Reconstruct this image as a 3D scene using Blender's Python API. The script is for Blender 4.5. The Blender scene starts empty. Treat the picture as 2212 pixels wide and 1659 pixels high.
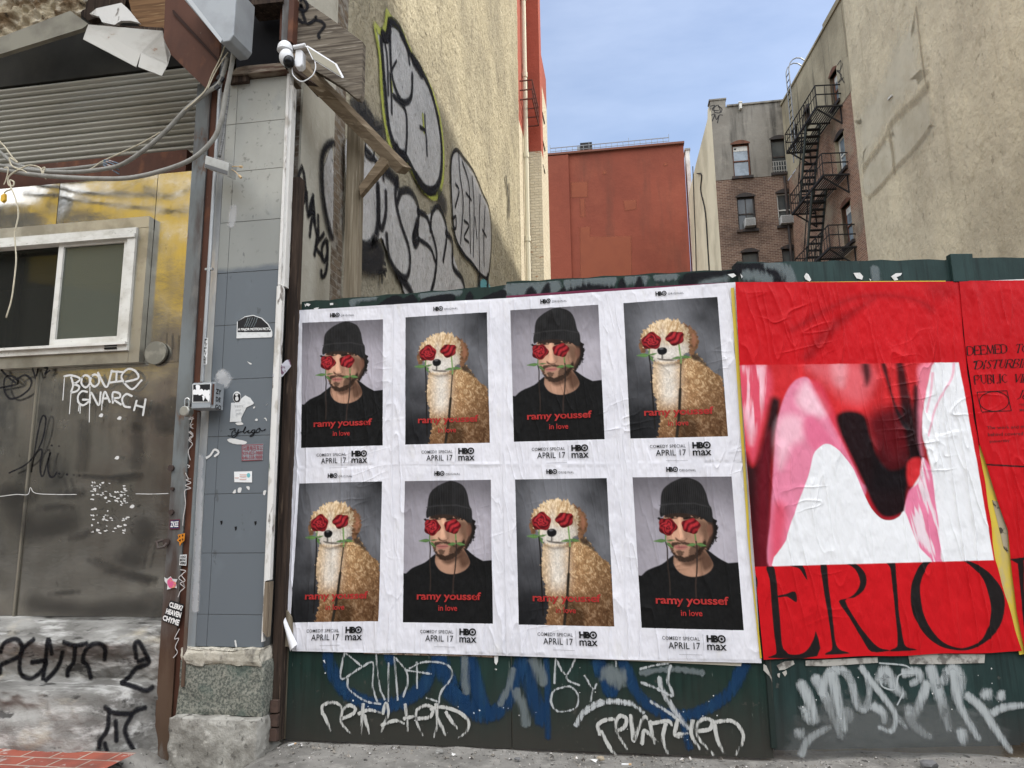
import bpy, bmesh, math, random
import numpy as np
from mathutils import Vector, Matrix
from mathutils.geometry import tessellate_polygon
random.seed(7)
S = bpy.context.scene
COL = S.collection
# ---------------------------------------------------------------- camera
CZ = 1.19
FOC = 1534.0; CX, CY = 1106.0, 829.5
PITCH, ROLL, YAW = (math.radians(a) for a in (9.78, 0.82, 9.0))
_up = np.array([-math.sin(ROLL)*math.cos(PITCH), -math.cos(ROLL)*math.cos(PITCH), math.sin(PITCH)])
_fw = np.array([0, 0, 1.0]); _fw = _fw - _up*(_fw @ _up); _fw /= np.linalg.norm(_fw)
_rt = np.cross(_fw, _up); _rt /= np.linalg.norm(_rt)
if _rt[0] < 0: _rt = -_rt
ROT = np.array([_rt*math.cos(YAW) - _fw*math.sin(YAW), _fw*math.cos(YAW) + _rt*math.sin(YAW), _up])
cam = bpy.data.cameras.new("camera"); camo = bpy.data.objects.new("camera", cam); COL.objects.link(camo)
cam.sensor_width = 36.0; cam.lens = FOC/2212*36.0; cam.clip_start = 0.05; cam.clip_end = 2000
_r = ROT @ np.array([1, 0, 0]); _u = -(ROT @ np.array([0, 1, 0])); _b = -(ROT @ np.array([0, 0, 1]))
camo.matrix_world = Matrix(((_r[0], _u[0], _b[0], 0), (_r[1], _u[1], _b[1], 0), (_r[2], _u[2], _b[2], CZ), (0, 0, 0, 1)))
S.camera = camo
# ---------------------------------------------------------------- sky, sun, exposure
EL, AZ = math.radians(54), math.radians(76)      # azimuth clockwise from +Y
W = bpy.data.worlds.new("World"); S.world = W; W.use_nodes = True
wn = W.node_tree.nodes; wl = W.node_tree.links
bg = wn["Background"]
sky = wn.new("ShaderNodeTexSky"); sky.sky_type = 'NISHITA'; sky.sun_disc = False
sky.sun_elevation = EL; sky.sun_rotation = AZ; sky.air_density = 1.0; sky.dust_density = 1.2; sky.ozone_density = 0.9
tc = wn.new("ShaderNodeTexCoord"); mp = wn.new("ShaderNodeMapping"); mp.inputs["Scale"].default_value = (1.2, 3.2, 4.5)
mp.inputs["Rotation"].default_value = (0.2, 0.5, 0.6)
nz = wn.new("ShaderNodeTexNoise"); nz.inputs["Scale"].default_value = 1.6; nz.inputs["Detail"].default_value = 7; nz.inputs["Roughness"].default_value = .55
cr = wn.new("ShaderNodeValToRGB"); cr.color_ramp.elements[0].position = .30; cr.color_ramp.elements[1].position = .62
cr.color_ramp.elements[0].color = (0, 0, 0, 1); cr.color_ramp.elements[1].color = (1, 1, 1, 1)
mx = wn.new("ShaderNodeMixRGB"); mx.inputs[2].default_value = (38, 38, 38.4, 1)
sx_ = wn.new("ShaderNodeSeparateXYZ"); mr = wn.new("ShaderNodeMapRange")   # thin cirrus ahead, extra bright cloud added behind the viewer as fill light for the fence
mr.inputs[1].default_value = .15; mr.inputs[2].default_value = -.4; mr.inputs[3].default_value = .04; mr.inputs[4].default_value = 1.0
mu = wn.new("ShaderNodeMath"); mu.operation = 'MULTIPLY'
wl.new(tc.outputs["Generated"], sx_.inputs[0]); wl.new(sx_.outputs["Y"], mr.inputs[0]); wl.new(cr.outputs[0], mu.inputs[0]); mz_ = wn.new("ShaderNodeMapRange"); mz_.inputs[1].default_value = .22; mz_.inputs[2].default_value = .62; mz_.inputs[3].default_value = .12
m2_ = wn.new("ShaderNodeMath"); m2_.operation = 'MULTIPLY'; wl.new(sx_.outputs["Z"], mz_.inputs[0]); wl.new(mz_.outputs[0], m2_.inputs[0]); wl.new(mr.outputs[0], m2_.inputs[1]); wl.new(m2_.outputs[0], mu.inputs[1])
wl.new(tc.outputs["Generated"], mp.inputs["Vector"]); wl.new(mp.outputs[0], nz.inputs["Vector"]); wl.new(nz.outputs["Fac"], cr.inputs[0])
wl.new(mu.outputs[0], mx.inputs[0]); wl.new(sky.outputs[0], mx.inputs[1]); wl.new(mx.outputs[0], bg.inputs["Color"])
bg.inputs["Strength"].default_value = 0.15
sl = bpy.data.lights.new("sun", 'SUN'); slo = bpy.data.objects.new("sun", sl); COL.objects.link(slo)
sl.energy = 5.0; sl.angle = math.radians(.53); sl.color = (1, .94, .84)
sdir = Vector((math.sin(AZ)*math.cos(EL), math.cos(AZ)*math.cos(EL), math.sin(EL)))
slo.rotation_euler = sdir.to_track_quat('Z', 'Y').to_euler(); slo.location = (6, -4, 30)
vs = S.view_settings; vs.view_transform = 'Standard'; vs.look = 'None'; vs.exposure = 0.30; vs.gamma = 1
S.cycles.transparent_max_bounces = 24; S.cycles.max_bounces = 6

# ---------------------------------------------------------------- pixel -> real plane helpers (photo measured at 2212 px wide)
def ray(x, y): return ROT @ np.array([(x-CX)/FOC, (y-CY)/FOC, 1.0])
def rays(P):
    P = np.asarray(P, float)
    return np.stack([(P[..., 0]-CX)/FOC, (P[..., 1]-CY)/FOC, np.ones(P.shape[:-1])], -1) @ ROT.T
class Plane:
    """vertical plane through o with horizontal direction u; n faces the camera side"""
    def __init__(s, o, u):
        s.o = np.array([o[0], o[1], 0.0]); u = np.array([u[0], u[1], 0.0]); s.u = u/np.linalg.norm(u)
        s.n = np.array([s.u[1], -s.u[0], 0.0])
        if s.n @ s.o > 0: s.n = -s.n
    def at(s, P, off=0.0):
        r = rays(P); t = (s.n @ s.o)/(r @ s.n)
        return r*t[..., None] + np.array([0, 0, CZ]) + s.n*off
    def sz(s, P):
        q = s.at(P); return np.stack([(q - s.o) @ s.u, q[..., 2]], -1)
    def p3(s, sz, off=0.0):
        sz = np.asarray(sz, float)
        return s.o + sz[..., :1]*s.u + np.concatenate([0*sz, sz[..., 1:2]], -1) + s.n*off
    def shift(s, d): return Plane(s.o + s.n*d, s.u)
def YP(y): return Plane((0, y), (1, 0))
def XP(x): return Plane((x, 0), (0, 1))
def onZ(x, y, z=0.0):
    r = ray(x, y); t = (z-CZ)/r[2]; return np.array([r[0]*t, r[1]*t, z])
def crop(x0, y0, s):
    """points read in an enlarged crop of the photo (4032 wide) -> 2212 px"""
    def f(P):
        P = np.asarray(P, float); return (P/s + np.array([x0, y0]))*(2212/4032)
    return f
A1 = crop(0, 0, 1.8433); A2 = crop(0, 800, 1.8433); A3 = crop(0, 1700, 1.8433); A4 = crop(0, 2300, 1.8433)
B1 = crop(1000, 0, 1.3825); B2 = crop(2000, 200, 1.659); B3 = crop(2700, 0, 1.443); B4 = crop(2750, 400, 2.212)
D5 = crop(2850, 1000, 1.8433); F7 = crop(1050, 2500, 1.5255); F8 = crop(2300, 2500, 1.2771)
E1 = crop(880, 0, 3.5677); E2 = crop(1940, 0, 2.7667); E3 = crop(600, 1350, 4.2538); E6 = crop(1000, 1900, 2.212)
E4 = crop(3780, 1300, 3.318)
def I(P): return np.asarray(P, float)

# ---------------------------------------------------------------- numpy noise
def _h(xi, yi, seed):
    n = (xi.astype(np.int64)*374761393 + yi.astype(np.int64)*668265263 + seed*974634777) & 0x7fffffff
    n = ((n ^ (n >> 13))*1274126177) & 0x7fffffff
    return ((n ^ (n >> 16)) & 0xffff)/65535.0
def vn(x, y, seed=0):
    x = np.asarray(x, float); y = np.asarray(y, float)
    xi = np.floor(x); yi = np.floor(y); fx = x-xi; fy = y-yi
    fx = fx*fx*(3-2*fx); fy = fy*fy*(3-2*fy)
    a = _h(xi, yi, seed); b = _h(xi+1, yi, seed); c = _h(xi, yi+1, seed); d = _h(xi+1, yi+1, seed)
    return (a*(1-fx)+b*fx)*(1-fy) + (c*(1-fx)+d*fx)*fy
def fbm(x, y, seed=0, o=4):
    r = 0; a = .5; t = 0
    for k in range(o):
        r = r + a*vn(x*2**k, y*2**k, seed+k*17); t += a; a *= .5
    return r/t
def sstep(a, b, x):
    t = np.clip((x-a)/(b-a), 0, 1); return t*t*(3-2*t)
def wrinkle(x, z, seed=0, k=1.0):
    wx = x + .05*(fbm(x*5, z*3, 40+seed)-.5); wz = z + .06*(fbm(x*4, z*4, 50+seed)-.5)
    def ridge(a, b, sd, p): return (1-np.abs(2*vn(a, b, sd)-1))**p
    m1 = sstep(.35, .7, fbm(x*3.1, z*2.3, 60+seed, 2)); m2 = sstep(.45, .75, fbm(x*2.7+9, z*3.1, 61+seed, 2))
    m3 = sstep(.5, .8, fbm(x*4.1+3, z*3.7, 63+seed, 2))
    w = .0034*ridge(wx*22, wz*2.2, 70+seed, 9)*(.25+m1) + .0026*ridge(wx*31+wz*4, wz*3.4-wx*2, 71+seed, 8)*m2
    w += .0026*ridge(wx*19-wz*4, wz*3+wx*3, 74+seed, 11)*m3
    w += .0024*ridge(wx*5+wz*3, wz*24-wx*5, 72+seed, 14)*m2*m3
    w += .0032*(fbm(x*44, z*19, 80+seed, 3)-.5) + .006*(fbm(x*4, z*2, 81+seed, 2)-.5)
    return w*k*1.7
def sdf(P, poly):
    """signed distance of points P (n,2) to a polygon, positive inside"""
    poly = np.asarray(poly, float); x, y = P[:, 0], P[:, 1]
    d = np.full(len(P), 1e9); ins = np.zeros(len(P), bool)
    n = len(poly)
    for i in range(n):
        ax, ay = poly[i]; bx, by = poly[(i+1) % n]
        ex, ey = bx-ax, by-ay; L = ex*ex+ey*ey+1e-12
        t = np.clip(((x-ax)*ex+(y-ay)*ey)/L, 0, 1)
        d = np.minimum(d, (x-ax-t*ex)**2+(y-ay-t*ey)**2)
        if ay != by:
            c = (ay > y) != (by > y); ins ^= c & (x < ex*(y-ay)/(by-ay)+ax)
    d = np.sqrt(d); return np.where(ins, d, -d)
def linedist(P, pts):
    d = np.full(len(P), 1e9); tt = np.zeros(len(P))
    pts = np.asarray(pts, float); n = len(pts)-1
    for i in range(n):
        a = pts[i]; e = pts[i+1]-a; L = e@e+1e-12
        t = np.clip(((P-a)@e)/L, 0, 1); q = np.hypot(*(P-a-t[:, None]*e).T)
        m = q < d; d = np.where(m, q, d); tt = np.where(m, (i+t)/n, tt)
    return d, tt
def smooth(pts, step=None, n=6, closed=False):
    """Catmull-Rom through the points"""
    P = np.asarray(pts, float)
    if len(P) < 3: return np.array([P[0]+(P[-1]-P[0])*t for t in np.linspace(0, 1, n+1)])
    Q = np.vstack([P[-2 if closed else 0], P, P[1 if closed else -1]]) if not closed else np.vstack([P[-1], P, P[0], P[1]])
    if not closed: Q[0] = 2*P[0]-P[1]; Q[-1] = 2*P[-1]-P[-2]
    out = []
    for i in range(1, len(Q)-2):
        p0, p1, p2, p3 = Q[i-1:i+3]
        for t in np.arange(n)/n:
            out.append(.5*((2*p1)+(p2-p0)*t+(2*p0-5*p1+4*p2-p3)*t*t+(3*p1-p0-3*p2+p3)*t**3))
    if not closed: out.append(Q[-2])
    return np.array(out)

# ---------------------------------------------------------------- materials
def lin(c): return tuple(((v/12.92) if v <= .04045 else ((v+.055)/1.055)**2.4) for v in c)
def rgb(r, g, b): return lin((r/255, g/255, b/255))
MATS = {}
def mat(name, base, layers=(), rough=.8, metal=0.0, bump=(), attr=None, spec=.2, trans=0, aniso=0, roughvar=0, alpha_attr=None, alpha_noise=None, coat=0):
    """layers: (colour, (sx,sy,sz), lo, hi, amount, detail) noise-masked colour layers; 'z' layers: ('z', colour, z0, z1, noise amp, amount)"""
    if name in MATS: return MATS[name]
    m = bpy.data.materials.new(name); m.use_nodes = True; MATS[name] = m
    nt = m.node_tree; N = nt.nodes; L = nt.links
    p = N["Principled BSDF"]; g = N.new("ShaderNodeNewGeometry")
    def noise(sc, det=6, rg=.6, dist=0):
        v = N.new("ShaderNodeVectorMath"); v.operation = 'MULTIPLY'; v.inputs[1].default_value = sc
        L.new(g.outputs["Position"], v.inputs[0])
        t = N.new("ShaderNodeTexNoise"); t.inputs["Scale"].default_value = 1; t.inputs["Detail"].default_value = det
        t.inputs["Roughness"].default_value = rg; t.inputs["Distortion"].default_value = dist
        L.new(v.outputs[0], t.inputs["Vector"]); return t.outputs["Fac"]
    def mrange(src, lo, hi, a=0.0, b=1.0):
        r = N.new("ShaderNodeMapRange"); r.inputs[1].default_value = lo; r.inputs[2].default_value = hi
        r.inputs[3].default_value = a; r.inputs[4].default_value = b; L.new(src, r.inputs[0]); return r.outputs[0]
    def mixc(f, a, b):
        x = N.new("ShaderNodeMixRGB"); L.new(f, x.inputs[0])
        for k, v in ((1, a), (2, b)):
            if isinstance(v, tuple): x.inputs[k].default_value = (*v, 1)
            else: L.new(v, x.inputs[k])
        return x.outputs[0]
    def math_(op, a, b):
        x = N.new("ShaderNodeMath"); x.operation = op
        for k, v in ((0, a), (1, b)):
            if isinstance(v, (int, float)): x.inputs[k].default_value = v
            else: L.new(v, x.inputs[k])
        return x.outputs[0]
    cur = base
    if attr:
        at = N.new("ShaderNodeAttribute"); at.attribute_name = attr; cur = at.outputs["Color"]
    for ly in layers:
        if ly[0] == 'z':
            _, c, z0, z1, amp, amt = ly
            sx = N.new("ShaderNodeSeparateXYZ"); L.new(g.outputs["Position"], sx.inputs[0])
            nn = noise((5, 5, 5), 5); zz = math_('ADD', sx.outputs["Z"], math_('MULTIPLY', math_('SUBTRACT', nn, .5), amp*2))
            f = mrange(zz, z0, z1, 0, amt)
        elif ly[0] == 'brick':
            _, c2, mortar, sc, rotz, amt = ly
            v = N.new("ShaderNodeSeparateXYZ"); L.new(g.outputs["Position"], v.inputs[0])
            cx = N.new("ShaderNodeCombineXYZ")
            L.new(math_('ADD', math_('MULTIPLY', v.outputs["X"], math.cos(rotz)), math_('MULTIPLY', v.outputs["Y"], math.sin(rotz))), cx.inputs[0])
            L.new(v.outputs["Z"], cx.inputs[1])
            bt = N.new("ShaderNodeTexBrick"); L.new(cx.outputs[0], bt.inputs["Vector"]); bt.inputs["Scale"].default_value = sc
            bt.inputs["Mortar Size"].default_value = .022; bt.inputs["Brick Width"].default_value = .62; bt.inputs["Row Height"].default_value = .22
            bt.inputs["Mortar Smooth"].default_value = .25
            bt.inputs["Mortar"].default_value = (*mortar, 1); bt.inputs["Color2"].default_value = (*c2, 1)
            if isinstance(cur, tuple): bt.inputs["Color1"].default_value = (*cur, 1)
            else: L.new(cur, bt.inputs["Color1"])
            cur = bt.outputs["Color"]; MATS[name+"_brick"] = None; brickf = bt.outputs["Fac"]
            m["_b"] = 1; continue
        else:
            c, sc, lo, hi, amt, det = ly
            f = mrange(noise(sc, det), lo, hi, 0, amt)
        cur = mixc(f, cur, c)
    if isinstance(cur, tuple): p.inputs["Base Color"].default_value = (*cur, 1)
    else: L.new(cur, p.inputs["Base Color"])
    p.inputs["Metallic"].default_value = metal; p.inputs["Roughness"].default_value = rough
    p.inputs["Specular IOR Level"].default_value = spec; p.inputs["Coat Weight"].default_value = coat
    if roughvar: L.new(mrange(noise((9, 9, 9), 5), .3, .7, max(.03, rough-roughvar), min(1, rough+roughvar)), p.inputs["Roughness"])
    prev = None
    for sc, st, dist in bump:
        b = N.new("ShaderNodeBump"); b.inputs["Strength"].default_value = st; b.inputs["Distance"].default_value = dist
        L.new(noise(sc, 7), b.inputs["Height"])
        if prev is not None: L.new(prev, b.inputs["Normal"])
        prev = b.outputs[0]
    if m.get("_b"):
        b = N.new("ShaderNodeBump"); b.inputs["Strength"].default_value = .6; b.inputs["Distance"].default_value = .012; b.invert = True
        L.new(brickf, b.inputs["Height"])
        if prev is not None: L.new(prev, b.inputs["Normal"])
        prev = b.outputs[0]
    if prev is not None: L.new(prev, p.inputs["Normal"])
    if alpha_attr:
        at = N.new("ShaderNodeAttribute"); at.attribute_name = alpha_attr
        a = at.outputs["Fac"]
        if alpha_noise:
            sc, thr, wid, ew = (*alpha_noise, .18)[:4]
            nn = noise(sc, 5, .7)
            a = mrange(math_('ADD', a, math_('MULTIPLY', math_('SUBTRACT', nn, .5), wid)), thr-ew, thr+ew)
            a = math_('MULTIPLY', a, trans if trans else 1.0)
        L.new(a, p.inputs["Alpha"])
    return m

# ---------------------------------------------------------------- mesh building
def link(name, me, m, parent=None, smooth_=False):
    o = bpy.data.objects.new(name, me); COL.objects.link(o)
    if m is not None: me.materials.append(m)
    if smooth_: me.polygons.foreach_set("use_smooth", [True]*len(me.polygons))
    if parent is not None:
        o.parent = parent; o.matrix_parent_inverse = base_mat(parent).inverted()
    return o
def base_mat(o):
    mtx = Matrix.LocRotScale(o.location, o.rotation_euler, o.scale)
    return (base_mat(o.parent) @ o.matrix_parent_inverse @ mtx) if o.parent else mtx
def thing(name, label, cat, loc, group=None):
    o = bpy.data.objects.new(name, None); COL.objects.link(o); o.location = [float(v) for v in loc]; o.empty_display_size = .1
    return tag(o, label, cat, group)
def tag(o, label=None, cat=None, group=None, kind=None):
    if label: o["label"] = label
    if cat: o["category"] = cat
    if group: o["group"] = group
    if kind: o["kind"] = kind
    return o
class MB:
    def __init__(s): s.v = []; s.f = []; s.a = []
    def add(s, vs, fs, al=None):
        b = len(s.v); s.v += [tuple(map(float, q)) for q in vs]; s.f += [tuple(b+i for i in f) for f in fs]
        s.a += list(al) if al is not None else [1.0]*len(vs); return s
    def box(s, p0, p1, jit=0):
        (x0, y0, z0), (x1, y1, z1) = p0, p1
        vs = [(x0, y0, z0), (x1, y0, z0), (x1, y1, z0), (x0, y1, z0), (x0, y0, z1), (x1, y0, z1), (x1, y1, z1), (x0, y1, z1)]
        return s.add(vs, BOXF)
    def prism(s, front, vec):
        """front: 3D polygon; vec: extrusion vector to the back"""
        F = [np.asarray(q, float) for q in front]; n = len(F); B = [q+np.asarray(vec) for q in F]
        tri = tessellate_polygon([[Vector(q) for q in F]])
        nrm = Vector(np.sum([np.cross(F[i], F[(i+1) % n]) for i in range(n)], 0))
        flip = nrm.dot(Vector(vec)) > 0
        fs = []
        for t in tri:
            a, b, c = [Vector(F[i]) for i in t]
            out = (b-a).cross(c-a).dot(Vector(vec)) < 0
            t2 = tuple(t) if out else tuple(reversed(t))
            fs.append(t2); fs.append(tuple(n+i for i in reversed(t2)))
        for i in range(n):
            j = (i+1) % n; q = (i, j, n+j, n+i)
            fs.append(q if flip else tuple(reversed(q)))
        return s.add(F+B, fs)
    def slab(s, pl, P, off, th):
        """polygon (2212 px points) on plane pl: front face at pl+off, thickness th behind it"""
        return s.prism(list(pl.at(P, off)), -pl.n*th)
    def slabsz(s, pl, sz, off, th): return s.prism(list(pl.p3(np.asarray(sz, float), off)), -pl.n*th)
    def recsz(s, pl, s0, s1, z0, z1, off, th): return s.slabsz(pl, [(s0, z0), (s1, z0), (s1, z1), (s0, z1)], off, th)
    def tube(s, pts, r, k=8, cap=True):
        P = np.asarray(pts, float); n = len(P); R = r if hasattr(r, '__len__') else [r]*n
        T = np.gradient(P, axis=0); T /= np.linalg.norm(T, axis=1)[:, None]+1e-12
        ref = np.array([0, 0, 1.0]) if abs(T[0][2]) < .9 else np.array([1.0, 0, 0])
        u = np.cross(T[0], ref); u /= np.linalg.norm(u); vs = []
        for i in range(n):
            u = u - T[i]*(u@T[i]); u /= np.linalg.norm(u)+1e-12; w = np.cross(T[i], u)
            for j in range(k):
                a = 2*math.pi*j/k; vs.append(P[i]+R[i]*(u*math.cos(a)+w*math.sin(a)))
        fs = [(i*k+j, i*k+(j+1) % k, (i+1)*k+(j+1) % k, (i+1)*k+j) for i in range(n-1) for j in range(k)]
        if cap: fs += [tuple(range(k))[::-1], tuple(range((n-1)*k, n*k))]
        return s.add(vs, fs)
    def bar(s, a, b, w, h=None):
        """rectangular bar from a to b"""
        a = np.asarray(a, float); b = np.asarray(b, float); d = b-a; d /= np.linalg.norm(d)+1e-12; h = h or w
        ref = np.array([0, 0, 1.0]) if abs(d[2]) < .95 else np.array([0, 1.0, 0])
        u = np.cross(d, ref); u /= np.linalg.norm(u); v = np.cross(u, d)
        q = [a+u*sx*w/2+v*sy*h/2 for sx, sy in ((-1, -1), (1, -1), (1, 1), (-1, 1))]
        return s.add(q+[x+(b-a) for x in q], BOXF)
    def grid(s, G, al=None):
        n, m = len(G), len(G[0])
        return s.add([q for r in G for q in r], [(i*m+j, i*m+j+1, (i+1)*m+j+1, (i+1)*m+j) for i in range(n-1) for j in range(m-1)], al)
    def build(s, name, m, parent=None, smooth_=False, bevel=0, alpha=False, fix=True):
        me = bpy.data.meshes.new(name); me.from_pydata(s.v, [], s.f); me.update()
        if alpha:
            at = me.attributes.new("a", 'FLOAT', 'POINT'); at.data.foreach_set("value", np.array(s.a, np.float32))
        elif not fix and len(me.polygons) < 400 and name.endswith(('wall', 'render')):
            bm = bmesh.new(); bm.from_mesh(me); bmesh.ops.remove_doubles(bm, verts=bm.verts, dist=1e-4); bm.to_mesh(me); bm.free()
        elif fix:
            bm = bmesh.new(); bm.from_mesh(me); bmesh.ops.recalc_face_normals(bm, faces=bm.faces); bm.to_mesh(me); bm.free()
        o = link(name, me, m, parent, smooth_)
        if bevel:
            b = o.modifiers.new("bevel", 'BEVEL'); b.width = bevel; b.segments = 2; b.limit_method = 'ANGLE'; b.angle_limit = math.radians(40)
        return o
BOXF = [(0, 3, 2, 1), (4, 5, 6, 7), (0, 1, 5, 4), (1, 2, 6, 5), (2, 3, 7, 6), (3, 0, 4, 7)]
def each(name, m, parent, polys, fn, alpha=False):
    """one mesh per piece"""
    for P in polys:
        k = MB(); fn(k, P); k.build(name, m, parent, alpha=alpha)
def npgrid(name, V, m, parent=None, color=None, keep=None, smooth_=True):
    """V (n,m,3) vertex array -> grid mesh, colour (n,m,3) as 'col' attribute, keep (n-1,m-1) face mask"""
    n, k = V.shape[:2]
    i, j = np.meshgrid(np.arange(n-1), np.arange(k-1), indexing='ij')
    F = np.stack([i*k+j, i*k+j+1, (i+1)*k+j+1, (i+1)*k+j], -1).reshape(-1, 4)
    Vf = V.reshape(-1, 3)
    if keep is not None:
        F = F[keep.ravel()]; used = np.unique(F); mp_ = np.zeros(len(Vf), int); mp_[used] = np.arange(len(used)); F = mp_[F]; Vf = Vf[used]
        if color is not None: color = color.reshape(-1, 3)[used]
    me = bpy.data.meshes.new(name); me.vertices.add(len(Vf)); me.vertices.foreach_set("co", Vf.astype(np.float32).ravel())
    me.loops.add(F.size); me.loops.foreach_set("vertex_index", F.astype(np.int32).ravel())
    me.polygons.add(len(F)); me.polygons.foreach_set("loop_start", np.arange(0, F.size, 4, dtype=np.int32))
    me.update(calc_edges=True)
    if color is not None:
        c = np.concatenate([color.reshape(-1, 3), np.ones((len(Vf), 1))], 1).astype(np.float32)
        at = me.color_attributes.new("col", 'FLOAT_COLOR', 'POINT'); at.data.foreach_set("color", c.ravel())
    return link(name, me, m, parent, smooth_)
# painted strokes: a thin skin of paint with soft edges (alpha per vertex), lying on its wall
_LIFT = [0]
def stroke(mb, pl, P, w, off=.004, soft=.35, taper=0, n=6, closed=False):
    P2 = smooth(P, n=n, closed=closed)
    if closed: P2 = np.vstack([P2, P2[:1]])
    Q = pl.sz(P2)
    d = np.gradient(Q, axis=0); d /= np.linalg.norm(d, axis=1)[:, None]+1e-9
    nn = np.stack([-d[:, 1], d[:, 0]], 1); k = len(Q)
    _LIFT[0] = (_LIFT[0]+1) % 9; off += _LIFT[0]*.00025
    ww = np.full(k, w/2.0)
    t = np.linspace(0, 1, k)
    if taper: ww *= 1-taper*np.clip((t-.5)*2, 0, 1)
    al = [0, .75, 1, .75, 0]; cs = [-1-soft, -1+soft*.4, 0, 1-soft*.4, 1+soft]
    G = [[pl.p3(Q[i]+nn[i]*ww[i]*c, off) for c in cs] for i in range(k)]
    # round, fading ends
    A = [[a*(1-taper*max(0, (t[i]-.4)/.6)) for a in al] for i in range(k)]
    if not closed:
        e0 = [pl.p3(Q[0]-d[0]*w*.45+nn[0]*ww[0]*c*.7, off) for c in cs]; e1 = [pl.p3(Q[-1]+d[-1]*w*.45+nn[-1]*ww[-1]*c*.7, off) for c in cs]
        G = [e0]+G+[e1]; A = [[0, .1, .3, .1, 0]]+A+[[0, .1, .3*(1-taper), .1, 0]]
    mb.grid(G, [a for r in A for a in r])
def blob(mb, pl, P, off=.003, soft=.03, n=4, sub=True):
    """filled painted shape with a soft rim of width soft (m)"""
    Q = pl.sz(smooth(P, n=n, closed=True)) if sub else pl.sz(P)
    k = len(Q); nx = np.roll(Q, -1, 0)-np.roll(Q, 1, 0); nn = np.stack([-nx[:, 1], nx[:, 0]], 1); nn /= np.linalg.norm(nn, axis=1)[:, None]+1e-9
    if np.sum(Q[:, 0]*np.roll(Q[:, 1], -1)-np.roll(Q[:, 0], -1)*Q[:, 1]) > 0: nn = -nn
    inn = Q-nn*soft*.5; out = Q+nn*soft*.5
    _LIFT[0] = (_LIFT[0]+1) % 9; off += _LIFT[0]*.0002
    vi = [pl.p3(q, off) for q in inn]; vo = [pl.p3(q, off) for q in out]
    tri = tessellate_polygon([[Vector((q[0], q[1], 0)) for q in inn]])
    fs = [tuple(t) for t in tri]+[(i, (i+1) % k, k+(i+1) % k, k+i) for i in range(k)]
    mb.add(vi+vo, fs, [1.0]*k+[0.0]*k)
def text_sz(txt, size=1.0, bold=0.0, align='LEFT', space=1.0):
    """built-in font -> (verts (n,2), faces), baseline at 0"""
    key = (txt, size, bold, align, space)
    if key in _TX: return _TX[key]
    c = bpy.data.curves.new("lettering", 'FONT'); c.body = txt; c.size = size; c.align_x = align; c.resolution_u = 3; c.offset = bold; c.space_character = space
    o = bpy.data.objects.new("lettering", c); COL.objects.link(o)
    dg = bpy.context.evaluated_depsgraph_get(); me = bpy.data.meshes.new_from_object(o.evaluated_get(dg))
    V = np.zeros(len(me.vertices)*3, np.float32); me.vertices.foreach_get("co", V); V = V.reshape(-1, 3)[:, :2].astype(float)
    F = [tuple(p.vertices) for p in me.polygons]
    bpy.data.objects.remove(o); bpy.data.curves.remove(c); bpy.data.meshes.remove(me)
    _TX[key] = (V, F); return _TX[key]
_TX = {}
def text_box(mb, pl, txt, quad, off=.003, bold=0.0, space=1.0, warp=None):
    """fit text into a 4-corner px quad (tl,tr,br,bl) on a plane"""
    V, F = text_sz(txt, 1.0, bold, 'LEFT', space)
    lo, hi = V.min(0), V.max(0); t = (V-lo)/(hi-lo)
    tl, tr, br, bl = [np.asarray(q, float) for q in quad]
    P = (bl+(br-bl)*t[:, :1])*(1-t[:, 1:])+(tl+(tr-tl)*t[:, :1])*t[:, 1:]
    X = pl.at(P, off)
    if warp is not None: X = X+pl.n*warp(P, X)[:, None]
    mb.add(list(X), F)
def wall_openings(mb, pl, s0, s1, z0, z1, ops, depth=.2):
    """vertical wall with real rectangular openings and reveals; ops: (sa,sb,za,zb)"""
    ss = sorted({s0, s1, *[o[0] for o in ops], *[o[1] for o in ops]}); zs = sorted({z0, z1, *[o[2] for o in ops], *[o[3] for o in ops]})
    ss = [v for v in ss if s0 <= v <= s1]; zs = [v for v in zs if z0 <= v <= z1]
    for a, b in zip(ss, ss[1:]):
        for c, d in zip(zs, zs[1:]):
            m = ((a+b)/2, (c+d)/2)
            if any(o[0] < m[0] < o[1] and o[2] < m[1] < o[3] for o in ops): continue
            mb.add([pl.p3(np.array(q)) for q in ((a, c), (b, c), (b, d), (a, d))], [(0, 1, 2, 3)])
    for a, b, c, d in ops:
        for p, q in (((a, c), (b, c)), ((b, c), (b, d)), ((b, d), (a, d)), ((a, d), (a, c))):
            mb.add([pl.p3(np.array(p)), pl.p3(np.array(q)), pl.p3(np.array(q), -depth), pl.p3(np.array(p), -depth)], [(0, 1, 2, 3)])
# ================================================================ MATERIALS
concrete = mat("concrete", (.27, .265, .25), [((.12, .115, .105), (3, 3, 3), .42, .62, .75, 8), ((.42, .41, .39), (9, 9, 9), .52, .7, .55, 8), ((.05, .045, .04), (28, 28, 28), .66, .74, .8, 4)],
               rough=.9, bump=[((14, 14, 14), .7, .02), ((90, 90, 90), .4, .004)])
sidewalk_m = mat("sidewalk_concrete", (.22, .21, .19), [((.10, .095, .085), (2.5, 2.5, 2.5), .42, .62, .7, 8), ((.36, .345, .31), (11, 11, 11), .5, .7, .5, 8), ((.025, .022, .02), (26, 26, 26), .62, .68, .85, 3), ((.5, .48, .45), (60, 60, 60), .68, .72, .6, 2)],
                 rough=.9, bump=[((40, 40, 40), .6, .008), ((150, 150, 150), .4, .003)])
asphalt = mat("asphalt", (.11, .108, .105), [((.15, .148, .145), (40, 40, 40), .5, .6, .6, 5)], rough=.9, bump=[((120, 120, 120), .5, .006)])
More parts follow.
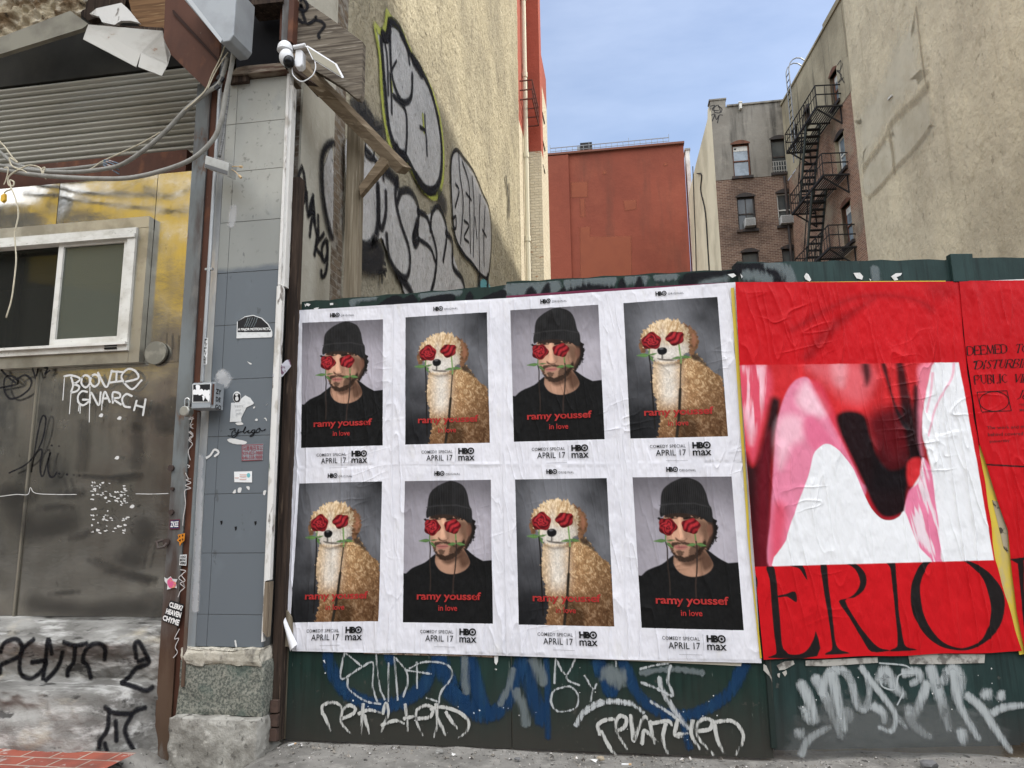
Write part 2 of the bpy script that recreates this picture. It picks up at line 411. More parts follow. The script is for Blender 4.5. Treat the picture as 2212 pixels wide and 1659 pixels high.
stucco = mat("cream_stucco", (.38, .335, .23), [((.235, .21, .15), (1.2, .9, .8), .42, .66, .8, 8), ((.46, .41, .29), (.8, 2.4, 1.1), .48, .66, .7, 8), ((.19, .165, .115), (5, 5, 1.6), .55, .68, .5, 8), ((.1, .09, .065), (12, 22, 8), .60, .67, .6, 7), ('z', (.24, .225, .185), 5.2, 3.6, .9, .6), ((.46, .42, .32), (9, 20, 9), .62, .70, .5, 6), ((.09, .08, .06), (7, 12, 14), .63, .70, .5, 8)],
             rough=.92, bump=[((5, 9, 7), .9, .06), ((24, 30, 24), .9, .025), ((110, 110, 110), .3, .004)])
stucco_white = mat("white_stucco", (.42, .40, .335), [((.30, .28, .225), (2, 2, .8), .42, .62, .7, 8), ((.22, .19, .14), (9, 9, 2), .6, .72, .6, 7), ((.5, .47, .4), (16, 16, 16), .55, .7, .5, 6)],
             rough=.92, bump=[((16, 16, 16), .5, .014), ((120, 120, 120), .35, .004)])
beige = mat("beige_stucco", (.65, .565, .39), [((.47, .405, .285), (.35, .35, .35), .4, .62, .85, 8), ((.64, .56, .40), (.8, .8, .8), .5, .68, .6, 8), ((.30, .245, .155), (1.3, 1.3, 1.6), .58, .72, .6, 9), ((.2, .165, .11), (4.5, 4.5, 3.5), .62, .68, .5, 9), ((.36, .3, .2), (1.6, 1.6, .22), .56, .70, .45, 8)],
             rough=.92, bump=[((1.6, 1.6, 1.6), .7, .12), ((6, 6, 6), .6, .04), ((30, 30, 30), .4, .01)])
beige_patch = mat("painted_light_patch", (.70, .645, .50), [((.52, .46, .33), (.7, .7, .7), .42, .66, .8, 8), ((.24, .2, .14), (3, 3, 3), .62, .72, .6, 8)], rough=.92, bump=[((3, 3, 3), .5, .06)],
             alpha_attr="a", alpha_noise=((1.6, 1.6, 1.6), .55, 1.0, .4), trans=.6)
redwall = mat("red_painted_render", (.225, .060, .036), [((.17, .046, .029), (.35, .35, .25), .42, .62, .75, 7), ((.27, .08, .046), (.22, .22, .22), .5, .66, .6, 6), ((.12, .045, .03), (.9, .9, .14), .54, .70, .6, 8), ('z', (.11, .035, .025), 22.0, 26.5, 1.4, .35)], rough=.9, bump=[((3, 3, 3), .5, .05), ((20, 20, 20), .4, .012)])
redpatch = mat("orange_red_touch_up_paint", (.285, .088, .048), [((.25, .076, .044), (1, 1, 1), .45, .65, .6, 5)], rough=.9, alpha_attr="a", trans=.75, alpha_noise=((1.5, 1.5, 1.5), .5, .5, .4))
redpaint = mat("red_wall_paint", (.34, .085, .055), [((.25, .065, .045), (1, 1, .6), .45, .65, .7, 7)], rough=.9, bump=[((10, 10, 10), .5, .03)])
white_brick = mat("whitewashed_brick", (.62, .56, .43), [('brick', (.55, .49, .37), (.42, .37, .28), 3.3, .3, 1), ((.33, .15, .07), (6, 6, 16), .64, .69, .8, 4)], rough=.9, bump=[((14, 14, 30), .6, .03)])
brick = mat("brown_brick", (.115, .066, .047), [('brick', (.185, .115, .08), (.30, .25, .20), 2.5, 0.0, 1), ((.05, .035, .028), (.5, .5, .5), .48, .68, .75, 8), ((.36, .27, .20), (1.4, 1.4, 6), .6, .72, .6, 8)], rough=.92, bump=[((30, 30, 30), .3, .01)])
brick_side = mat("rust_brown_brick", (.16, .082, .055), [('brick', (.26, .14, .09), (.36, .30, .23), 2.5, math.pi/2, 1), ((.30, .25, .18), (.5, .5, .5), .5, .66, .75, 8), ((.07, .05, .04), (.8, .8, .5), .56, .7, .6, 8)], rough=.92, bump=[((30, 30, 30), .3, .01)])
greyrender = mat("grey_render", (.225, .21, .18), [((.17, .155, .13), (.5, .5, .5), .42, .6, .7, 8), ((.03, .028, .025), (1.5, 1.5, .17), .5, .68, .9, 8), ((.31, .285, .24), (1.6, 1.6, 1.6), .55, .7, .5, 8)], rough=.92, bump=[((8, 8, 8), .4, .03)])
tanrender = mat("tan_render", (.36, .315, .22), [((.22, .19, .13), (.6, .6, .5), .42, .62, .8, 8), ((.045, .04, .032), (2.2, 2.2, .14), .58, .72, .85, 8)], rough=.92, bump=[((6, 6, 6), .5, .05)])
creamrender = mat("sunlit_tone_cream_render", (.70, .62, .44), [((.46, .40, .27), (.5, .5, .3), .42, .62, .8, 8), ((.2, .17, .12), (2, 2, .2), .6, .72, .6, 8)], rough=.92, bump=[((5, 5, 5), .5, .05)])  # colour raised so the flank looks sunlit without direct sun
woodtrim = mat("brown_window_trim", (.14, .06, .035), [((.07, .035, .025), (6, 6, 2), .45, .65, .7, 5)], rough=.7)
darktrim = mat("black_window_trim", (.035, .03, .028), [((.08, .05, .035), (6, 6, 3), .5, .65, .7, 5)], rough=.6)
whitetrim = mat("white_window_trim", (.64, .63, .58), [((.42, .40, .34), (6, 6, 9), .46, .66, .7, 7), ((.2, .18, .15), (30, 30, 60), .62, .7, .5, 4)], rough=.6)
glass = mat("window_glass", (.05, .055, .055), [((.10, .105, .10), (1.2, 1.2, .5), .4, .65, .8, 4)], rough=.08, spec=.6)
glass_sky = mat("sky_lit_glass", (.20, .25, .29), [((.10, .13, .15), (1.5, 1.5, 1.5), .45, .6, .8, 4)], rough=.1, spec=.8)
blackiron = mat("black_iron", (.018, .018, .018), [((.05, .035, .03), (9, 9, 9), .55, .7, .6, 5)], rough=.65)
greyiron = mat("grey_iron", (.2, .21, .22), rough=.5, metal=.4)
acmetal = mat("pale_appliance_metal", (.42, .42, .40), [((.3, .3, .28), (9, 9, 9), .45, .65, .6, 4)], rough=.5)
blackpaint = mat("black_spray_paint", (.010, .010, .012), rough=.8, spec=.1, alpha_attr="a", alpha_noise=((40, 40, 40), .55, .9, .38), trans=.95)
softblack = mat("faded_black_spray_paint", (.02, .02, .022), rough=.7, alpha_attr="a", alpha_noise=((45, 45, 45), .5, 1.0), trans=.72)
silverpaint = mat("silver_spray_paint", (.47, .47, .465), [((.33, .33, .325), (2.5, 3.5, 3), .45, .65, .7, 7), ((.6, .6, .6), (12, 18, 12), .55, .68, .6, 6), ((.13, .125, .12), (14, 22, 12), .60, .68, .7, 6), ((.10, .095, .09), (26, 40, 20), .63, .69, .6, 5)], rough=.5, metal=.15, alpha_attr="a", alpha_noise=((16, 22, 16), .4, .8), trans=.97, bump=[((14, 22, 14), .8, .03)])
limepaint = mat("lime_spray_paint", (.40, .44, .075), rough=.7, alpha_attr="a", alpha_noise=((24, 24, 24), .56, 1.2, .35), trans=.78)
whitepaint = mat("white_paint_marker", (.60, .60, .58), rough=.6, alpha_attr="a", alpha_noise=((60, 60, 60), .55, 1.3), trans=.95)
chalkpaint = mat("worn_white_spray_paint", (.50, .52, .52), rough=.7, alpha_attr="a", alpha_noise=((85, 60, 9), .80, 1.9), trans=.72)
bluepaint = mat("blue_spray_paint", (.006, .036, .10), [((.014, .06, .13), (30, 30, 4), .5, .65, .6, 5)], rough=.6, alpha_attr="a", alpha_noise=((60, 60, 4), .66, 1.6), trans=.72)
greypaint = mat("grey_spray_paint", (.17, .20, .205), rough=.7, alpha_attr="a", alpha_noise=((60, 60, 7), .62, 1.5), trans=.6)
tealpaint = mat("teal_spray_paint", (.12, .36, .40), rough=.7, alpha_attr="a", alpha_noise=((30, 30, 30), .5, .8), trans=.8)

# ================================================================ GROUND
def sheet(name, x0, x1, y0, y1, z, m, kind="structure", nx=2, ny=2, jit=0):
    xs = np.linspace(x0, x1, nx); ys = np.linspace(y0, y1, ny)
    X, Y = np.meshgrid(xs, ys); Zv = np.full_like(X, z)
    if name == "sidewalk": Zv = Zv-.085*sstep(-1.80, -1.98, X)*sstep(-2.52, -2.40, X)
    if jit: Zv = Zv+jit*(fbm(X*2.2, Y*2.2, 3, 4)-.5)+jit*.5*(fbm(X*14, Y*14, 4, 3)-.5)
    o = npgrid(name, np.stack([X, Y, Zv], -1), m, smooth_=True); o["kind"] = kind; return o
sheet("ground", -400, 400, -300, 500, -.16, asphalt)
mb = MB(); mb.box((-60, -1.6, -.155), (60, -1.35, 0)); tag(mb.build("kerb", concrete), kind="structure")
sheet("sidewalk", -12, 9, -1.35, 3.9, 0.0, sidewalk_m, nx=260, ny=120, jit=.035)
mb = MB(); mb.box((-60, -1.35, -.15), (-12, 3.9, .002)); mb.box((9, -1.35, -.15), (60, 3.9, .002)); tag(mb.build("pavement", sidewalk_m), kind="structure")
sheet("vacant_lot_ground", -1.9, 9.4, 3.9, 60, -.02, mat("dirt", (.16, .13, .09), rough=.95, bump=[((20, 20, 20), .5, .03)]))

# ================================================================ FAR BUILDINGS
def solid(name, parent, m, x0, x1, y0, y1, z0, z1):
    mb = MB(); mb.box((x0, y0, z0), (x1, y1, z1)); return mb.build(name, m, parent)
def bars(name, m, parent, segs, w):
    mb = MB()
    for a, b in segs: mb.bar(a, b, w)
    return mb.build(name, m, parent)
# ---- red building far behind the lot
RY = 45.0; RP = YP(RY)
tl, tr = RP.sz(I([(1187, 338), (1475, 303)])); xr = RP.sz(I([(1492, 580)]))[0][0]; xl = RP.sz(I([(1185, 600)]))[0][0]
zt = tl[1]
redb = thing("red_building", "broad windowless brick red painted wall rising at the back of the vacant lot", "building", (0, RY, 0))
o = solid("wall", redb, redwall, xl-.4, xr, RY, RY+16, 0, zt)
seam = RP.sz(B2([(395, 690), (420, 1480)]))[0][0]
solid("pilaster", redb, redwall, xl-.4, seam, RY-.15, RY-.002, 0, zt-.05)
solid("coping", redb, mat("dark_coping", (.16, .07, .05), rough=.8), xl-.4, xr+.05, RY-.2, RY+.3, zt, zt+.14)
PATCH = ([(535, 1215), (805, 1210), (808, 1480), (475, 1490), (470, 1155), (540, 1150)], [(413, 860), (520, 855), (520, 955), (413, 960)], [(755, 980), (838, 975), (838, 1035), (765, 1045)], [(470, 970), (500, 970), (505, 1085), (475, 1085)], [(620, 785), (640, 785), (642, 805), (622, 807)], [(1020, 735), (1040, 733), (1040, 750), (1020, 755)])
each("paint_patch", redpatch, redb, PATCH, lambda k, P: blob(k, RP, B2(P), .012+.002*(P[0][0] % 7), .18, sub=False), True)
rl = MB(); zr = zt+.14
for k in range(22):
    x = xl+.3+(xr-.9-xl-.3)*k/21; rl.bar((x, RY+.2, zr), (x, RY+.2, zr+.55+.25*(k % 7 == 0)), .03)
rl.bar((xl+.3, RY+.2, zr+.55), (xr-.9, RY+.2, zr+.55), .045); rl.bar((xl+.3, RY+.2, zr+.3), (xr-.9, RY+.2, zr+.3), .03)
rl.build("roof_railing", greyiron, redb)
q = RP.sz(B2([(470, 650), (548, 640)]))
ac = thing("rooftop_unit", "small black box standing by the railing on the red building's roof", "roof unit", (q[0][0], RY+.6, zt))
solid("housing", ac, blackiron, q[0][0], q[1][0], RY+.5, RY+1.4, zt+.1, zt+1.05)
solid("vent", ac, greyiron, q[0][0]-.22, q[0][0]-.01, RY+.6, RY+1.3, zt+.1, zt+.85)
# white chimney right of it
c0, c1 = YP(47).sz(B2([(1160, 650), (1198, 855)]))
ch = thing("chimney", "narrow whitewashed chimney rising just right of the red building", "chimney", (c0[0], 47, 0))
solid("stack", ch, mat("pale_chimney_render", (.6, .58, .54), [((.4, .38, .34), (2, 2, 2), .45, .65, .7, 6)], rough=.9), c0[0], c1[0], 47, 48, 0, c0[1])
solid("cap", ch, concrete, c0[0]-.06, c1[0]+.06, 46.94, 48.06, c0[1], c0[1]+.12)

# ---- rear tower left of the red building
tw = thing("rear_tower", "tall narrow rear building, red painted above and whitewashed brick below, beyond the cream alley wall", "building", (-2, 14, 0))
zA = XP(-1.93).sz(E2([(240, 1200), (385, 1620)]))
AP = XP(-1.93)
zsplit = float(zA[:, 1].mean())
for nm, m, z0, z1 in (("white_wall", white_brick, 0, zsplit), ("red_wall", redpaint, zsplit, 30)):
    solid(nm, tw, m, -9, -1.93, 13.32, 15.05, z0, z1)
FPL = YP(15.05); xs = FPL.sz(E2([(388, 820), (510, 820)])); zf = FPL.sz(E2([(460, 1648)]))[0][1]
xs0, xs1 = -1.93, float(xs[1][0])
for nm, m, z0, z1 in (("white_wall", white_brick, 0, zf), ("red_wall", redpaint, zf, 30)):
    solid(nm, tw, m, -9, xs1, 15.052, 15.5, z0, z1)
SP = XP(xs1-.01); e = SP.sz(E2([(575, 800), (592, 1640), (525, 900), (580, 1150)]))
zroof = float(SP.sz(E2([(520, 560)]))[0][1])
for nm, m, z0, z1 in (("white_wall", white_brick, 0, float(e[2:, 1].mean())), ("red_wall", redpaint, float(e[2:, 1].mean()), zroof)):
    solid(nm, tw, m, -9, xs1-.01, 15.502, float(e[1][0])+.15, z0, z1)
for P in ([(228, 0), (240, 0), (255, 380), (232, 330)], [(240, 620), (262, 680), (272, 1240), (248, 1180)], [(250, 1430), (270, 1470), (272, 1640), (254, 1620)], [(308, 20), (320, 60), (358, 240), (345, 215)], [(320, 715), (326, 720), (378, 950), (372, 945)], [(336, 1470), (345, 1480), (390, 1640), (380, 1645)]):
    s_ = AP.sz(E2(P)); a, b = s_.min(0), s_.max(0)
    f = MB(); f.recsz(AP, a[0], max(b[0], a[0]+.12), a[1], b[1], .02, .04); w_ = f.build("window", darktrim, tw)
    g = MB(); g.recsz(AP, a[0]+.03, max(b[0], a[0]+.12)-.03, a[1]+.05, b[1]-.05, .024, .003); g.build("pane", glass, w_)
mb = MB()
for k in range(3):
    pz = SP.sz(E2([(535+k*0, 1200), (560, 1330)])) if k == 0 else SP.sz(B2([(225, 420+k*150), (240, 500+k*150)]))
    mb.recsz(SP, pz[0][0], pz[1][0], pz[:, 1].min(), pz[:, 1].max()-.1, .02, .03)
mb.build("window", darktrim, tw)
px = AP.sz(E2([(300, 0)]))[0][0]
mb = MB(); mb.tube([(-1.86, px, 0.1), (-1.86, px, 20)], .05, 10)
for z in np.arange(1, 20, 1.9): mb.tube([(-1.86, px, z), (-1.86, px, z+.12)], .062, 10)
pp = mb.build("drain_pipe", mat("cream_pipe_paint", (.62, .58, .45), rough=.6)); tag(pp, "cream painted drain pipe running up the corner of the rear tower", "drain pipe")
g0 = AP.sz(E2([(245, 890), (365, 1190)])); ys0, ys1 = px-.35, px+.75
mb = MB(); zlo, zhi = float(g0[1][1])+.05, float(g0[0][1])-.02
for z in (zlo, (zlo+zhi)/2, zhi):
    for a, b in (((-1.93, ys0), (-1.66, ys0)), ((-1.66, ys0), (-1.66, ys1)), ((-1.66, ys1), (-1.93, ys1))): mb.bar((*a, z), (*b, z), .022)
for y in np.linspace(ys0, ys1, 7): mb.bar((-1.66, y, zlo), (-1.66, y, zhi), .014)
tag(mb.build("window_guard", mat("rust_red_iron", (.13, .05, .04), rough=.7)), "small rusty iron window guard on the red rear tower behind the drain pipe", "window guard")

# ---- grey and brick tenement at the back right
KB = 1.65
FP = Plane((5.69*KB, 16.73*KB), (-.0967, .9953)); TY = 21.43*KB; TP = YP(TY)
xR = FP.o[0]+FP.u[0]*(TY-FP.o[1])/FP.u[1]; sEnd = (TY-FP.o[1])/FP.u[1]
xL = float(TP.sz(I([(1548, 420)]))[0][0])
zroofT = float(TP.sz(B3([(400, 592)]))[0][1]); zsp = float(TP.sz(B3([(175, 1030), (490, 995)]))[:, 1].mean())
ten = thing("tenement", "weathered tenement with grey render above brown brick behind the fence, right of the red building", "building", (xR, TY, 0))
WIN = [([(260, 822), (358, 815), (372, 998), (275, 1005)], woodtrim, glass_sky, 'w'), ([(482, 795), (580, 785), (592, 975), (495, 985)], darktrim, glass, 'g'),
       ([(290, 1122), (388, 1115), (403, 1302), (300, 1306)], darktrim, glass, 'c'), ([(515, 1100), (612, 1092), (630, 1276), (530, 1286)], whitetrim, glass, 'd'),
       ([(318, 1435), (412, 1430), (425, 1610), (330, 1618)], darktrim, glass, 'd'), ([(545, 1415), (642, 1410), (655, 1590), (560, 1598)], darktrim, glass, 'c')]
def rect(pl, P):
    q = pl.sz(B3(P)); return (float((q[0][0]+q[3][0])/2), float((q[1][0]+q[2][0])/2), float((q[2][1]+q[3][1])/2), float((q[0][1]+q[1][1])/2))
def fixr(r): return (min(r[0], r[1]), max(r[0], r[1]), min(r[2], r[3]), max(r[2], r[3]))
ops = [fixr(rect(TP, w[0])) for w in WIN]
def window(parent, pl, op, fm, gm, style, back=.16, arch=True):
    a, b, c, d = op; t = .07
    f = MB()
    for s0, s1, z0, z1 in ((a, a+t, c, d), (b-t, b, c, d), (a+t, b-t, d-t, d), (a+t, b-t, c, c+t)): f.recsz(pl, s0, s1, z0, z1, -back+.05, .09)
    m_ = (c+d)/2
    f.recsz(pl, a+t, b-t, m_-.03, m_+.03, -back+.045, .06)
    if style == 'c': f.recsz(pl, (a+b)/2-.02, (a+b)/2+.02, c+t, d-t, -back+.04, .05)
    w = f.build("window", fm, parent)
    g = MB(); g.recsz(pl, a+t, b-t, c+t, m_-.03, -back, .01); g.recsz(pl, a+t, b-t, m_+.03, d-t, -back+.02, .01); g.build("pane", gm, w)
    s = MB(); s.recsz(pl, a-.1, b+.1, c-.13, c-.003, .1, .25); s.build("sill", darktrim, w)
    if style == 'w':
        k = MB(); k.recsz(pl, a+t, b-t, d-t-.26, d-t, -back+.035, .012); k.build("vent_panel", whitetrim, w)
        k = MB(); cx, cz = a+t+.1, d-t-.13; k.tube([pl.p3(np.array((cx, cz)), -back+.035), pl.p3(np.array((cx, cz)), -back+.05)], .05, 12); k.build("vent_hole", blackiron, w)
    if style == 'g':
        k = MB()
        for i in range(7): s_ = a+.05+(b-a-.1)*i/6; k.bar(pl.p3(np.array((s_, c+.02)), .03), pl.p3(np.array((s_, c+.62)), .03), .025)
        for z in (c+.1, c+.35, c+.6): k.bar(pl.p3(np.array((a, z)), .03), pl.p3(np.array((b, z)), .03), .025)
        k.build("window_bars", mat("pale_iron", (.35, .34, .31), rough=.6), w)
    if arch:
        k = MB(); n = 8; top = [(a-.06+(b-a+.12)*i/n, d+.06+.16*math.sin(math.pi*i/n)) for i in range(n+1)]
        k.slabsz(pl, [(a-.06, d+.004)]+top+[(b+.06, d+.004)], .03, .1); k.build("lintel", fm if fm is not whitetrim else darktrim, w)
    return w
mb = MB(); wall_openings(mb, TP, xL, xR, 0, zsp, ops, .2); mb.build("brick_wall", brick, ten, fix=False)
mb = MB(); wall_openings(mb, TP.shift(.015), xL, xR, zsp, zroofT, ops, .2); mb.recsz(TP, xL, xR, zsp-.01, zsp, .015, .015); mb.build("grey_render", greyrender, ten, fix=False)
mb = MB(); mb.recsz(TP, xL-.02, xL+.75, zroofT, zroofT+.42, .02, .5); mb.recsz(TP, xL-.08, xL+.8, zroofT+.42, zroofT+.5, .06, .6); mb.recsz(TP, xL+.8, xR+.2, zroofT, zroofT+.09, .08, .5)
mb.build("parapet", greyrender, ten)
for w, op in zip(WIN, ops): window(ten, TP, op, w[1], w[2], w[3])
# interior dark lining behind panes
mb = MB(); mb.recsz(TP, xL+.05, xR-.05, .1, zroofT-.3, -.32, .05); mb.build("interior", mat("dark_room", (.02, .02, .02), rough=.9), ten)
# left flank
LD = ray(1262, 1107)[:2]; LP = Plane((xL, TY), LD); send = float(LP.sz(I([(1489, 450)]))[0][0])
mb = MB(); n = 12
zz = zroofT+.05
mb.slabsz(LP, [(0, 0), (send, 0), (send, zz-1.0), (send*.6, zz-.5), (send*.12, zz-.05), (send*.1, zz+.37), (0, zz+.37)], 0, .4); mb.build("flank_wall", creamrender, ten)
# fire escape wall
FW = [([(818, 430), (862, 390), (872, 590), (830, 605)], woodtrim, glass_sky, 'w'), ([(848, 790), (900, 752), (915, 965), (862, 985)], whitetrim, glass_sky, 'd'), ([(885, 1180), (935, 1138), (958, 1375), (900, 1395)], woodtrim, glass_sky, 'w'),
      ([(685, 625), (707, 600), (712, 690), (690, 705)], darktrim, glass, 'd'), ([(612, 745), (634, 715), (640, 790), (618, 810)], darktrim, glass, 'd')]
fops = [fixr(rect(FP, w[0])) for w in FW]
fops = [(a, max(b, a+.7), c, d) if i > 2 else (a, b, c, d) for i, (a, b, c, d) in enumerate(fops)]
zb = float(FP.sz(B3([(905, 570)]))[0][1]); zb = min(zb, fops[0][2]-.15); ztop = float(FP.sz(I([(1750, 120)]))[0][1])
mb = MB(); wall_openings(mb, FP, -.6, sEnd+.05, 0, zb, fops, .25); mb.build("brick_wall", brick_side, ten, fix=False)
mb = MB(); wall_openings(mb, FP.shift(.015), -.6, sEnd+.05, zb, ztop, fops, .25); mb.build("tan_render", tanrender, ten, fix=False)
mb = MB(); mb.recsz(FP, -.6, sEnd+.1, ztop, ztop+.1, .08, .6); mb.recsz(FP, .2, 1.9, ztop+.1, ztop+.3, .05, .5); mb.build("parapet", tanrender, ten)
for w, op in zip(FW, fops): window(ten, FP, op, w[1], w[2], w[3], .2)
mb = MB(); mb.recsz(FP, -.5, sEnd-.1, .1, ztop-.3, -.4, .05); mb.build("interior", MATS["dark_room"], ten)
# graffiti on the parapet and render
gm = MB()
for P in ([(140, 605), (165, 600), (150, 625), (185, 628)], [(165, 640), (160, 615), (185, 600), (195, 640), (165, 640)], [(185, 605), (205, 620), (200, 640)], [(145, 655), (165, 650), (150, 690)], [(165, 650), (175, 680), (190, 655), (210, 655)], [(190, 655), (180, 700)]): stroke(gm, TP, B3(P), .05, .02)
for P in ([(865, 370), (885, 345), (880, 400), (862, 400), (890, 430), (870, 470), (900, 440)], [(895, 360), (880, 420), (905, 470)]): stroke(gm, FP, B3(P), .05, .03)
gm.build("graffiti", softblack, ten, alpha=True)
# AC units standing in the windows
def air_con(pl, s, z, label, w=.62):
    t = thing("air_conditioner", label, "air conditioner", pl.p3(np.array((s, z))), "window air conditioners on the tenement")
    k = MB(); k.recsz(pl, s-w/2, s+w/2, z, z+.4, .34, .5); k.build("housing", acmetal, t, bevel=.015)
    k = MB(); k.recsz(pl, s-w/2+.04, s+w/2-.04, z+.04, z+.36, .344, .003)
    k.build("grille_back", mat("dark_grille", (.12, .12, .115), rough=.6), t)
    k = MB()
    for i in range(9): k.recsz(pl, s-w/2+.04, s+w/2-.04, z+.06+i*.033, z+.075+i*.033, .352, .006)
    k.build("grille", acmetal, t)
a, b, c, d = ops[3]; air_con(TP, a+.36, c+.02, "white air conditioner in the white framed window, above the fence")
a, b, c, d = ops[2]; air_con(TP, (a+b)/2+.1, c+.08, "dark air conditioner filling the foot of the brick wall's left window", .5)
# pipe in the inner corner, wires on the flank
mb = MB(); mb.tube([(xR-.18, TY-.12, 0), (xR-.18, TY-.12, float(TP.sz(B3([(640, 1000)]))[0][1]))], .07, 8)
tag(mb.build("corner_drain_pipe", darktrim), "dark brown drain pipe in the inner corner of the tenement court", "drain pipe")
for P, r, lb in (([(45, 945), (48, 1040), (52, 1150), (58, 1300), (62, 1420), (65, 1560)], .03, "black cable hanging down the cream flank, nearer the red building"),
             ([(70, 985), (95, 995), (90, 1080), (112, 1180), (122, 1270), (130, 1400), (140, 1560)], .035, "black cable hanging down the cream flank, nearer the grey front")):
    k = MB(); k.tube(LP.at(smooth(B3(P)), .05), r, 6); tag(k.build("cable", blackiron), lb, "cable", "cables on the tenement flank")
# roof vent
q = TP.sz(B3([(300, 598), (316, 628)])); mb = MB(); mb.recsz(TP, q[0][0], q[1][0], q[1][1], q[0][1], .25, .25); mb.recsz(TP, q[0][0]-.03, q[1][0]+.03, q[0][1], q[0][1]+.05, .28, .3)
tag(mb.build("roof_scupper", whitetrim), "small white box hung at the roof edge of the grey render", "roof scupper")

# ---- fire escape
w_ = 1.02; OP = FP.shift(w_); CPm = FP.shift(.55)
sn = float(np.mean([FP.sz(B3([(890, 595)]))[0][0], FP.sz(B3([(930, 985)]))[0][0]])); sf = float(OP.sz(B3([(575, 890)]))[0][0])
zl = [float(FP.sz(B3([p]))[0][1]) for p in ((890, 595), (930, 985), (980, 1390))]
fe = thing("fire_escape", "black iron fire escape with three slatted landings and steep stairs on the tenement's court wall", "fire escape", FP.p3(np.array((sn, zl[2]))))
def F3(s, d, z): return FP.p3(np.array((s, z)), d)
for k, z in enumerate(zl+[zl[2]-3.0]):
    pm = MB()
    gap0, gap1 = sn+1.35, sn+2.5
    for i in range(11):
        d = .06+(w_-.08)*i/10
        if .45 < d: 
            pm.bar(F3(sn, d, z), F3(gap0, d, z), .038, .025); pm.bar(F3(gap1, d, z), F3(sf, d, z), .045, .03)
        else: pm.bar(F3(sn, d, z), F3(sf, d, z), .045, .03)
    for s in (sn, gap0, gap1, sf): pm.bar(F3(s, 0, z-.04), F3(s, w_, z-.04), .06)
    pm.bar(F3(sn, w_, z-.03), F3(sf, w_, z-.03), .05, .09)
    pm.build("landing", blackiron, fe)
    r = MB(); h = .9
    for zz_ in (h, .5): 
        r.bar(F3(sn, w_, z+zz_), F3(sf, w_, z+zz_), .034 if zz_ == h else .024); r.bar(F3(sn, 0, z+zz_), F3(sn, w_, z+zz_), .04); r.bar(F3(sf, 0, z+zz_), F3(sf, w_, z+zz_), .04)
    for i in range(15): s = sn+(sf-sn)*i/14; r.bar(F3(s, w_, z), F3(s, w_, z+h), .022 if i % 7 else .034)
    for d in (.3, .65): r.bar(F3(sn, d, z), F3(sn, d, z+h), .025); r.bar(F3(sf, d, z), F3(sf, d, z+h), .025)
    r.build("railing", blackiron, fe)
    for s in (sn+.15, sf-.15):
        b = MB(); b.bar(F3(s, w_-.05, z-.06), F3(s, 0, z-.75), .05); b.bar(F3(s, .02, z-.75), F3(s, .02, z), .05); b.build("bracket", blackiron, fe)
for k in range(3):
    z1, z0 = zl[k], (zl+[zl[2]-3.0])[k+1]; s1, s0 = sn+1.35, sn+2.55+.35
    st = MB()
    for d in (.42, .98): st.bar(F3(s1, d, z1), F3(s0, d, z0), .05, .16)
    st.build("stair_stringers", mat("green_black_iron", (.035, .042, .036), rough=.6), fe)
    tr_ = MB()
    for i in range(1, 12):
        t = i/12; s = s1+(s0-s1)*t; z = z1+(z0-z1)*t; tr_.bar(F3(s-.02, .44, z), F3(s-.02, .96, z), .2, .035)
    tr_.build("treads", blackiron, fe)
    hr = MB(); hr.bar(F3(s1, 1.0, z1+.85), F3(s0, 1.0, z0+.85), .035)
    for t in (.2, .5, .8): hr.bar(F3(s1+(s0-s1)*t, 1.0, z1+(z0-z1)*t), F3(s1+(s0-s1)*t, 1.0, z1+(z0-z1)*t+.85), .025)
    hr.build("handrail", blackiron, fe)
# roof ladder
sl_ = float(FP.sz(B3([(632, 430)]))[0][0]); mb = MB(); zA_, zr_ = zl[0], ztop
for d in (0, .42):
    pts = [F3(sl_+d, .35, zA_), F3(sl_+d, .35, zr_+.5)]+[F3(sl_+d, .35-.45*(1-math.cos(a)), zr_+.5+.6*math.sin(a)) for a in np.linspace(.2, math.pi, 8)]+[F3(sl_+d, -.55, zr_+.1)]
    mb.tube(pts, .03, 6)
lad = thing("roof_ladder", "gooseneck iron roof ladder curving over the parapet above the fire escape", "ladder", F3(sl_, .35, zA_))
mb.build("rails", greyiron, lad); mb = MB()
for z in np.arange(zA_+.3, zr_+.4, .32): mb.bar(F3(sl_, .35, z), F3(sl_+.42, .35, z), .03)
mb.build("rungs", blackiron, lad)

# ---- beige building on the right
BX = 5.69*KB; BH = 21.6
bb = thing("beige_building", "big beige rendered side wall with pale patches filling the upper right", "building", (BX, 4, 0))
solid("wall", bb, beige, BX, BX+26, 3.9, 16.73*KB, 0, BH)
BP = XP(BX)
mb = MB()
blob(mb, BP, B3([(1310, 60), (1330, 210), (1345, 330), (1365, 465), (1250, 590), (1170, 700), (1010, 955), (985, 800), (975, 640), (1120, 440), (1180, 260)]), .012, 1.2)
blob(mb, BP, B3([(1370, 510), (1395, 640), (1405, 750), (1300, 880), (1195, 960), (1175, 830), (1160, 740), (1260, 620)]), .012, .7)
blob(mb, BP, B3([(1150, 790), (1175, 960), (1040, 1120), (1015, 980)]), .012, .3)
mb.build("reflected_light_patch", beige_patch, bb, alpha=True)  # light reflected from windows, painted as paler soft-edged blobs
mb = MB()
for P, w in (([(1312, 40), (1330, 200), (1345, 330), (1365, 460), (1380, 500)], .1), ([(1380, 490), (1290, 590), (1180, 690), (1120, 810), (1010, 960)], .32), ([(1160, 760), (1180, 880), (1190, 990)], .22), ([(1400, 720), (1290, 860), (1195, 960), (1120, 1050), (1040, 1130)], .2), ([(880, 0), (905, 180), (920, 320)], .12)): stroke(mb, BP, B3(P), w, .02, .6)
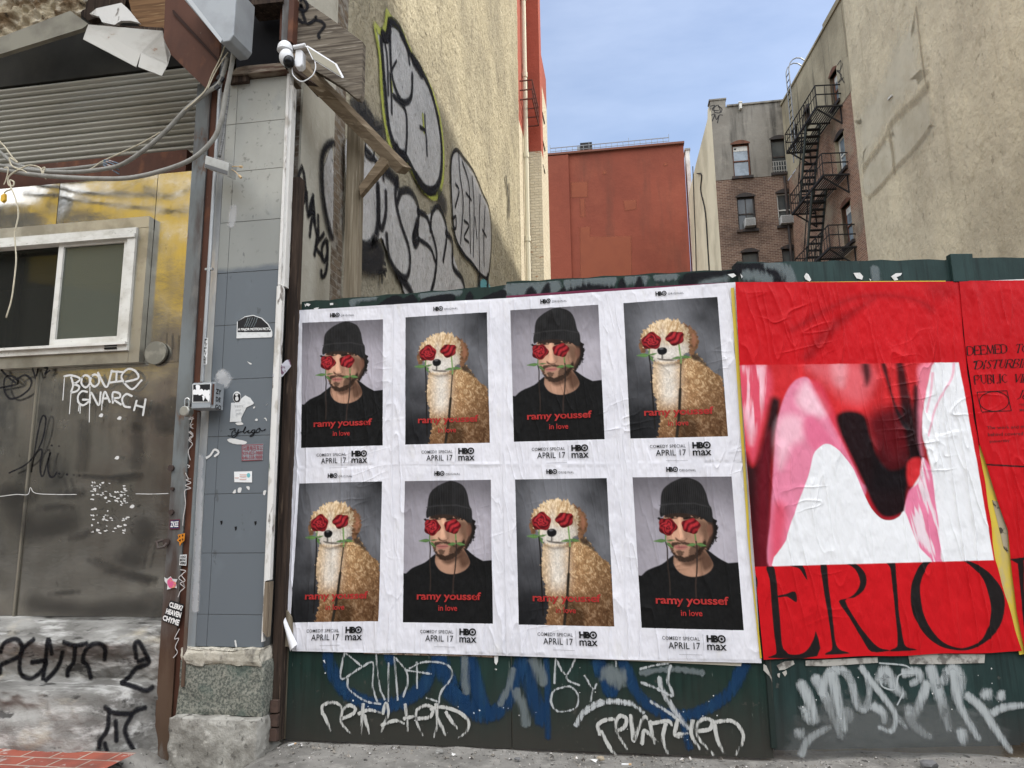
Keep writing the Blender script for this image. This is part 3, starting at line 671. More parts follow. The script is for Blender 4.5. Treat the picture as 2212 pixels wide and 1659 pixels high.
mb.build("dark_band_line", mat("soft_dark_band", (.36, .30, .2), rough=.95, alpha_attr="a", alpha_noise=((2.5, 2.5, 2.5), .62, 1.5, .4), trans=.5), bb, alpha=True)  # soft darker bands on the wall, mostly round the pale patches
mb = MB(); mb.slab(BP, B3([(1155, 570), (1160, 555), (1180, 535), (1180, 545)]), .06, .06); mb.build("metal_bracket", whitetrim, bb)

# ---- across the street, only its reflection and bounce reach the picture
ob = thing("street_building", "brick row building with plain front standing across the road behind the viewer", "building", (0, -17, 0))
solid("wall", ob, mat("far_side_brick", (.26, .2, .16), rough=.9), -18.9, 60, -30, -17, -.15, 8.2)
solid("tall_wing", ob, mat("dark_far_side_brick", (.09, .085, .07), [((.2, .19, .15), (.5, .5, .8), .5, .6, .7, 5)], rough=.9), -60, -21.6, -30, -16.9, -.15, 17.0)
yb = thing("yellow_reflection_block", "added unseen yellow painted block standing at an angle across the road behind the viewer", "building", (-17, -18, 0))  # added out of view so its yellow reflects in the steel cladding
mb = MB(); mb.prism([(-21.5, -14.5, 9.6), (-11.5, -23, 9.6), (-11.5, -30, 9.6), (-21.5, -30, 9.6)], (0, 0, 8)); mb.build("wall", mat("added_yellow_wall_paint", (.70, .49, .07), [((.5, .34, .05), (.4, .4, .4), .45, .65, .7, 4)], rough=.8), yb)
mb = MB(); mb.prism([(-21.5, -14.5, -.1), (-11.5, -23, -.1), (-11.5, -30, -.1), (-21.5, -30, -.1)], (0, 0, 9.69)); mb.build("added_grey_lower_wall", mat("added_grey_lower_wall", (.19, .185, .165), [((.11, .105, .095), (.6, .6, .3), .42, .62, .7, 5)], rough=.9), yb)
# ================================================================ NEAR MATERIALS
steel = mat("stainless_sheet", (.52, .51, .475), [((.42, .405, .365), (1.3, 1.3, 1.0), .4, .6, .6, 7), ((.24, .23, .205), (1.2, 2, 3.2), .55, .74, .6, 9), ((.34, .325, .29), (22, 22, 2.2), .5, .68, .4, 6), ((.07, .06, .045), (40, 40, 12), .67, .72, .6, 3), ('z', (.17, .165, .155), 1.95, 1.25, .25, .6)],
            rough=.2, metal=.94, roughvar=.08, bump=[((1.3, 1.3, 1.8), .25, .02), ((60, 60, 8), .08, .001)])
galv = mat("galvanised_slat", (.30, .29, .25), [((.20, .19, .16), (.8, 4, 1.2), .42, .62, .6, 6), ((.14, .125, .10), (3, 9, 1.2), .62, .74, .5, 6)], rough=.5, metal=.5, bump=[((60, 60, 60), .2, .002)])
rust = mat("rusty_brown_steel", (.088, .037, .023), [((.055, .025, .017), (5, 5, 2.2), .42, .62, .8, 8), ((.19, .075, .035), (8, 8, 4), .55, .7, .6, 8), ((.3, .25, .2), (30, 30, 14), .68, .73, .5, 4)], rough=.7, bump=[((30, 30, 20), .4, .004)])
greysteel = mat("grey_painted_steel", (.16, .178, .18), [((.11, .115, .11), (4, 4, 2), .42, .62, .7, 7), ((.12, .06, .03), (9, 9, 4), .63, .69, .85, 7), ('z', (.085, .048, .027), .95,   .45, .35, .9), ((.045, .02, .012), (6, 6, 1.4), .45, .6, .75, 8), ((.17, .16, .145), (11, 11, 4), .62, .70, .6, 7)], rough=.6, bump=[((25, 25, 25), .25, .003)])
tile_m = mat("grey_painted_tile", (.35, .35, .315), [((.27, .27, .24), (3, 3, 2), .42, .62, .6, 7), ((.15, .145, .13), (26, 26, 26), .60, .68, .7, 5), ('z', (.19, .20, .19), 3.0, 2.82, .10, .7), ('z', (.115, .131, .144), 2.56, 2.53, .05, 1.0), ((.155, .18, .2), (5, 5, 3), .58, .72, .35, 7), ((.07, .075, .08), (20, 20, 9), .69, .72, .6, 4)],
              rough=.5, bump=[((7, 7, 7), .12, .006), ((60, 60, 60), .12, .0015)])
granite = mat("speckled_granite", (.20, .205, .17), [((.045, .053, .048), (85, 85, 85), .44, .56, .75, 6), ((.31, .30, .25), (60, 60, 60), .54, .64, .6, 6), ((.05, .11, .09), (6, 6, 6), .5, .64, .5, 6), ((.06, .055, .05), (3, 3, 3), .52, .68, .6, 6)], rough=.75, bump=[((50, 50, 50), .5, .004)])
oldstone = mat("weathered_cream_stone", (.44, .41, .34), [((.27, .25, .20), (7, 7, 7), .45, .6, .75, 8), ((.08, .075, .065), (14, 14, 9), .56, .68, .8, 7)], rough=.9, bump=[((22, 22, 22), .8, .012)])
stoopm = mat("weathered_stoop_concrete", (.27, .265, .245), [((.12, .115, .105), (2.2, 6, 5), .4, .58, .9, 10), ((.46, .455, .43), (4, 11, 16), .52, .66, .85, 9), ((.035, .033, .03), (6, 14, 13), .58, .66, .9, 10), ((.42, .37, .27), (2, 2, 5), .62, .72, .5, 7)], rough=.92, bump=[((6, 12, 12), .9, .02), ((50, 50, 50), .5, .006)])
def woodmat(name, c1, c2, c3, sc=(1.2, 9, 55), b=.5):
    return mat(name, c1, [(c2, sc, .42, .6, .9, 6), (c3, tuple(v*1.9 for v in sc), .58, .68, .85, 5), (tuple(v*.35 for v in c1), (sc[0]*2, sc[1], sc[2]*.3), .62, .72, .6, 5)], rough=.9, bump=[(sc, b, .006)])
greywood = woodmat("weathered_grey_plank", (.17, .145, .112), (.055, .043, .033), (.33, .295, .24), (2.6, 9, 46), .9)
oldwood = woodmat("weathered_post_wood", (.20, .16, .115), (.09, .07, .05), (.34, .30, .24), (40, 40, 2.2))
lumber = woodmat("weathered_lumber", (.19, .145, .095), (.11, .08, .05), (.28, .23, .16), (5, 5, 30), .5)
lumberv = woodmat("weathered_upright_lumber", (.23, .195, .14), (.13, .105, .07), (.33, .29, .22), (40, 40, 1.8), .5)
darkwood = woodmat("dark_rotten_wood", (.05, .034, .025), (.02, .014, .011), (.12, .085, .06), (38, 38, 2.4))
plankwood = woodmat("stained_plank_wood", (.21, .12, .06), (.11, .06, .03), (.32, .21, .11), (2, 8, 34))
plaster_rot = mat("crumbling_plaster", (.40, .34, .235), [((.13, .08, .04), (6, 6, 9), .42, .58, .9, 9), ((.62, .57, .46), (9, 9, 12), .54, .66, .8, 8), ((.03, .022, .015), (13, 13, 18), .6, .68, .9, 7)], rough=.95, bump=[((18, 18, 24), .9, .03)])
palemetal = mat("pale_sheet_metal", (.33, .32, .29), [((.22, .205, .175), (4, 4, 4), .45, .62, .7, 7), ((.16, .07, .03), (8, 8, 8), .66, .71, .8, 6)], rough=.55, metal=.25)
cablem = mat("grey_cable_sheath", (.27, .265, .24), [((.17, .16, .14), (20, 20, 20), .45, .65, .6, 5)], rough=.65)
cordm = mat("dirty_white_cord", (.55, .50, .38), [((.35, .31, .22), (60, 60, 60), .45, .65, .6, 3)], rough=.7)
whiteplastic = mat("white_plastic", (.72, .73, .74), rough=.35)
peelwhite = mat("peeling_white_paint", (.62, .61, .58), [((.36, .33, .28), (14, 14, 5), .55, .64, .8, 8), ((.03, .09, .06), (8, 8, 3), .66, .7, .8, 6), ((.08, .06, .045), (22, 22, 7), .6, .66, .8, 7)], rough=.75, bump=[((40, 40, 16), .6, .004)])
green = mat("dark_green_hoarding_paint", (.008, .022, .017), [((.013, .034, .028), (6, 6, 1.2), .45, .62, .7, 7), ((.005, .011, .009), (40, 40, 2.2), .5, .66, .6, 5), ((.16, .19, .17), (60, 60, 9), .7, .73, .5, 3), ('z', (.034, .031, .026), .36, .05, .14, .85), ((.062, .056, .048), (22, 22, 22), .66, .7, .55, 4)], rough=.62, bump=[((50, 50, 3), .3, .003)])
green2 = mat("green_grey_hoarding_paint", (.013, .029, .027), [((.022, .046, .043), (5, 5, 2), .45, .62, .8, 7), ((.006, .012, .011), (45, 45, 2.2), .5, .66, .6, 5), ('z', (.03, .029, .027), .30, .03, .12, .85), ((.085, .08, .07), (26, 26, 26), .68, .71, .5, 4)], rough=.6, bump=[((50, 50, 3), .25, .003)])
inkblack = mat("black_ink", (.010, .010, .010), rough=.7, spec=.1)
inkred = mat("red_ink", (.34, .028, .026), rough=.7, spec=.1)
inkwhite = mat("white_ink", (.72, .72, .70), rough=.55)
stickerwhite = mat("sticker_paper", (.60, .61, .60), [((.45, .46, .45), (40, 40, 40), .5, .65, .6, 4)], rough=.6)
stickerblack = mat("black_sticker_vinyl", (.014, .014, .016), rough=.5)

def V3(P, y): return YP(y).at(np.asarray(P, float))
def YB(P, y): return list(YP(y).at(np.asarray(P, float)))

# ================================================================ CREAM ALLEY BUILDING
AX = -1.907; AW = XP(AX)
al = thing("cream_alley_building", "tall cream stuccoed side wall receding beside the lot, sprayed with silver graffiti", "building", (AX, 8, 0))
ys = AW.sz(B1([(428, 700), (497, 700)]))[:, 0]; yq0, yq1 = float(ys[0]), float(ys[1])
mb = MB(); mb.box((-2.03, 3.80, 0), (AX, 13.3, 16)); mb.build("wall", mat("bare_dark_brick", (.12, .09, .065), [('brick', (.17, .13, .09), (.2, .175, .14), 4.2, math.pi/2, 1), ((.28, .265, .23), (9, 9, 12), .5, .62, .8, 8), ((.03, .028, .025), (9, 9, 9), .58, .68, .7, 7)], rough=.95, bump=[((25, 25, 25), .8, .02)]), al)
mb = MB(); mb.box((AX, 3.80, 0), (AX+.014, yq0, 16)); mb.build("white_stucco_strip", stucco_white, al)
# cream render skin with real unevenness, ragged where it meets the bare brick
yy = np.concatenate([np.linspace(yq1, 7.6, 190), np.linspace(7.65, 13.3, 130)]); zz = np.concatenate([np.linspace(1.6, 7.2, 280), np.linspace(7.3, 16, 120)])
Yg, Zg = np.meshgrid(yy, zz); Xg = AX+.02+.018*(fbm(Yg*2.2, Zg*2.6, 5, 5)-.5)+.010*(fbm(Yg*13, Zg*17, 6, 3)-.5)
Yg[:, 0] += .03*(fbm(zz*5, zz*0, 8, 4)-.5)
Xg[:, 0] = AX-.004
npgrid("cream_stucco_render", np.stack([Xg, Yg, Zg], -1), stucco, al)
GW = XP(AX+.03); GQ = XP(AX+.014)
def graffiti(name, parent, mats):
    """mats: list of (material, builder) -> one mesh per paint colour"""
    for m, fn in mats:
        k = MB(); fn(k); k.build(name, m, parent, alpha=True)
def up_fill(k):
    blob(k, GW, B1([(662, 165), (690, 195), (715, 175), (738, 118), (788, 155), (848, 292), (900, 378), (958, 488), (998, 645), (1020, 810), (1016, 960), (996, 1035), (950, 1036), (885, 960), (845, 885), (800, 875), (762, 815), (724, 700), (704, 510), (684, 310)]), .004, .04)
def up_lime(k):
    stroke(k, GW, B1([(655, 145), (690, 178), (714, 140), (720, 72), (748, 112), (800, 172), (858, 300), (940, 440), (1000, 600), (1028, 800), (1024, 980), (988, 1070), (930, 1040), (870, 950), (832, 885), (780, 882), (735, 790), (705, 640), (690, 480), (683, 320), (664, 200)]), .075, .006, .5, closed=True)
    stroke(k, GW, B1([(915, 620), (922, 720)]), .06, .006); stroke(k, GW, B1([(742, 440), (748, 500)]), .05, .006)
def up_line(k):
    stroke(k, GW, B1([(690, 205), (722, 205), (735, 122), (788, 155), (846, 292), (905, 382), (958, 492), (998, 650), (1018, 815), (1008, 975), (960, 1042), (902, 1000), (850, 905), (826, 862), (772, 812), (732, 700), (712, 520), (696, 330)]), .085, .009, .3, closed=True)
    for P, w in (([(735, 130), (738, 300), (752, 440), (800, 552), (850, 530), (858, 400)], .06), ([(752, 520), (815, 590), (828, 700), (822, 835)], .055), ([(735, 400), (742, 500), (745, 620)], .045), ([(898, 690), (930, 725), (938, 850)], .045), ([(925, 620), (928, 720)], .04), ([(700, 205), (720, 320), (725, 520)], .04), ([(690, 180), (715, 205), (735, 150)], .09), ([(770, 330), (745, 380)], .03), ([(790, 180), (830, 270), (842, 350)], .05), ([(860, 320), (910, 400)], .13), ([(820, 850), (790, 850), (770, 800)], .12), ([(880, 960), (930, 1030), (985, 1040)], .1)): stroke(k, GW, B1(P), w, .010, .4)
graffiti("tall_throw_up", al, [(silverpaint, up_fill), (limepaint, up_lime), (blackpaint, up_line)])
def msk_fill(k):
    blob(k, GW, B1([(500, 760), (590, 770), (690, 890), (770, 985), (800, 1060), (850, 1052), (888, 1130), (950, 1170), (985, 1130), (1035, 1200), (1062, 1290), (1085, 1400), (1140, 1560), (1145, 1640), (860, 1640), (790, 1500), (735, 1395), (690, 1290), (640, 1340), (570, 1345), (505, 1300), (500, 1000)]), .004, .05)
def msk_left(k): blob(k, GQ, B1([(424, 830), (395, 860), (378, 920), (376, 1040), (395, 1170), (422, 1270)]), .005, .05)
def msk_line(k):
    for P, w in (([(555, 1310), (605, 1345), (655, 1300), (672, 1160), (668, 1000)], .09), ([(668, 1010), (672, 1180), (690, 1245), (712, 1160), (712, 1040)], .06), ([(775, 960), (765, 1080), (795, 1220), (838, 1350), (842, 1460), (818, 1512), (765, 1470), (728, 1390), (715, 1270)], .06), ([(775, 1100), (800, 1040), (850, 1045), (888, 1120), (888, 1210), (862, 1290), (872, 1335), (890, 1310), (882, 1240)], .07), ([(885, 1150), (935, 1180), (968, 1280), (990, 1380), (980, 1510), (955, 1610)], .065), ([(890, 1300), (955, 1350), (985, 1430)], .05), ([(955, 1260), (965, 1160), (1000, 1125), (1035, 1200), (1045, 1290), (1025, 1425)], .06), ([(1040, 1262), (1075, 1320), (1080, 1450), (1130, 1520), (1150, 1620)], .08), ([(690, 900), (760, 975), (780, 1010)], .12), ([(640, 1320), (690, 1380), (640, 1430), (580, 1420)], .12), ([(560, 780), (620, 830), (690, 930), (700, 980)], .05), ([(600, 780), (600, 840), (640, 870), (650, 800)], .03), ([(670, 1430), (710, 1500)], .04), ([(690, 1540), (690, 1430), (710, 1440)], .035), ([(660, 1480), (715, 1470)], .035), ([(780, 1500), (840, 1570), (870, 1640)], .09), ([(885, 1210), (875, 1260), (870, 1310)], .1)): stroke(k, GW, B1(P), w, .010, .45)
def msk_lead(k): stroke(k, GQ, B1([(425, 775), (385, 800), (362, 880), (366, 1060), (395, 1220), (418, 1300)]), .055, .012, .6)
def msk_haze(k):
    for P, w in (([(560, 530), (600, 600), (640, 680), (700, 720)], .16), ([(540, 560), (560, 640)], .2), ([(590, 640), (640, 700)], .12), ([(560, 1390), (640, 1430), (690, 1390)], .2), ([(1000, 1060), (1040, 1130)], .2)): stroke(k, GW, B1(P), w, .012, .9)
    for P, w in (([(560, 560), (575, 620), (600, 600), (590, 560)], .03), ([(610, 600), (640, 640), (650, 700), (690, 690)], .03)): stroke(k, GW, B1(P), w, .012, .4)
graffiti("bubble_throw_up", al, [(silverpaint, msk_fill), (silverpaint, msk_left), (blackpaint, msk_line), (blackpaint, msk_lead), (softblack, msk_haze)])
def dk_fill(k):
    blob(k, GW, B1([(1072, 880), (1100, 830), (1140, 870), (1190, 940), (1240, 1060), (1275, 1140), (1288, 1300), (1272, 1490), (1240, 1495), (1185, 1425), (1140, 1375), (1095, 1280), (1078, 1100)]), .004, .05)
def dk_line(k):
    stroke(k, GW, B1([(1070, 880), (1098, 815), (1142, 865), (1192, 935), (1242, 1055), (1278, 1140), (1290, 1300), (1274, 1495), (1238, 1500), (1183, 1430), (1138, 1380), (1092, 1285), (1074, 1100)]), .05, .009, .35, closed=True)
    for P in ([(1110, 830), (1118, 960), (1135, 1100), (1120, 1330)], [(1092, 1000), (1112, 1040), (1090, 1130)], [(1130, 880), (1165, 1000), (1170, 1150), (1175, 1380)], [(1185, 960), (1195, 1150), (1190, 1400)], [(1150, 1050), (1180, 1090)], [(1228, 1060), (1222, 1250), (1225, 1480)], [(1255, 1120), (1248, 1300), (1250, 1450)], [(1200, 1180), (1210, 1300)], [(1140, 1200), (1165, 1230), (1140, 1290), (1165, 1320)], [(1240, 1250), (1262, 1290)], [(1080, 1190), (1095, 1180), (1095, 1240), (1080, 1240)]): stroke(k, GW, B1(P), .04, .010, .4)
    for P, w in (([(1368, 960), (1382, 1080), (1385, 1180)], .1), ([(1385, 1000), (1392, 1150)], .06)): stroke(k, GW, B1(P), w, .01, .9)
    for P, w in (([(1225, 1500), (1222, 1600)], .12), ([(1270, 1500), (1268, 1600)], .12), ([(1340, 1560), (1345, 1620)], .08)): stroke(k, GW, B1(P), w, .01, .9)
def dk_teal(k): blob(k, GW, B1([(1222, 1545), (1250, 1520), (1285, 1560), (1290, 1640), (1215, 1640)]), .006, .05)
graffiti("narrow_throw_up", al, [(silverpaint, dk_fill), (blackpaint, dk_line), (tealpaint, dk_teal)])
def quank(k):
    for P in ([(258, 905), (238, 960), (236, 1050), (256, 1108), (276, 1060), (270, 960), (258, 915)], [(282, 1040), (286, 1140), (306, 1160), (318, 1060)], [(290, 1180), (315, 1080), (328, 1215)], [(298, 1150), (325, 1165)], [(300, 1290), (315, 1185), (345, 1290), (345, 1170)], [(325, 1390), (345, 1250)], [(378, 1270), (335, 1340), (372, 1400)], [(392, 1300), (368, 1340), (366, 1400), (382, 1420), (396, 1370), (392, 1310)], [(396, 1310), (396, 1420), (385, 1490), (365, 1505), (362, 1470)]): stroke(k, GQ, B1(P), .032, .006, .45)
graffiti("slanting_tag", al, [(blackpaint, quank)])

# ================================================================ STOREFRONT ON THE LEFT
SPL = YP(3.75)
sf_ = thing("storefront", "old storefront clad in stained stainless steel with sliding window and ribbed shutter above", "storefront", (-3, 3.75, 0))
zst = float(SPL.sz(A1([(1385, 1240)]))[0][1]); zsb = float(SPL.sz(A4([(500, 235)]))[0][1])
xst = float(SPL.sz(A2([(1345, 500)]))[0][0])+.05
wo = SPL.sz(A2([(1048, 200), (968, 1085)])); wx1 = float(wo[:, 0].mean()); wz1, wz0 = float(wo[0][1]), float(wo[1][1])
wx0 = wx1-1.75
def panel(mb, x0, x1, z0, z1):
    # sheet with slight oil-canning dents so that it reflects unevenly
    n, m = max(3, int((x1-x0)/.04)), max(3, int((z1-z0)/.04))
    X, Z = np.meshgrid(np.linspace(x0, x1, n), np.linspace(z0, z1, m)); E = np.minimum.reduce([X-x0, x1-X, Z-z0, z1-Z]); E = sstep(0, .12, E)
    Y = 3.75-.026*E*(fbm(X*1.7, Z*2.1, 21, 3)-.35)-.006*E*(fbm(X*5, Z*7, 22, 2)-.5)
    mb.grid(np.stack([X, Y, Z], -1).tolist())
sx1 = float(SPL.sz(A1([(420, 1500)]))[0][0]); sx2 = float(np.mean(SPL.sz(A3([(215, 400), (100, 1260)]))[:, 0]))
for (x0, x1, z0, z1) in ((wx1+.07, xst, wz0-.07, zst), (sx1, wx1+.07, wz1+.07, zst), (wx0-1, sx1, wz1+.07, zst), (wx0-1, wx0-.07, wz0-.07, wz1+.07), (wx0-1, sx2, zsb, wz0-.07), (sx2, xst, zsb, wz0-.07)):
    mb = MB(); panel(mb, x0+.002, x1-.002, z0+.001, z1-.001); mb.build("steel_sheet", steel, sf_, True)
mb = MB(); mb.box((wx0-1, 3.772, zsb-.02), (xst, 3.785, wz0-.12)); mb.box((wx1+.02, 3.772, wz0-.12), (xst, 3.785, zst)); mb.build("backing_board", darkwood, sf_)
mb = MB(); mb.box((sx2-.006, 3.738, zsb), (sx2+.006, 3.749, wz0-.075)); mb.build("seam_strip", mat("bright_steel_strip", (.30, .28, .23), rough=.4, metal=.7), sf_)
# flashing round the window
t = .07; fl = MB()
for b in (((wx0-t, 3.70, wz1), (wx1+t, 3.745, wz1+t)), ((wx1, 3.703, wz0-t), (wx1+t, 3.748, wz1-.001)), ((wx0-t, 3.701, wz0-t), (wx1-.001, 3.746, wz0))): fl.box(*b)
fl.build("window_flashing", mat("brass_tinted_flashing", (.40, .38, .32), [((.22, .205, .165), (5, 5, 5), .45, .62, .7, 6)], rough=.35, metal=.7), sf_)
# sliding window
q = SPL.sz(A2([(490, 290), (415, 1050)])); xm = float(q[:, 0].mean()); f_ = .055
k = MB(); y0, y1 = 3.685, 3.80
for b in (((wx0, y0, wz1-f_), (wx1, y1, wz1-.002)), ((wx0, y0, wz0+.002), (wx1, y1, wz0+f_)), ((wx1-f_, y0, wz0+f_), (wx1-.002, y1, wz1-f_)), ((wx0, y0, wz0+f_), (wx0+f_, y1, wz1-f_))): k.box(*b)
k.box((wx0, y0-.012, wz1-f_-.012), (wx1, y0-.001, wz1-f_+.012)); k.box((wx0, y0-.02, wz0+f_-.02), (wx1, y0-.001, wz0+f_-.004))
win = k.build("window", whitetrim, sf_)
k = MB(); g_ = .03
for b in (((xm-.012, 3.70, wz0+f_), (xm+.022, 3.74, wz1-f_)), ((wx1-f_-g_, 3.70, wz0+f_), (wx1-f_-.001, 3.74, wz1-f_)), ((xm+.022, 3.70, wz1-f_-g_), (wx1-f_-g_, 3.74, wz1-f_-.001)), ((xm+.022, 3.70, wz0+f_+.001), (wx1-f_-g_, 3.74, wz0+f_+g_+.01))): k.box(*b)
k.build("sliding_sash", whitetrim, win)
wglass = mat("shop_window_glass", (.30, .33, .31), rough=.04, spec=.9)
gn = wglass.node_tree; trn = gn.nodes.new("ShaderNodeBsdfTransparent"); gls = gn.nodes.new("ShaderNodeBsdfGlossy"); fr = gn.nodes.new("ShaderNodeFresnel"); ms = gn.nodes.new("ShaderNodeMixShader")
trn.inputs[0].default_value = (.62, .66, .6, 1); gls.inputs["Roughness"].default_value = .04; fr.inputs[0].default_value = 1.3
gn.links.new(fr.outputs[0], ms.inputs[0]); gn.links.new(trn.outputs[0], ms.inputs[1]); gn.links.new(gls.outputs[0], ms.inputs[2]); gn.links.new(ms.outputs[0], gn.nodes["Material Output"].inputs[0])
def filmed_glass(name, c, f):  # mixes an even diffuse colour film into the glass
    m = wglass.copy(); m.name = name; n_ = m.node_tree; o_ = n_.nodes["Material Output"]; src = o_.inputs[0].links[0].from_socket
    d_ = n_.nodes.new("ShaderNodeBsdfDiffuse"); d_.inputs[0].default_value = (*c, 1); x_ = n_.nodes.new("ShaderNodeMixShader"); x_.inputs[0].default_value = f
    n_.links.new(src, x_.inputs[1]); n_.links.new(d_.outputs[0], x_.inputs[2]); n_.links.new(x_.outputs[0], o_.inputs[0]); return m
k = MB(); k.box((xm+.022, 3.715, wz0+f_+g_+.01), (wx1-f_-g_, 3.72, wz1-f_-g_)); k.build("pane", filmed_glass("olive_filmed_glass", (.155, .165, .13), .5), win)
k = MB(); k.box((wx0+f_, 3.765, wz0+f_), (xm-.012, 3.77, wz1-f_)); k.build("pane", filmed_glass("insect_screen", (.05, .05, .045), .35), win)
k = MB(); k.box((wx1-.09-f_, 3.678, wz0+.012), (wx1-.05-f_+.04, 3.684, wz0+.022)); k.box((wx1-.09-f_, 3.678, wz0+.03), (wx1-.05-f_+.04, 3.684, wz0+.04)); k.build("weep_slots", inkblack, win)
# room behind the window
room = MB(); 
for b in (((wx0-.4, 4.9, .6), (-2.05, 4.95, 3.2)), ((wx0-.4, 3.86, 3.0), (-2.05, 4.9, 3.05)), ((wx0-.4, 3.86, .6), (-2.05, 4.9, .65)), ((wx0-.45, 3.86, .6), (wx0-.4, 4.95, 3.05)), ((-2.1, 3.86, .6), (-2.05, 4.9, 3.05))): room.box(*b)
room.build("interior", mat("dim_olive_room", (.40, .41, .32), [((.26, .27, .21), (2, 2, .6), .4, .62, .8, 4)], rough=.9), sf_)
k = MB(); k.box((xm-.42, 3.80, wz0+f_), (xm-.38, 3.84, wz1-f_)); k.build("inner_stile", mat("dark_grey_frame", (.1, .1, .1), rough=.6), win)
k = MB(); k.tube([(xm+.5, 4.25, wz0), (xm+.5, 4.25, wz1)], .05, 10); k.tube([(xm+.36, 4.3, wz0), (xm+.36, 4.3, wz1)], .02, 8); k.build("hanging_duct", mat("olive_duct", (.24, .25, .19), rough=.5), sf_)
wo_ = MB(); ug = [[(xm+.30+.34*math.cos(a)*math.cos(b), 4.0+.12*math.sin(a), wz0-.02+.24*math.sin(b)*(.6+.4*math.cos(a)**2)) for a in np.linspace(-math.pi, 0, 14)] for b in np.linspace(.1, math.pi/2, 7)]
wo_.grid(ug); wo_.build("folded_white_cover", mat("white_sheet_plastic", (.55, .57, .55), rough=.5), sf_, True)
# shutter of curved slats
SHP = YP(3.86); s0 = SHP.sz(A1([(1430, 475), (1396, 1150), (1425, 620), (1400, 1030)])); xs1 = float(s0[:, 0].mean())+.03; zt_, zb_ = float(s0[0][1]), float(s0[1][1]); pit = float(s0[2][1]-s0[3][1])/5
k = MB(); nz_ = int((zt_-zb_)/pit)+1
for i in range(nz_):
    z1 = zt_-i*pit; zs = z1-pit*np.array([0, .06, .12, .28, .46, .54, .60, .78, .93, 1.0]); yp = [3.900, 3.880, 3.850, 3.842, 3.846, 3.862, 3.852, 3.850, 3.862, 3.898]
    k.grid([[(x, y+.003*vn(np.array(x*1.3+i*9), np.array(i*1.7), 9), z+.005*(vn(np.array(x*1.2), np.array(.5), 11)-.5)) for x in np.linspace(wx0-1, xs1, 26)] for y, z in zip(yp, zs)])
sh_ = k.build("roller_shutter", galv, sf_, True)
k = MB(); k.box((wx0-1, 3.765, zst-.004), (xs1, 3.87, zb_+.01)); k.build("rusty_bottom_rail", rust, sf_)
k = MB(); k.box((wx0-1, 3.84, zt_), (xs1+.25, 3.9, zt_+1.3)); k.build("shutter_housing", mat("shade_dark_board", (.028, .027, .022), [((.015, .014, .012), (3, 3, 3), .42, .62, .8, 6)], rough=.8), sf_)  # board coloured near black to stand in for the canopy's shade
k = MB(); k.box((-9, 3.95, zt_+.9), (-1.93, 12, 9)); k.box((-9, 3.95, 0), (-6, 12, zt_+.9)); k.box((-9, 5.0, 0), (-1.93, 12, zt_+.9)); k.box((-6, 3.9, 0), (-1.93, 5, .58)); k.build("masonry", mat("hidden_masonry", (.2, .16, .13), rough=.9), sf_)
k = MB(); k.box((-9, 3.0, zt_+1.32), (-2.0, 4.0, zt_+1.5)); k.build("canopy_deck", darkwood, sf_)
# scuffs and markings on the steel
GS = YP(3.722)
def bovie(k):
    Wd = .0125
    for P in ([(468, 1258), (520, 1250), (582, 1272), (562, 1302), (535, 1312), (578, 1330), (565, 1362), (520, 1376)], [(520, 1262), (534, 1320), (520, 1372)], [(600, 1262), (596, 1310), (625, 1338), (655, 1310), (650, 1262), (622, 1250), (600, 1265)], [(665, 1255), (662, 1305), (690, 1332), (722, 1305), (718, 1258), (690, 1245), (665, 1258)], [(712, 1228), (775, 1335), (815, 1212)], [(800, 1302), (895, 1290)], [(850, 1218), (847, 1295)], [(815, 1222), (890, 1226)], [(905, 1300), (1003, 1272), (992, 1225), (940, 1203), (895, 1235), (890, 1280), (960, 1350), (1032, 1285)],
              [(640, 1372), (600, 1366), (570, 1400), (576, 1450), (612, 1466), (650, 1432), (602, 1426)], [(655, 1452), (665, 1376), (720, 1466), (735, 1372)], [(745, 1452), (765, 1370), (802, 1446)], [(752, 1420), (792, 1415)], [(822, 1452), (822, 1376), (870, 1382), (870, 1410), (826, 1422), (882, 1462)], [(962, 1402), (920, 1386), (890, 1420), (905, 1472), (948, 1482)], [(995, 1432), (975, 1506)], [(984, 1466), (1046, 1482)], [(1060, 1422), (1040, 1542)]): stroke(k, GS, A2(P), Wd, .003, .3, n=8)
    for P in ([(472, 1262), (460, 1430)], [(520, 1372), (508, 1530)], [(655, 1450), (652, 1590)], [(745, 1450), (742, 1502)], [(578, 1460), (572, 1510)], [(655, 1330), (655, 1450)], [(586, 1465), (584, 1525)]): stroke(k, GS, A2(P), .006, .003, .3)
def blackmark(k):
    for P, w in (([(0, 1190), (30, 1230), (60, 1260), (130, 1310), (140, 1272), (190, 1250), (232, 1290), (215, 1350), (150, 1402), (80, 1420), (40, 1372), (34, 1290), (60, 1255), (110, 1265), (132, 1310), (60, 1330), (-20, 1345)], .014), ([(240, 1200), (262, 1260), (280, 1200), (270, 1255)], .012), ([(325, 1195), (350, 1200), (330, 1240), (365, 1215)], .012)): stroke(k, GS, A2(P), w, .003, .3, n=8)
    for P in ([(70, 300), (190, 240), (262, 160), (312, 60), (336, -60), (335, -105), (312, -112), (290, -40), (270, 60), (250, 180), (232, 295), (248, 200), (290, 132), (310, 145), (296, 230), (302, 312), (320, 314), (345, 230), (370, 152), (350, 240), (366, 322), (396, 326), (415, 295)], [(432, 302), (440, 306)], [(488, 310), (496, 314)], [(576, 316), (584, 320)], [(376, 98), (382, 102)]): stroke(k, GS, A3(P), .0115, .003, .3, n=8)
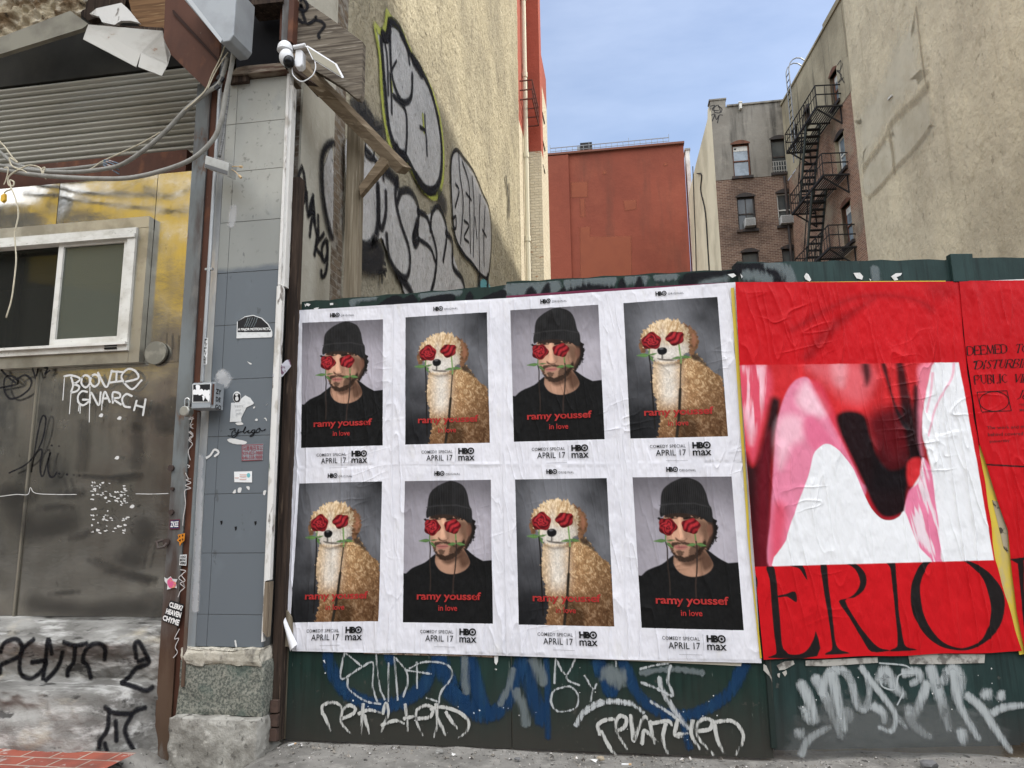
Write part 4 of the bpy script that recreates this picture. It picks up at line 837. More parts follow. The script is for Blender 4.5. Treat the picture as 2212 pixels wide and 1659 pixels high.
def scuff(k):
    for P, w in (([(590, -80), (592, 120), (572, 270)], .045), ([(975, -60), (985, 130), (960, 260)], .06), ([(640, 930), (800, 1000), (1090, 1080)], .03), ([(760, 1010), (1080, 1105)], .035), ([(1000, 650), (1030, 740), (975, 820)], .1), ([(1090, 780), (1045, 990)], .015), ([(560, 320), (760, 330), (990, 300)], .02), ([(130, 440), (200, 470)], .06), ([(430, 450), (500, 460), (560, 440)], .05), ([(270, 560), (420, 540), (480, 560)], .03), ([(350, 1180), (530, 1170)], .025), ([(500, 780), (560, 760), (640, 720)], .03), ([(850, 900), (930, 940), (990, 930)], .08), ([(180, 1240), (500, 1300), (1000, 1290)], .1), ([(470, 340), (490, 420), (475, 480)], .02), ([(0, 420), (200, 700), (500, 640)], .12), ([(1150, 1230), (1120, 1330), (1160, 1420)], .16), ([(820, 350), (990, 320)], .035)): stroke(k, GS, A3(P), w, .002, .9)
    for P, w in (([(560, 1240), (580, 1440)], .05), ([(1000, 1440), (990, 1640)], .08), ([(1250, 1445), (1220, 1640)], .1), ([(1120, 1480), (1160, 1640)], .09), ([(1215, 945), (1212, 1040)], .01), ([(1258, 945), (1250, 1135)], .012)): stroke(k, GS, A2(P), w, .002, .8)
random.seed(3)
def flakes_and_highlight(k):
    for i in range(150):
        x, y = random.uniform(668, 935), random.uniform(358, 740)
        if 520 < y < 600 and random.random() < .75: continue
        if random.random() < .25 and 690 < x < 880: continue
        a = random.uniform(5, 17); b = random.uniform(3, 9); r = random.uniform(-.6, .2)
        blob(k, GS, A3([(x+a*math.cos(t+r)*random.uniform(.6, 1.2), y+b*math.sin(t)*random.uniform(.6, 1.2)) for t in np.linspace(0, 6.28, 7)[:-1]]), .003, .004, n=2)
    for x, y in ((850, 190), (960, 543), (735, -118), (868, -98)): blob(k, GS, A3([(x-16, y+6), (x, y-14), (x+18, y-8), (x+8, y+12)]), .003, .004, n=3)
    stroke(k, GS, A3([(0, 470), (120, 455), (205, 455), (225, 405), (260, 445), (400, 455), (560, 455)]), .004, .003, .9); stroke(k, GS, A3([(990, 450), (1100, 452), (1225, 448)]), .004, .003, .9)  # thin pale strokes imitate a horizontal highlight on the steel
grime = mat("grime", (.03, .028, .025), rough=.8, alpha_attr="a", alpha_noise=((9, 9, 14), .58, 1.3, .4), trans=.5)
graffiti("two_line_tag", sf_, [(whitepaint, bovie)]); graffiti("marker_tag", sf_, [(blackpaint, blackmark)]); graffiti("scuff_mark", sf_, [(grime, scuff)]); graffiti("residue_and_highlight", sf_, [(whitepaint, flakes_and_highlight)])
k = MB(); c = SPL.sz(A2([(1148, 1092)]))[0]; r_ = float(SPL.sz(A2([(1225, 1092)]))[0][0]-c[0])
k.tube([(c[0], 3.74, c[1]), (c[0], 3.722, c[1])], r_, 28); k.build("cover_disc", mat("dull_disc_metal", (.20, .195, .165), [((.33, .32, .27), (14, 14, 14), .55, .65, .6, 4)], rough=.5, metal=.5), sf_)

# ---- broken canopy above the shutter
bc = thing("broken_canopy", "rotten canopy remains with crumbling plaster, planks and peeling paint over the shutter", "canopy", tuple(V3(A1([(500, 100)]), 3.5)[0]))
n, m = 70, 150
U, V = np.meshgrid(np.linspace(0, 1, m), np.linspace(0, 1, n))
P = (I([-120, -90])*(1-U)[..., None]+I([650, -90])*U[..., None])*(1-V)[..., None]+(I([-120, 310])*(1-U)[..., None]+I([530, 88])*U[..., None])*V[..., None]
P = A1(P.reshape(-1, 2)).reshape(n, m, 2); G = YP(3.5).at(P); G[..., 1] += -.10*(fbm(G[..., 0]*7, G[..., 2]*9, 31, 5)-.5)-.05*(vn(G[..., 0]*26, G[..., 2]*30, 33)-.5)+.1*V
npgrid("crumbling_plaster", G, plaster_rot, bc)
def shell(name, verts, faces, m, parent, th=.004):
    k = MB(); k.add(verts, faces); o = k.build(name, m, parent); s = o.modifiers.new("solid", 'SOLIDIFY'); s.thickness = th; return o
k = MB(); k.prism(YB(A1([(-120, 315), (510, 78), (640, 172), (600, 205), (-120, 430)]), 3.44), (0, .03, .0)); k.build("metal_fascia", mat("olive_grey_fascia", (.20, .19, .15), [((.11, .10, .08), (5, 5, 5), .42, .62, .7, 7)], rough=.6, metal=.2), bc)
k = MB(); k.prism(YB(A1([(920, -60), (1230, -60), (1195, 215), (1010, 185), (960, 110)]), 3.62), (0, .06, 0)); k.build("exposed_planks", plankwood, bc)
k = MB(); k.prism(YB(A1([(650, 100), (700, 60), (880, 20), (925, 60), (1010, 165), (950, 150), (880, 150), (830, 180), (740, 160), (720, 120)]), 3.55), (0, .02, 0)); k.build("peeling_board", peelwhite, bc)
k = MB(); k.prism(YB(A1([(600, -60), (930, -60), (900, 60), (640, 150), (560, 90)]), 3.66), (0, .05, 0)); k.build("dark_boarding", darkwood, bc)
k = MB(); k.prism(YB(A1([(640, 175), (1180, 200), (1185, 235), (900, 190), (640, 190)]), 3.53), (0, .03, 0)); k.build("black_edge", darkwood, bc)
a = V3(A1([(642, 182), (1180, 228), (1240, 400), (1218, 475), (1025, 388), (605, 288), (990, 490), (1175, 555), (1000, 488)]), 3.5)
ys_ = [3.42, 3.52, 3.5, 3.42, 3.38, 3.36, 3.35, 3.38, 3.35]
a = [V3(A1([p]), y)[0] for p, y in zip([(642, 182), (1180, 228), (1240, 400), (1218, 475), (1025, 388), (605, 288), (990, 490), (1175, 555), (1003, 488)], ys_)]
bm_ = shell("bent_sheet_metal", a, [(0, 4, 3, 2, 1), (0, 5, 6, 4), (4, 8, 7, 3)], palemetal, None)
tag(bm_, "pale bent sheet metal flap hanging loose in front of the ribbed shutter", "sheet metal")
rp = thing("rusty_bracket_plate", "large rusty brown steel plate slanting beside the grey box at the top left", "steel plate", tuple(V3(A1([(1400, 300)]), 3.5)[0]))
k = MB(); k.prism(YB(A1([(1203, -80), (1330, -80), (1595, 305), (1590, 420), (1555, 560), (1492, 640), (1184, 342)]), 3.5), (0, .02, 0)); k.build("plate", rust, rp)
k = MB(); k.prism(YB(A1([(1250, 72), (1262, 72), (1585, 428), (1580, 448), (1255, 98)]), 3.488), (0, .011, 0)); k.build("crease_strip", mat("dark_crease_line", (.03, .014, .01), rough=.8), rp)  # thin dark strip laid along the plate's crease
gb = thing("grey_metal_box", "big grey metal box hanging at the top edge above the cables", "metal box", tuple(V3(A1([(1550, 100)]), 3.4)[0]))
k = MB(); k.prism(YB(A1([(1300, -100), (1720, -100), (1695, 255), (1665, 297), (1602, 310), (1322, -20)]), 3.28), (0, .2, .02)); k.build("body", mat("grey_box_paint", (.29, .31, .325), [((.2, .21, .22), (6, 6, 6), .45, .65, .5, 6)], rough=.5, metal=.2), gb, bevel=.006)
k = MB(); k.prism(YB(A1([(1306, -60), (1345, -60), (1612, 285), (1600, 308)]), 3.274), (0, .005, 0)); k.build("folded_lip", mat("pale_grey_edge", (.42, .44, .45), rough=.5), gb)

# ---- dark opening over the pillar
op_ = thing("transom_opening", "black open transom above the pillar with grey and rusty frame", "opening", tuple(V3(E1([(500, 500)]), 3.7)[0]))
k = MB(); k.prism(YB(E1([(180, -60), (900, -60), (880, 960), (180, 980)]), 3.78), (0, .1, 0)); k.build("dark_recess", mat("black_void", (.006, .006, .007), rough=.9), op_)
k = MB(); k.prism(YB(E1([(835, -60), (925, -60), (893, 560), (812, 575)]), 3.62), (0, .12, 0)); k.build("grey_jamb", greysteel, op_)
k = MB(); k.prism(YB(E1([(926, -60), (1000, -60), (965, 590), (895, 570)]), 3.60), (0, .15, 0)); k.prism(YB(E1([(800, 80), (833, 60), (812, 560), (785, 560)]), 3.66), (0, .08, 0)); k.build("rusty_jamb", rust, op_)
k = MB(); k.prism(YB(E1([(180, 955), (300, 925), (800, 882), (885, 975), (335, 1032), (90, 1045)]), 3.535), (0, .2, 0)); k.build("rotten_sill", woodmat("rotten_sill_wood", (.20, .165, .125), (.07, .035, .025), (.32, .28, .23), (6, 9, 60)), op_)
k = MB(); k.prism(YB(E1([(80, 1046), (345, 1034), (335, 1135), (75, 1165)]), 3.55), (0, .03, 0)); k.build("dark_block", darkwood, op_)
k = MB(); k.prism(YB(E1([(330, -60), (830, -60), (830, 20), (330, 75)]), 3.6), (0, .15, 0)); k.build("header_board", darkwood, op_)

# ---- tiled pillar
PPL = YP(3.58)
pil = thing("tiled_pillar", "grey painted tiled pillar with speckled granite plinth between storefront and posters", "pillar", (-2.06, 3.58, 0))
q = PPL.sz(np.vstack([A1([(2062, 700)]), A3([(1935, 1200)]), A1([(1650, 700)]), A3([(1440, 1200)]), A1([(1695, 1200)])]))
px1 = float(q[:2, 0].mean()); px0 = float(q[2:4, 0].mean()); pxm = float(q[4][0])
zj = [float(PPL.sz(f([p]))[0][1]) for f, p in ((A4, (1700, 458)), (A3, (1690, 1328)), (A3, (1690, 881)), (A3, (1690, 450)), (A3, (1690, 32)), (A2, (1750, 1276)), (A2, (1770, 880)), (A2, (1780, 498)), (A1, (1820, 1603)), (A1, (1860, 1232)), (A1, (1870, 884)), (A1, (1900, 568)))]
k = MB()
for z0, z1 in zip(zj, zj[1:]):
    for x0, x1 in ((px0, pxm), (pxm, px1)):
        dy = random.uniform(-.0008, .0008); k.box((x0+.0012, 3.58+dy, z0+.0014), (x1-.0012, 3.60, z1-.0014))
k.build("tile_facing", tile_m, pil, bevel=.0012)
k = MB(); k.box((px0+.003, 3.5835, zj[0]), (px1-.003, 3.72, zj[-1]-.01)); k.build("core", mat("dark_grout", (.10, .10, .095), rough=.9), pil)
k = MB(); k.box((px0-.052, 3.585, zj[0]-.01), (px0-.003, 3.66, zj[-1]-.06)); k.build("edge_strip", mat("worn_edge_paint", (.36, .36, .34), [((.52, .45, .36), (14, 14, 3), .5, .66, .7, 6), ((.2, .21, .22), (6, 6, 2), .5, .65, .7, 6), ('z', (.20, .225, .24), 1.6, 1.4, .08, .8)], rough=.6), pil)
zg0, zg1 = float(YP(3.55).sz(A4([(1650, 965)]))[0][1]), zj[0]-.012
def rough_block(name, x0, x1, y0, y1, z0, z1, m, parent, amp, seed, n=34, lean=0):
    bm = bmesh.new(); bmesh.ops.create_cube(bm, size=1)
    bmesh.ops.subdivide_edges(bm, edges=bm.edges[:], cuts=n, use_grid_fill=True)
    for v in bm.verts:
        x, y, z = x0+(v.co.x+.5)*(x1-x0), y0+(v.co.y+.5)*(y1-y0), z0+(v.co.z+.5)*(z1-z0)
        e = [min(abs(x-x0), abs(x-x1)), min(abs(y-y0), abs(y-y1)), min(abs(z-z0), abs(z-z1))]; e.sort()
        rnd = max(0, 1-e[1]/.025)
        a = amp*(float(fbm(np.array(x*13+y*9), np.array(z*13-y*7), seed, 4))-.5)*2-rnd*amp*1.4*float(vn(np.array(x*22+y*13), np.array(z*22+y*9), seed+5))
        c = Vector(((x0+x1)/2, (y0+y1)/2, (z0+z1)/2)); d = Vector((x, y, z))-c
        nrm = Vector((d.x/(x1-x0), d.y/(y1-y0), d.z/(z1-z0))); mxx = max(abs(nrm.x), abs(nrm.y), abs(nrm.z))
        nrm = Vector([w if abs(w) > mxx*.98 else 0 for w in nrm]).normalized()
        v.co = Vector((x, y+lean*(z1-z), z))+nrm*a
    me = bpy.data.meshes.new(name); bm.to_mesh(me); bm.free(); return link(name, me, m, parent, True)
rough_block("granite_plinth", px0-.07, px1+.03, 3.555, 3.80, zg0, zg1-.05, granite, pil, .006, 61)
rough_block("cornice", px0-.06, px1+.015, 3.545, 3.70, zg1-.075, zg1+.012, oldstone, pil, .011, 62)
rough_block("concrete_base", px0-.07, px1+.035, 3.50, 3.80, -.13, zg0+.004, mat("pitted_base_concrete", (.33, .32, .285), [((.16, .15, .13), (9, 9, 7), .44, .6, .85, 9), ((.05, .045, .04), (22, 22, 16), .58, .66, .85, 7), ((.5, .48, .43), (13, 13, 20), .6, .69, .7, 8)], rough=.9, bump=[((26, 26, 26), .9, .012)]), pil, .009, 63)
# plaster lip hanging under the cornice
k = MB(); k.slab(YP(3.546), A4([(1345, 570), (1350, 520), (1420, 490), (1560, 510), (1700, 520), (1600, 525), (1500, 540), (1470, 600), (1420, 595)]), 0, .03); k.build("cornice_chip", oldstone, pil, bevel=.004)
def pil_marks(k):
    for P in ([(1300, 1452), (1370, 1440), (1395, 1448), (1340, 1500), (1335, 1555), (1290, 1560), (1270, 1550)], [(1395, 1450), (1390, 1500), (1420, 1505), (1450, 1450), (1430, 1530), (1370, 1590), (1345, 1570), (1480, 1490)], [(1480, 1490), (1530, 1480), (1565, 1420), (1555, 1410), (1530, 1480), (1545, 1510), (1590, 1480)], [(1590, 1490), (1620, 1465), (1600, 1500), (1640, 1505), (1680, 1460)], [(1720, 1455), (1680, 1465), (1665, 1500), (1700, 1500), (1725, 1455), (1690, 1550), (1640, 1560), (1740, 1490)], [(1790, 1440), (1760, 1450), (1740, 1500), (1790, 1490), (1810, 1440), (1790, 1430), (1840, 1475), (1895, 1445), (1880, 1470)]): stroke(k, PPL, E3(P), .0055, .002, .3, n=8)
def pil_white(k):
    for P in ([(1610, 70), (1620, 60), (1690, 55), (1790, 70), (1760, 95), (1680, 85)], [(1720, 300), (1725, 400), (1720, 440)]): pass
    for f, P in ((A3, [(1650, 60), (1690, 48), (1790, 72), (1770, 92), (1690, 86)]), (E3, [(1720, 1300), (1745, 1270), (1770, 1280), (1760, 1310)]), (E3, [(1870, 1265), (1900, 1255), (1922, 1290), (1915, 1310), (1895, 1275)]), (E3, [(1400, 1340), (1500, 1330), (1527, 1370), (1430, 1378)]), (E3, [(1690, 1085), (1715, 1065), (1730, 1075), (1705, 1105)]), (E3, [(1590, 312), (1670, 350), (1640, 362)]), (A3, [(1700, 425), (1712, 420), (1712, 445), (1690, 445)]), (A3, [(1730, 410), (1755, 405), (1750, 440), (1728, 440)]), (A3, [(1788, 400), (1812, 398), (1810, 425)]), (A3, [(1915, 430), (1935, 425), (1925, 460), (1912, 455)]), (E3, [(1905, 1050), (1935, 1010), (1930, 1030)])): blob(k, PPL, f(P), .002, .004, n=3)
    stroke(k, PPL, A3([(1500, 190), (1530, 170), (1560, 130), (1590, 150), (1560, 180)]), .012, .002, .4); stroke(k, PPL, A3([(1710, 1515), (1718, 1560)]), .01, .002, .5)
def pil_haze(k):
    for P, w in (([(1150, 560), (1200, 640), (1230, 690)], .10), ([(1130, 500), (1180, 560)], .06)): stroke(k, PPL, E3(P), w, .003, .9)
    stroke(k, PPL, A1([(1700, 1500), (1680, 1640)]), .05, .003, .9); stroke(k, YP(3.582), A3([(1455, 180), (1440, 800), (1420, 1300)]), .045, .003, .8)
hz = mat("pale_overspray", (.62, .62, .62), rough=.7, alpha_attr="a", alpha_noise=((14, 14, 14), .62, 1.0), trans=.45)
graffiti("marker_signature", pil, [(blackpaint, pil_marks)]); graffiti("torn_paper_bit", pil, [(whitepaint, pil_white)]); graffiti("overspray", pil, [(hz, pil_haze)])
k = MB()
for p in ((1608, 658), (1855, 662), (1712, 700)): k.slab(PPL, A3([(p[0]-9, p[1]-10), (p[0]+8, p[1]-14), (p[0]+7, p[1]+8), (p[0]-2, p[1]+18)]), .0022, .004)
k.build("chipped_hole", inkblack, pil)
# trim boards between pillar and hoarding
tr = thing("peeling_trim", "narrow white and green peeling trim strip running up the pillar's right edge", "trim board", (px1+.02, 3.6, .5))
z64 = float(PPL.sz(A2([(2030, 605)]))[0][1]); zE = float(PPL.sz(E6([(150, 855)]))[0][1]); zW = float(PPL.sz(E6([(140, 1345)]))[0][1])
k = MB(); k.box((px1+.002, 3.575, z64+.01), (px1+.018, 3.63, zj[-1]+.01)); k.build("white_edge", peelwhite, tr)
k = MB(); k.box((px1+.018, 3.59, z64+.005), (px1+.034, 3.64, zj[-1]-.06)); k.build("wood_edge", peelwhite, tr)
k = MB(); k.prism([(px1+.006, 3.565, zE), (px1+.034, 3.565, zE+.005), (px1+.036, 3.565, z64-.02), (px1+.03, 3.565, z64), (px1+.008, 3.565, z64+.004)], (0, .03, 0)); k.box((px1-.002, 3.572, zj[0]+.03), (px1+.006, 3.6, z64)); k.build("white_board", peelwhite, tr)
k = MB(); k.prism([(px1+.004, 3.567, zW+.03), (px1+.03, 3.567, zW), (px1+.034, 3.567, zE-.004), (px1+.006, 3.567, zE-.004)], (0, .04, 0)); k.build("bare_wood", oldwood, tr)
k = MB(); q0 = float(YP(3.63).sz(E6([(190, 900)]))[0][0]); k.box((px1+.02, 3.655, .02), (px1+.072, 3.715, float(YP(3.66).sz(A2([(2090, -180)]))[0][1]))); tag(k.build("weathered_post", darkwood), "dark weathered wooden post in the gap between trim and posters", "post")
k = MB(); k.prism(YB(E6([(232, 1040), (330, 1180), (335, 1425), (248, 1432), (222, 1320)]), 3.69), (0, .03, 0)); tag(k.build("splintered_board", lumberv), "splintered board end sticking out below the curled poster edge", "board")
for i, (zz0, zz1) in enumerate(((.02, .16), (.165, .28))):
    pass
k = MB()
for i in range(3): k.box((px1+.034, 3.625+.004*(i%2), .03+i*.068), (px1+.075, 3.651, .088+i*.068))
tag(k.build("brick_stub", mat("dirty_brown_brick", (.085, .055, .043), [((.04, .03, .026), (12, 12, 12), .45, .62, .7, 6)], rough=.95, bump=[((30, 30, 30), .6, .008)])), "dirty brown bricks exposed at the foot beside the granite plinth", "bricks")

# ---- steel column
SC = YP(3.6); q = SC.sz(np.vstack([A2([(1345, 400), (1455, 400), (1497, 400), (1225, 1350)]), A3([(1240, 400), (1345, 400), (1440, 400)])]))
xa = float((q[0][0]+q[4][0])/2); xb = float((q[1][0]+q[5][0])/2); xc = xb+.075
zc1 = float(SC.sz(A1([(1450, 610)]))[0][1])
sc_ = thing("steel_column", "rusty steel column with grey painted flange between stainless wall and pillar", "column", ((xa+xb)/2, 3.6, 0))
k = MB(); k.box((xa, 3.60, -.12), (xb, 3.614, zc1)); k.build("flange", greysteel, sc_, bevel=.002)
k = MB(); k.box((xb-.006, 3.6145, -.12), (xc, 3.70, zc1+.1)); k.box((xa-.01, 3.6145, 0), (xb-.007, 3.72, .62)); k.build("web", rust, sc_)
k = MB()
for f, p, r in ((A3, (1248, 265), 22), (A3, (1258, 415), 12), (A3, (1250, 583), 18), (A3, (1215, 800), 24)):
    c = SC.sz(f([p]))[0]; k.tube([(c[0], 3.602, c[1]), (c[0], 3.585, c[1])], r*.0008, 10)
k.build("bolt_head", mat("rusty_bolt", (.05, .035, .03), rough=.7), sc_)
k = MB(); c = SC.sz(A3([(1205, 800)]))[0]; k.tube([(c[0]-.02, 3.60, c[1]+.01), (c[0]-.035, 3.57, c[1]), (c[0]-.02, 3.565, c[1]-.03), (c[0]+.01, 3.57, c[1]-.025), (c[0]+.012, 3.6, c[1])], .008, 8); k.build("hasp_ring", greysteel, sc_)
def col_marks(k):
    BPn = YP(3.6)
    for f, P in ((E3, [(640, 1240), (700, 1270), (620, 1280), (690, 1240)]), (E3, [(670, 1290), (660, 1330), (640, 1380), (690, 1440), (640, 1400), (690, 1360)]), (E3, [(640, 1480), (690, 1530), (620, 1500), (680, 1550), (630, 1590), (660, 1640)]), (A3, [(1375, 0), (1405, 30), (1375, 60), (1400, 90), (1370, 140), (1385, 205)]), (A3, [(1365, 240), (1380, 250), (1368, 262)]), (A3, [(1350, 300), (1372, 340), (1390, 340), (1355, 350), (1390, 370), (1350, 390), (1388, 410), (1345, 430), (1350, 520), (1335, 620), (1330, 680)]), (A3, [(1310, 1000), (1350, 1010), (1320, 1040), (1345, 1080), (1310, 1100), (1340, 1130), (1310, 1160), (1295, 1200)]), (A3, [(1330, 1030), (1300, 1060), (1330, 1090), (1345, 1130), (1330, 1090)]), (A3, [(1305, 1430), (1270, 1500), (1300, 1500), (1275, 1560), (1290, 1600), (1260, 1640)])): stroke(k, BPn, f(P), .0045, .003, .35, n=8)
graffiti("scratched_tag", sc_, [(mat("white_marker", (.55, .52, .5), rough=.7, alpha_attr="a", alpha_noise=((60, 60, 60), .45, .9), trans=.8), col_marks)])
# ---- conduit, boxes, padlock
CPN = YP(3.55); c0 = CPN.sz(np.vstack([A1([(1590, 430)]), A2([(1527, 300)]), A2([(1492, 1270)])])); xcd = float(c0[:, 0].mean())
k = MB(); k.tube([(xcd, 3.55, float(c0[2][1])-.02), (xcd, 3.55, float(c0[0][1]))], .011, 12)
for z in (float(CPN.sz(A2([(1500, 480)]))[0][1]),): k.box((xcd-.022, 3.543, z-.006), (xcd+.022, 3.562, z+.006))
tag(k.build("conduit", mat("grey_conduit_metal", (.33, .34, .34), [((.22, .23, .23), (30, 30, 6), .45, .65, .6, 5)], rough=.45, metal=.5), smooth_=False), "straight grey conduit pipe running up between rusty column and pillar", "conduit")
k = MB(); k.tube([(xcd-.005, 3.55, .3), (xcd-.005, 3.55, float(c0[2][1])-.19)], .01, 10); tag(k.build("lower_conduit", greysteel), "short grey conduit running down below the stickered switch box", "conduit")
ub = thing("switch_box", "grey metal switch box with black and white sticker mounted on the pillar edge", "switch box", (xcd, 3.47, 1.5))
UB = YP(3.465); q = UB.sz(E3([(655, 660), (1040, 655), (1020, 1098), (662, 1100)])); bx0, bx1, bz0, bz1 = float(q[[0, 3], 0].mean()), float(q[[1, 2], 0].mean()), float(q[2:, 1].mean()), float(q[:2, 1].mean())
k = MB(); k.box((bx0, 3.475, bz0), (bx1, 3.56, bz1)); k.build("housing", mat("switch_box_paint", (.27, .29, .305), [((.2, .21, .215), (9, 9, 9), .45, .65, .5, 5)], rough=.55), ub, bevel=.003)
k = MB(); k.box((bx0+.002, 3.466, bz0+.003), (bx1-.018, 3.4745, bz1-.003)); k.build("door", MATS["switch_box_paint"], ub, bevel=.002)
k = MB(); k.tube([(bx1-.009, 3.47, bz0+.02), (bx1-.009, 3.47, bz1-.012)], .0045, 8); k.build("hinge", rust, ub)
sk = thing("sticker", "square black sticker with white bubble letters on the switch box door", "sticker", (bx0+.04, 3.465, (bz0+bz1)/2), "stickers on the pillar and column")
k = MB(); k.slab(UB, E3([(672, 690), (985, 676), (972, 995), (668, 1000)]), .0006, .001); k.build("border", stickerwhite, sk)
k = MB(); k.slab(UB, E3([(688, 702), (968, 690), (962, 982), (685, 986)]), .0016, .0008); k.build("ground", stickerblack, sk)
k = MB()
for P in ([(735, 720), (770, 708), (802, 725), (795, 800), (785, 850), (740, 870), (715, 850), (740, 790)], [(688, 800), (720, 785), (745, 810), (740, 862), (690, 862)], [(790, 800), (830, 775), (858, 800), (850, 850), (800, 880), (770, 855)], [(845, 850), (880, 790), (920, 800), (962, 790), (964, 860), (920, 895), (870, 890)], [(840, 890), (885, 905), (860, 975), (850, 920)], [(895, 905), (962, 870), (960, 980), (930, 960)]): blob(k, UB, E3(P), .003, .001, n=5)
k.build("bubble_letters", mat("white_vinyl", (.75, .75, .75), rough=.5), sk)
k = MB()
bsd = Plane((bx1+.0015, 3.475), (0, 1))
for i, tx in enumerate(("ZY", "DE", "GO")):
    V, F = text_sz(tx, .036, .0012, 'LEFT', 1.1); k.add([(bx1+.0012, 3.482+v[0], bz1-.062-i*.042+v[1]) for v in V], F)
k.build("marker_letters", inkblack, ub)
pd = thing("padlock", "round silver padlock hanging from a hasp on the rusty column", "padlock", tuple(V3(E3([(575, 1150)]), 3.5)[0]))
c = V3(E3([(575, 1150)]), 3.5)[0]; k = MB(); k.tube([c+I([0, .026, 0]), c+I([0, .02, 0]), c+I([0, -.02, 0]), c+I([0, -.026, 0])], [.024, .029, .029, .024], 24); k.build("body", mat("brushed_padlock_metal", (.42, .42, .38), [((.3, .3, .27), (50, 50, 50), .45, .65, .6, 4)], rough=.4, metal=.7), pd)
k = MB(); k.tube([c+I([-.013, 0, .02]), c+I([-.013, 0, .055])]+[c+I([-.013*math.cos(a), 0, .06+.013*math.sin(a)]) for a in np.linspace(.2, 2.9, 7)]+[c+I([.013, 0, .055]), c+I([.013, 0, .02])], .0048, 8); k.build("shackle", mat("shackle_steel", (.5, .5, .48), rough=.3, metal=.9), pd)
k = MB(); k.box(tuple(c+I([-.03, .01, .03])), tuple(c+I([.005, .10, .048]))); k.build("hasp", greysteel, pd)
jb = thing("junction_box", "open grey junction box hanging at an angle with capped wire ends", "junction box", tuple(V3(A1([(1570, 1200)]), 3.42)[0]))
k = MB(); k.prism(YB(A1([(1492, 1128), (1662, 1182), (1652, 1284), (1482, 1216)]), 3.40), (-.01, .10, .03)); k.build("box", mat("grey_junction_metal", (.34, .345, .33), [((.22, .22, .2), (16, 16, 16), .45, .65, .6, 6)], rough=.5, metal=.3), jb, bevel=.003)
k = MB(); k.prism(YB(A1([(1488, 1188), (1650, 1240), (1648, 1270), (1486, 1212)]), 3.396), (0, .003, 0)); k.build("cover_slot", mat("dark_slot", (.1, .1, .1), rough=.7), jb)
k = MB()
for P in ([(1655, 1215), (1700, 1208), (1740, 1210)], [(1655, 1225), (1700, 1240), (1735, 1275)]):
    k.tube(V3(smooth(A1(P)), 3.44), .0025, 6); e = V3(A1([P[-1]]), 3.44)[0]; k.tube([e, e+(V3(A1([P[-1]]), 3.44)[0]-V3(A1([P[-2]]), 3.44)[0])*.45], .007, 8)
k.build("wire_caps", mat("tan_wire_cap", (.5, .36, .2), rough=.6), jb)

# ---- cables
def cable(label, pts, r, m, y, f=A1, name="cable", grp="cables slung across the shutter"):
    k = MB(); P = smooth(f(pts), n=8); yv = y if not hasattr(y, '__len__') else np.interp(np.linspace(0, 1, len(P)), np.linspace(0, 1, len(y)), y)
    G = np.array([YP(float(yv if np.isscalar(yv) else yv[i])).at(P[i]) for i in range(len(P))])
    k.tube(G, r, 10); return tag(k.build(name, m, None, True), label, "cable", grp)
cable("thick grey cable sweeping from the grey box below the shutter, lowest of the bundle", [(1700, 285), (1690, 420), (1665, 560), (1635, 700), (1605, 870), (1545, 1015), (1400, 1150), (1200, 1232), (950, 1290), (700, 1296), (400, 1282), (200, 1262), (60, 1240), (-120, 1215)], .0135, cablem, [3.44, 3.46, 3.47, 3.55, 3.6])
cable("thick grey cable running diagonally across the shutter up to its clamp", [(1650, 420), (1625, 520), (1585, 610), (1490, 680), (1350, 795), (1200, 955), (1050, 1085), (900, 1185), (780, 1222), (560, 1248), (350, 1245), (150, 1225), (-120, 1180)], .0125, cablem, [3.46, 3.46, 3.5, 3.6, 3.66])
cable("grey cable lying along the shutter's foot behind the two thick ones", [(-120, 1020), (20, 1120), (120, 1195), (330, 1235), (640, 1210), (770, 1182)], .012, cablem, 3.68)
cable("grey cable coming down from the grey box into the coupling", [(1722, -60), (1715, 60), (1702, 170), (1696, 285)], .010, cablem, 3.43)
cable("grey cable bowing out beside the black transom", [(1762, -60), (1788, 60), (1785, 170), (1748, 280), (1712, 360), (1700, 420)], .009, cablem, 3.45)
cable("ribbed flexible conduit dropping into the open junction box", [(1665, 560), (1655, 700), (1636, 850), (1618, 1000), (1592, 1140)], .0095, mat("flex_conduit", (.22, .22, .21), [((.1, .1, .1), (2, 2, 300), .45, .55, .8, 1)], rough=.5, metal=.3), 3.5)
cable("pair of thin cream wires slanting down beside the rusty plate", [(1640, 310), (1600, 420), (1540, 540), (1500, 640), (1440, 710), (1340, 800)], .0038, cordm, 3.445, name="cord", grp="cream cords")
cable("thin cream wire hugging the rusty plate's edge with a capped end", [(1655, 380), (1620, 430), (1560, 530), (1508, 645)], .003, cordm, 3.44, name="cord", grp="cream cords")
cable("cream cord drooping from the diagonal cable to the bundle", [(1160, 962), (1080, 1010), (980, 1062), (850, 1122), (740, 1172), (660, 1225), (570, 1238)], .0042, cordm, 3.60, name="cord", grp="cream cords")
cable("knotted cream cord looped round the cable bundle at the left edge", [(-40, 990), (30, 1060), (90, 1140), (128, 1180), (70, 1145), (85, 1200), (140, 1225), (210, 1200), (285, 1215), (315, 1260), (335, 1298), (300, 1240), (325, 1215), (300, 1270), (220, 1265), (150, 1230), (95, 1255), (60, 1290), (62, 1340), (95, 1350), (100, 1320), (70, 1310), (80, 1370), (50, 1385), (30, 1400)], .0045, cordm, 3.56, name="cord", grp="cream cords")
cable("long cream cord end hanging down in front of the sliding window", [(80, 1360), (105, 1420), (128, 1500), (132, 1570), (118, 1640), (106, 1700), (113, 1800), (117, 1900), (100, 2060), (82, 2180), (45, 2305)], .0042, cordm, 3.5, name="cord", grp="cream cords")
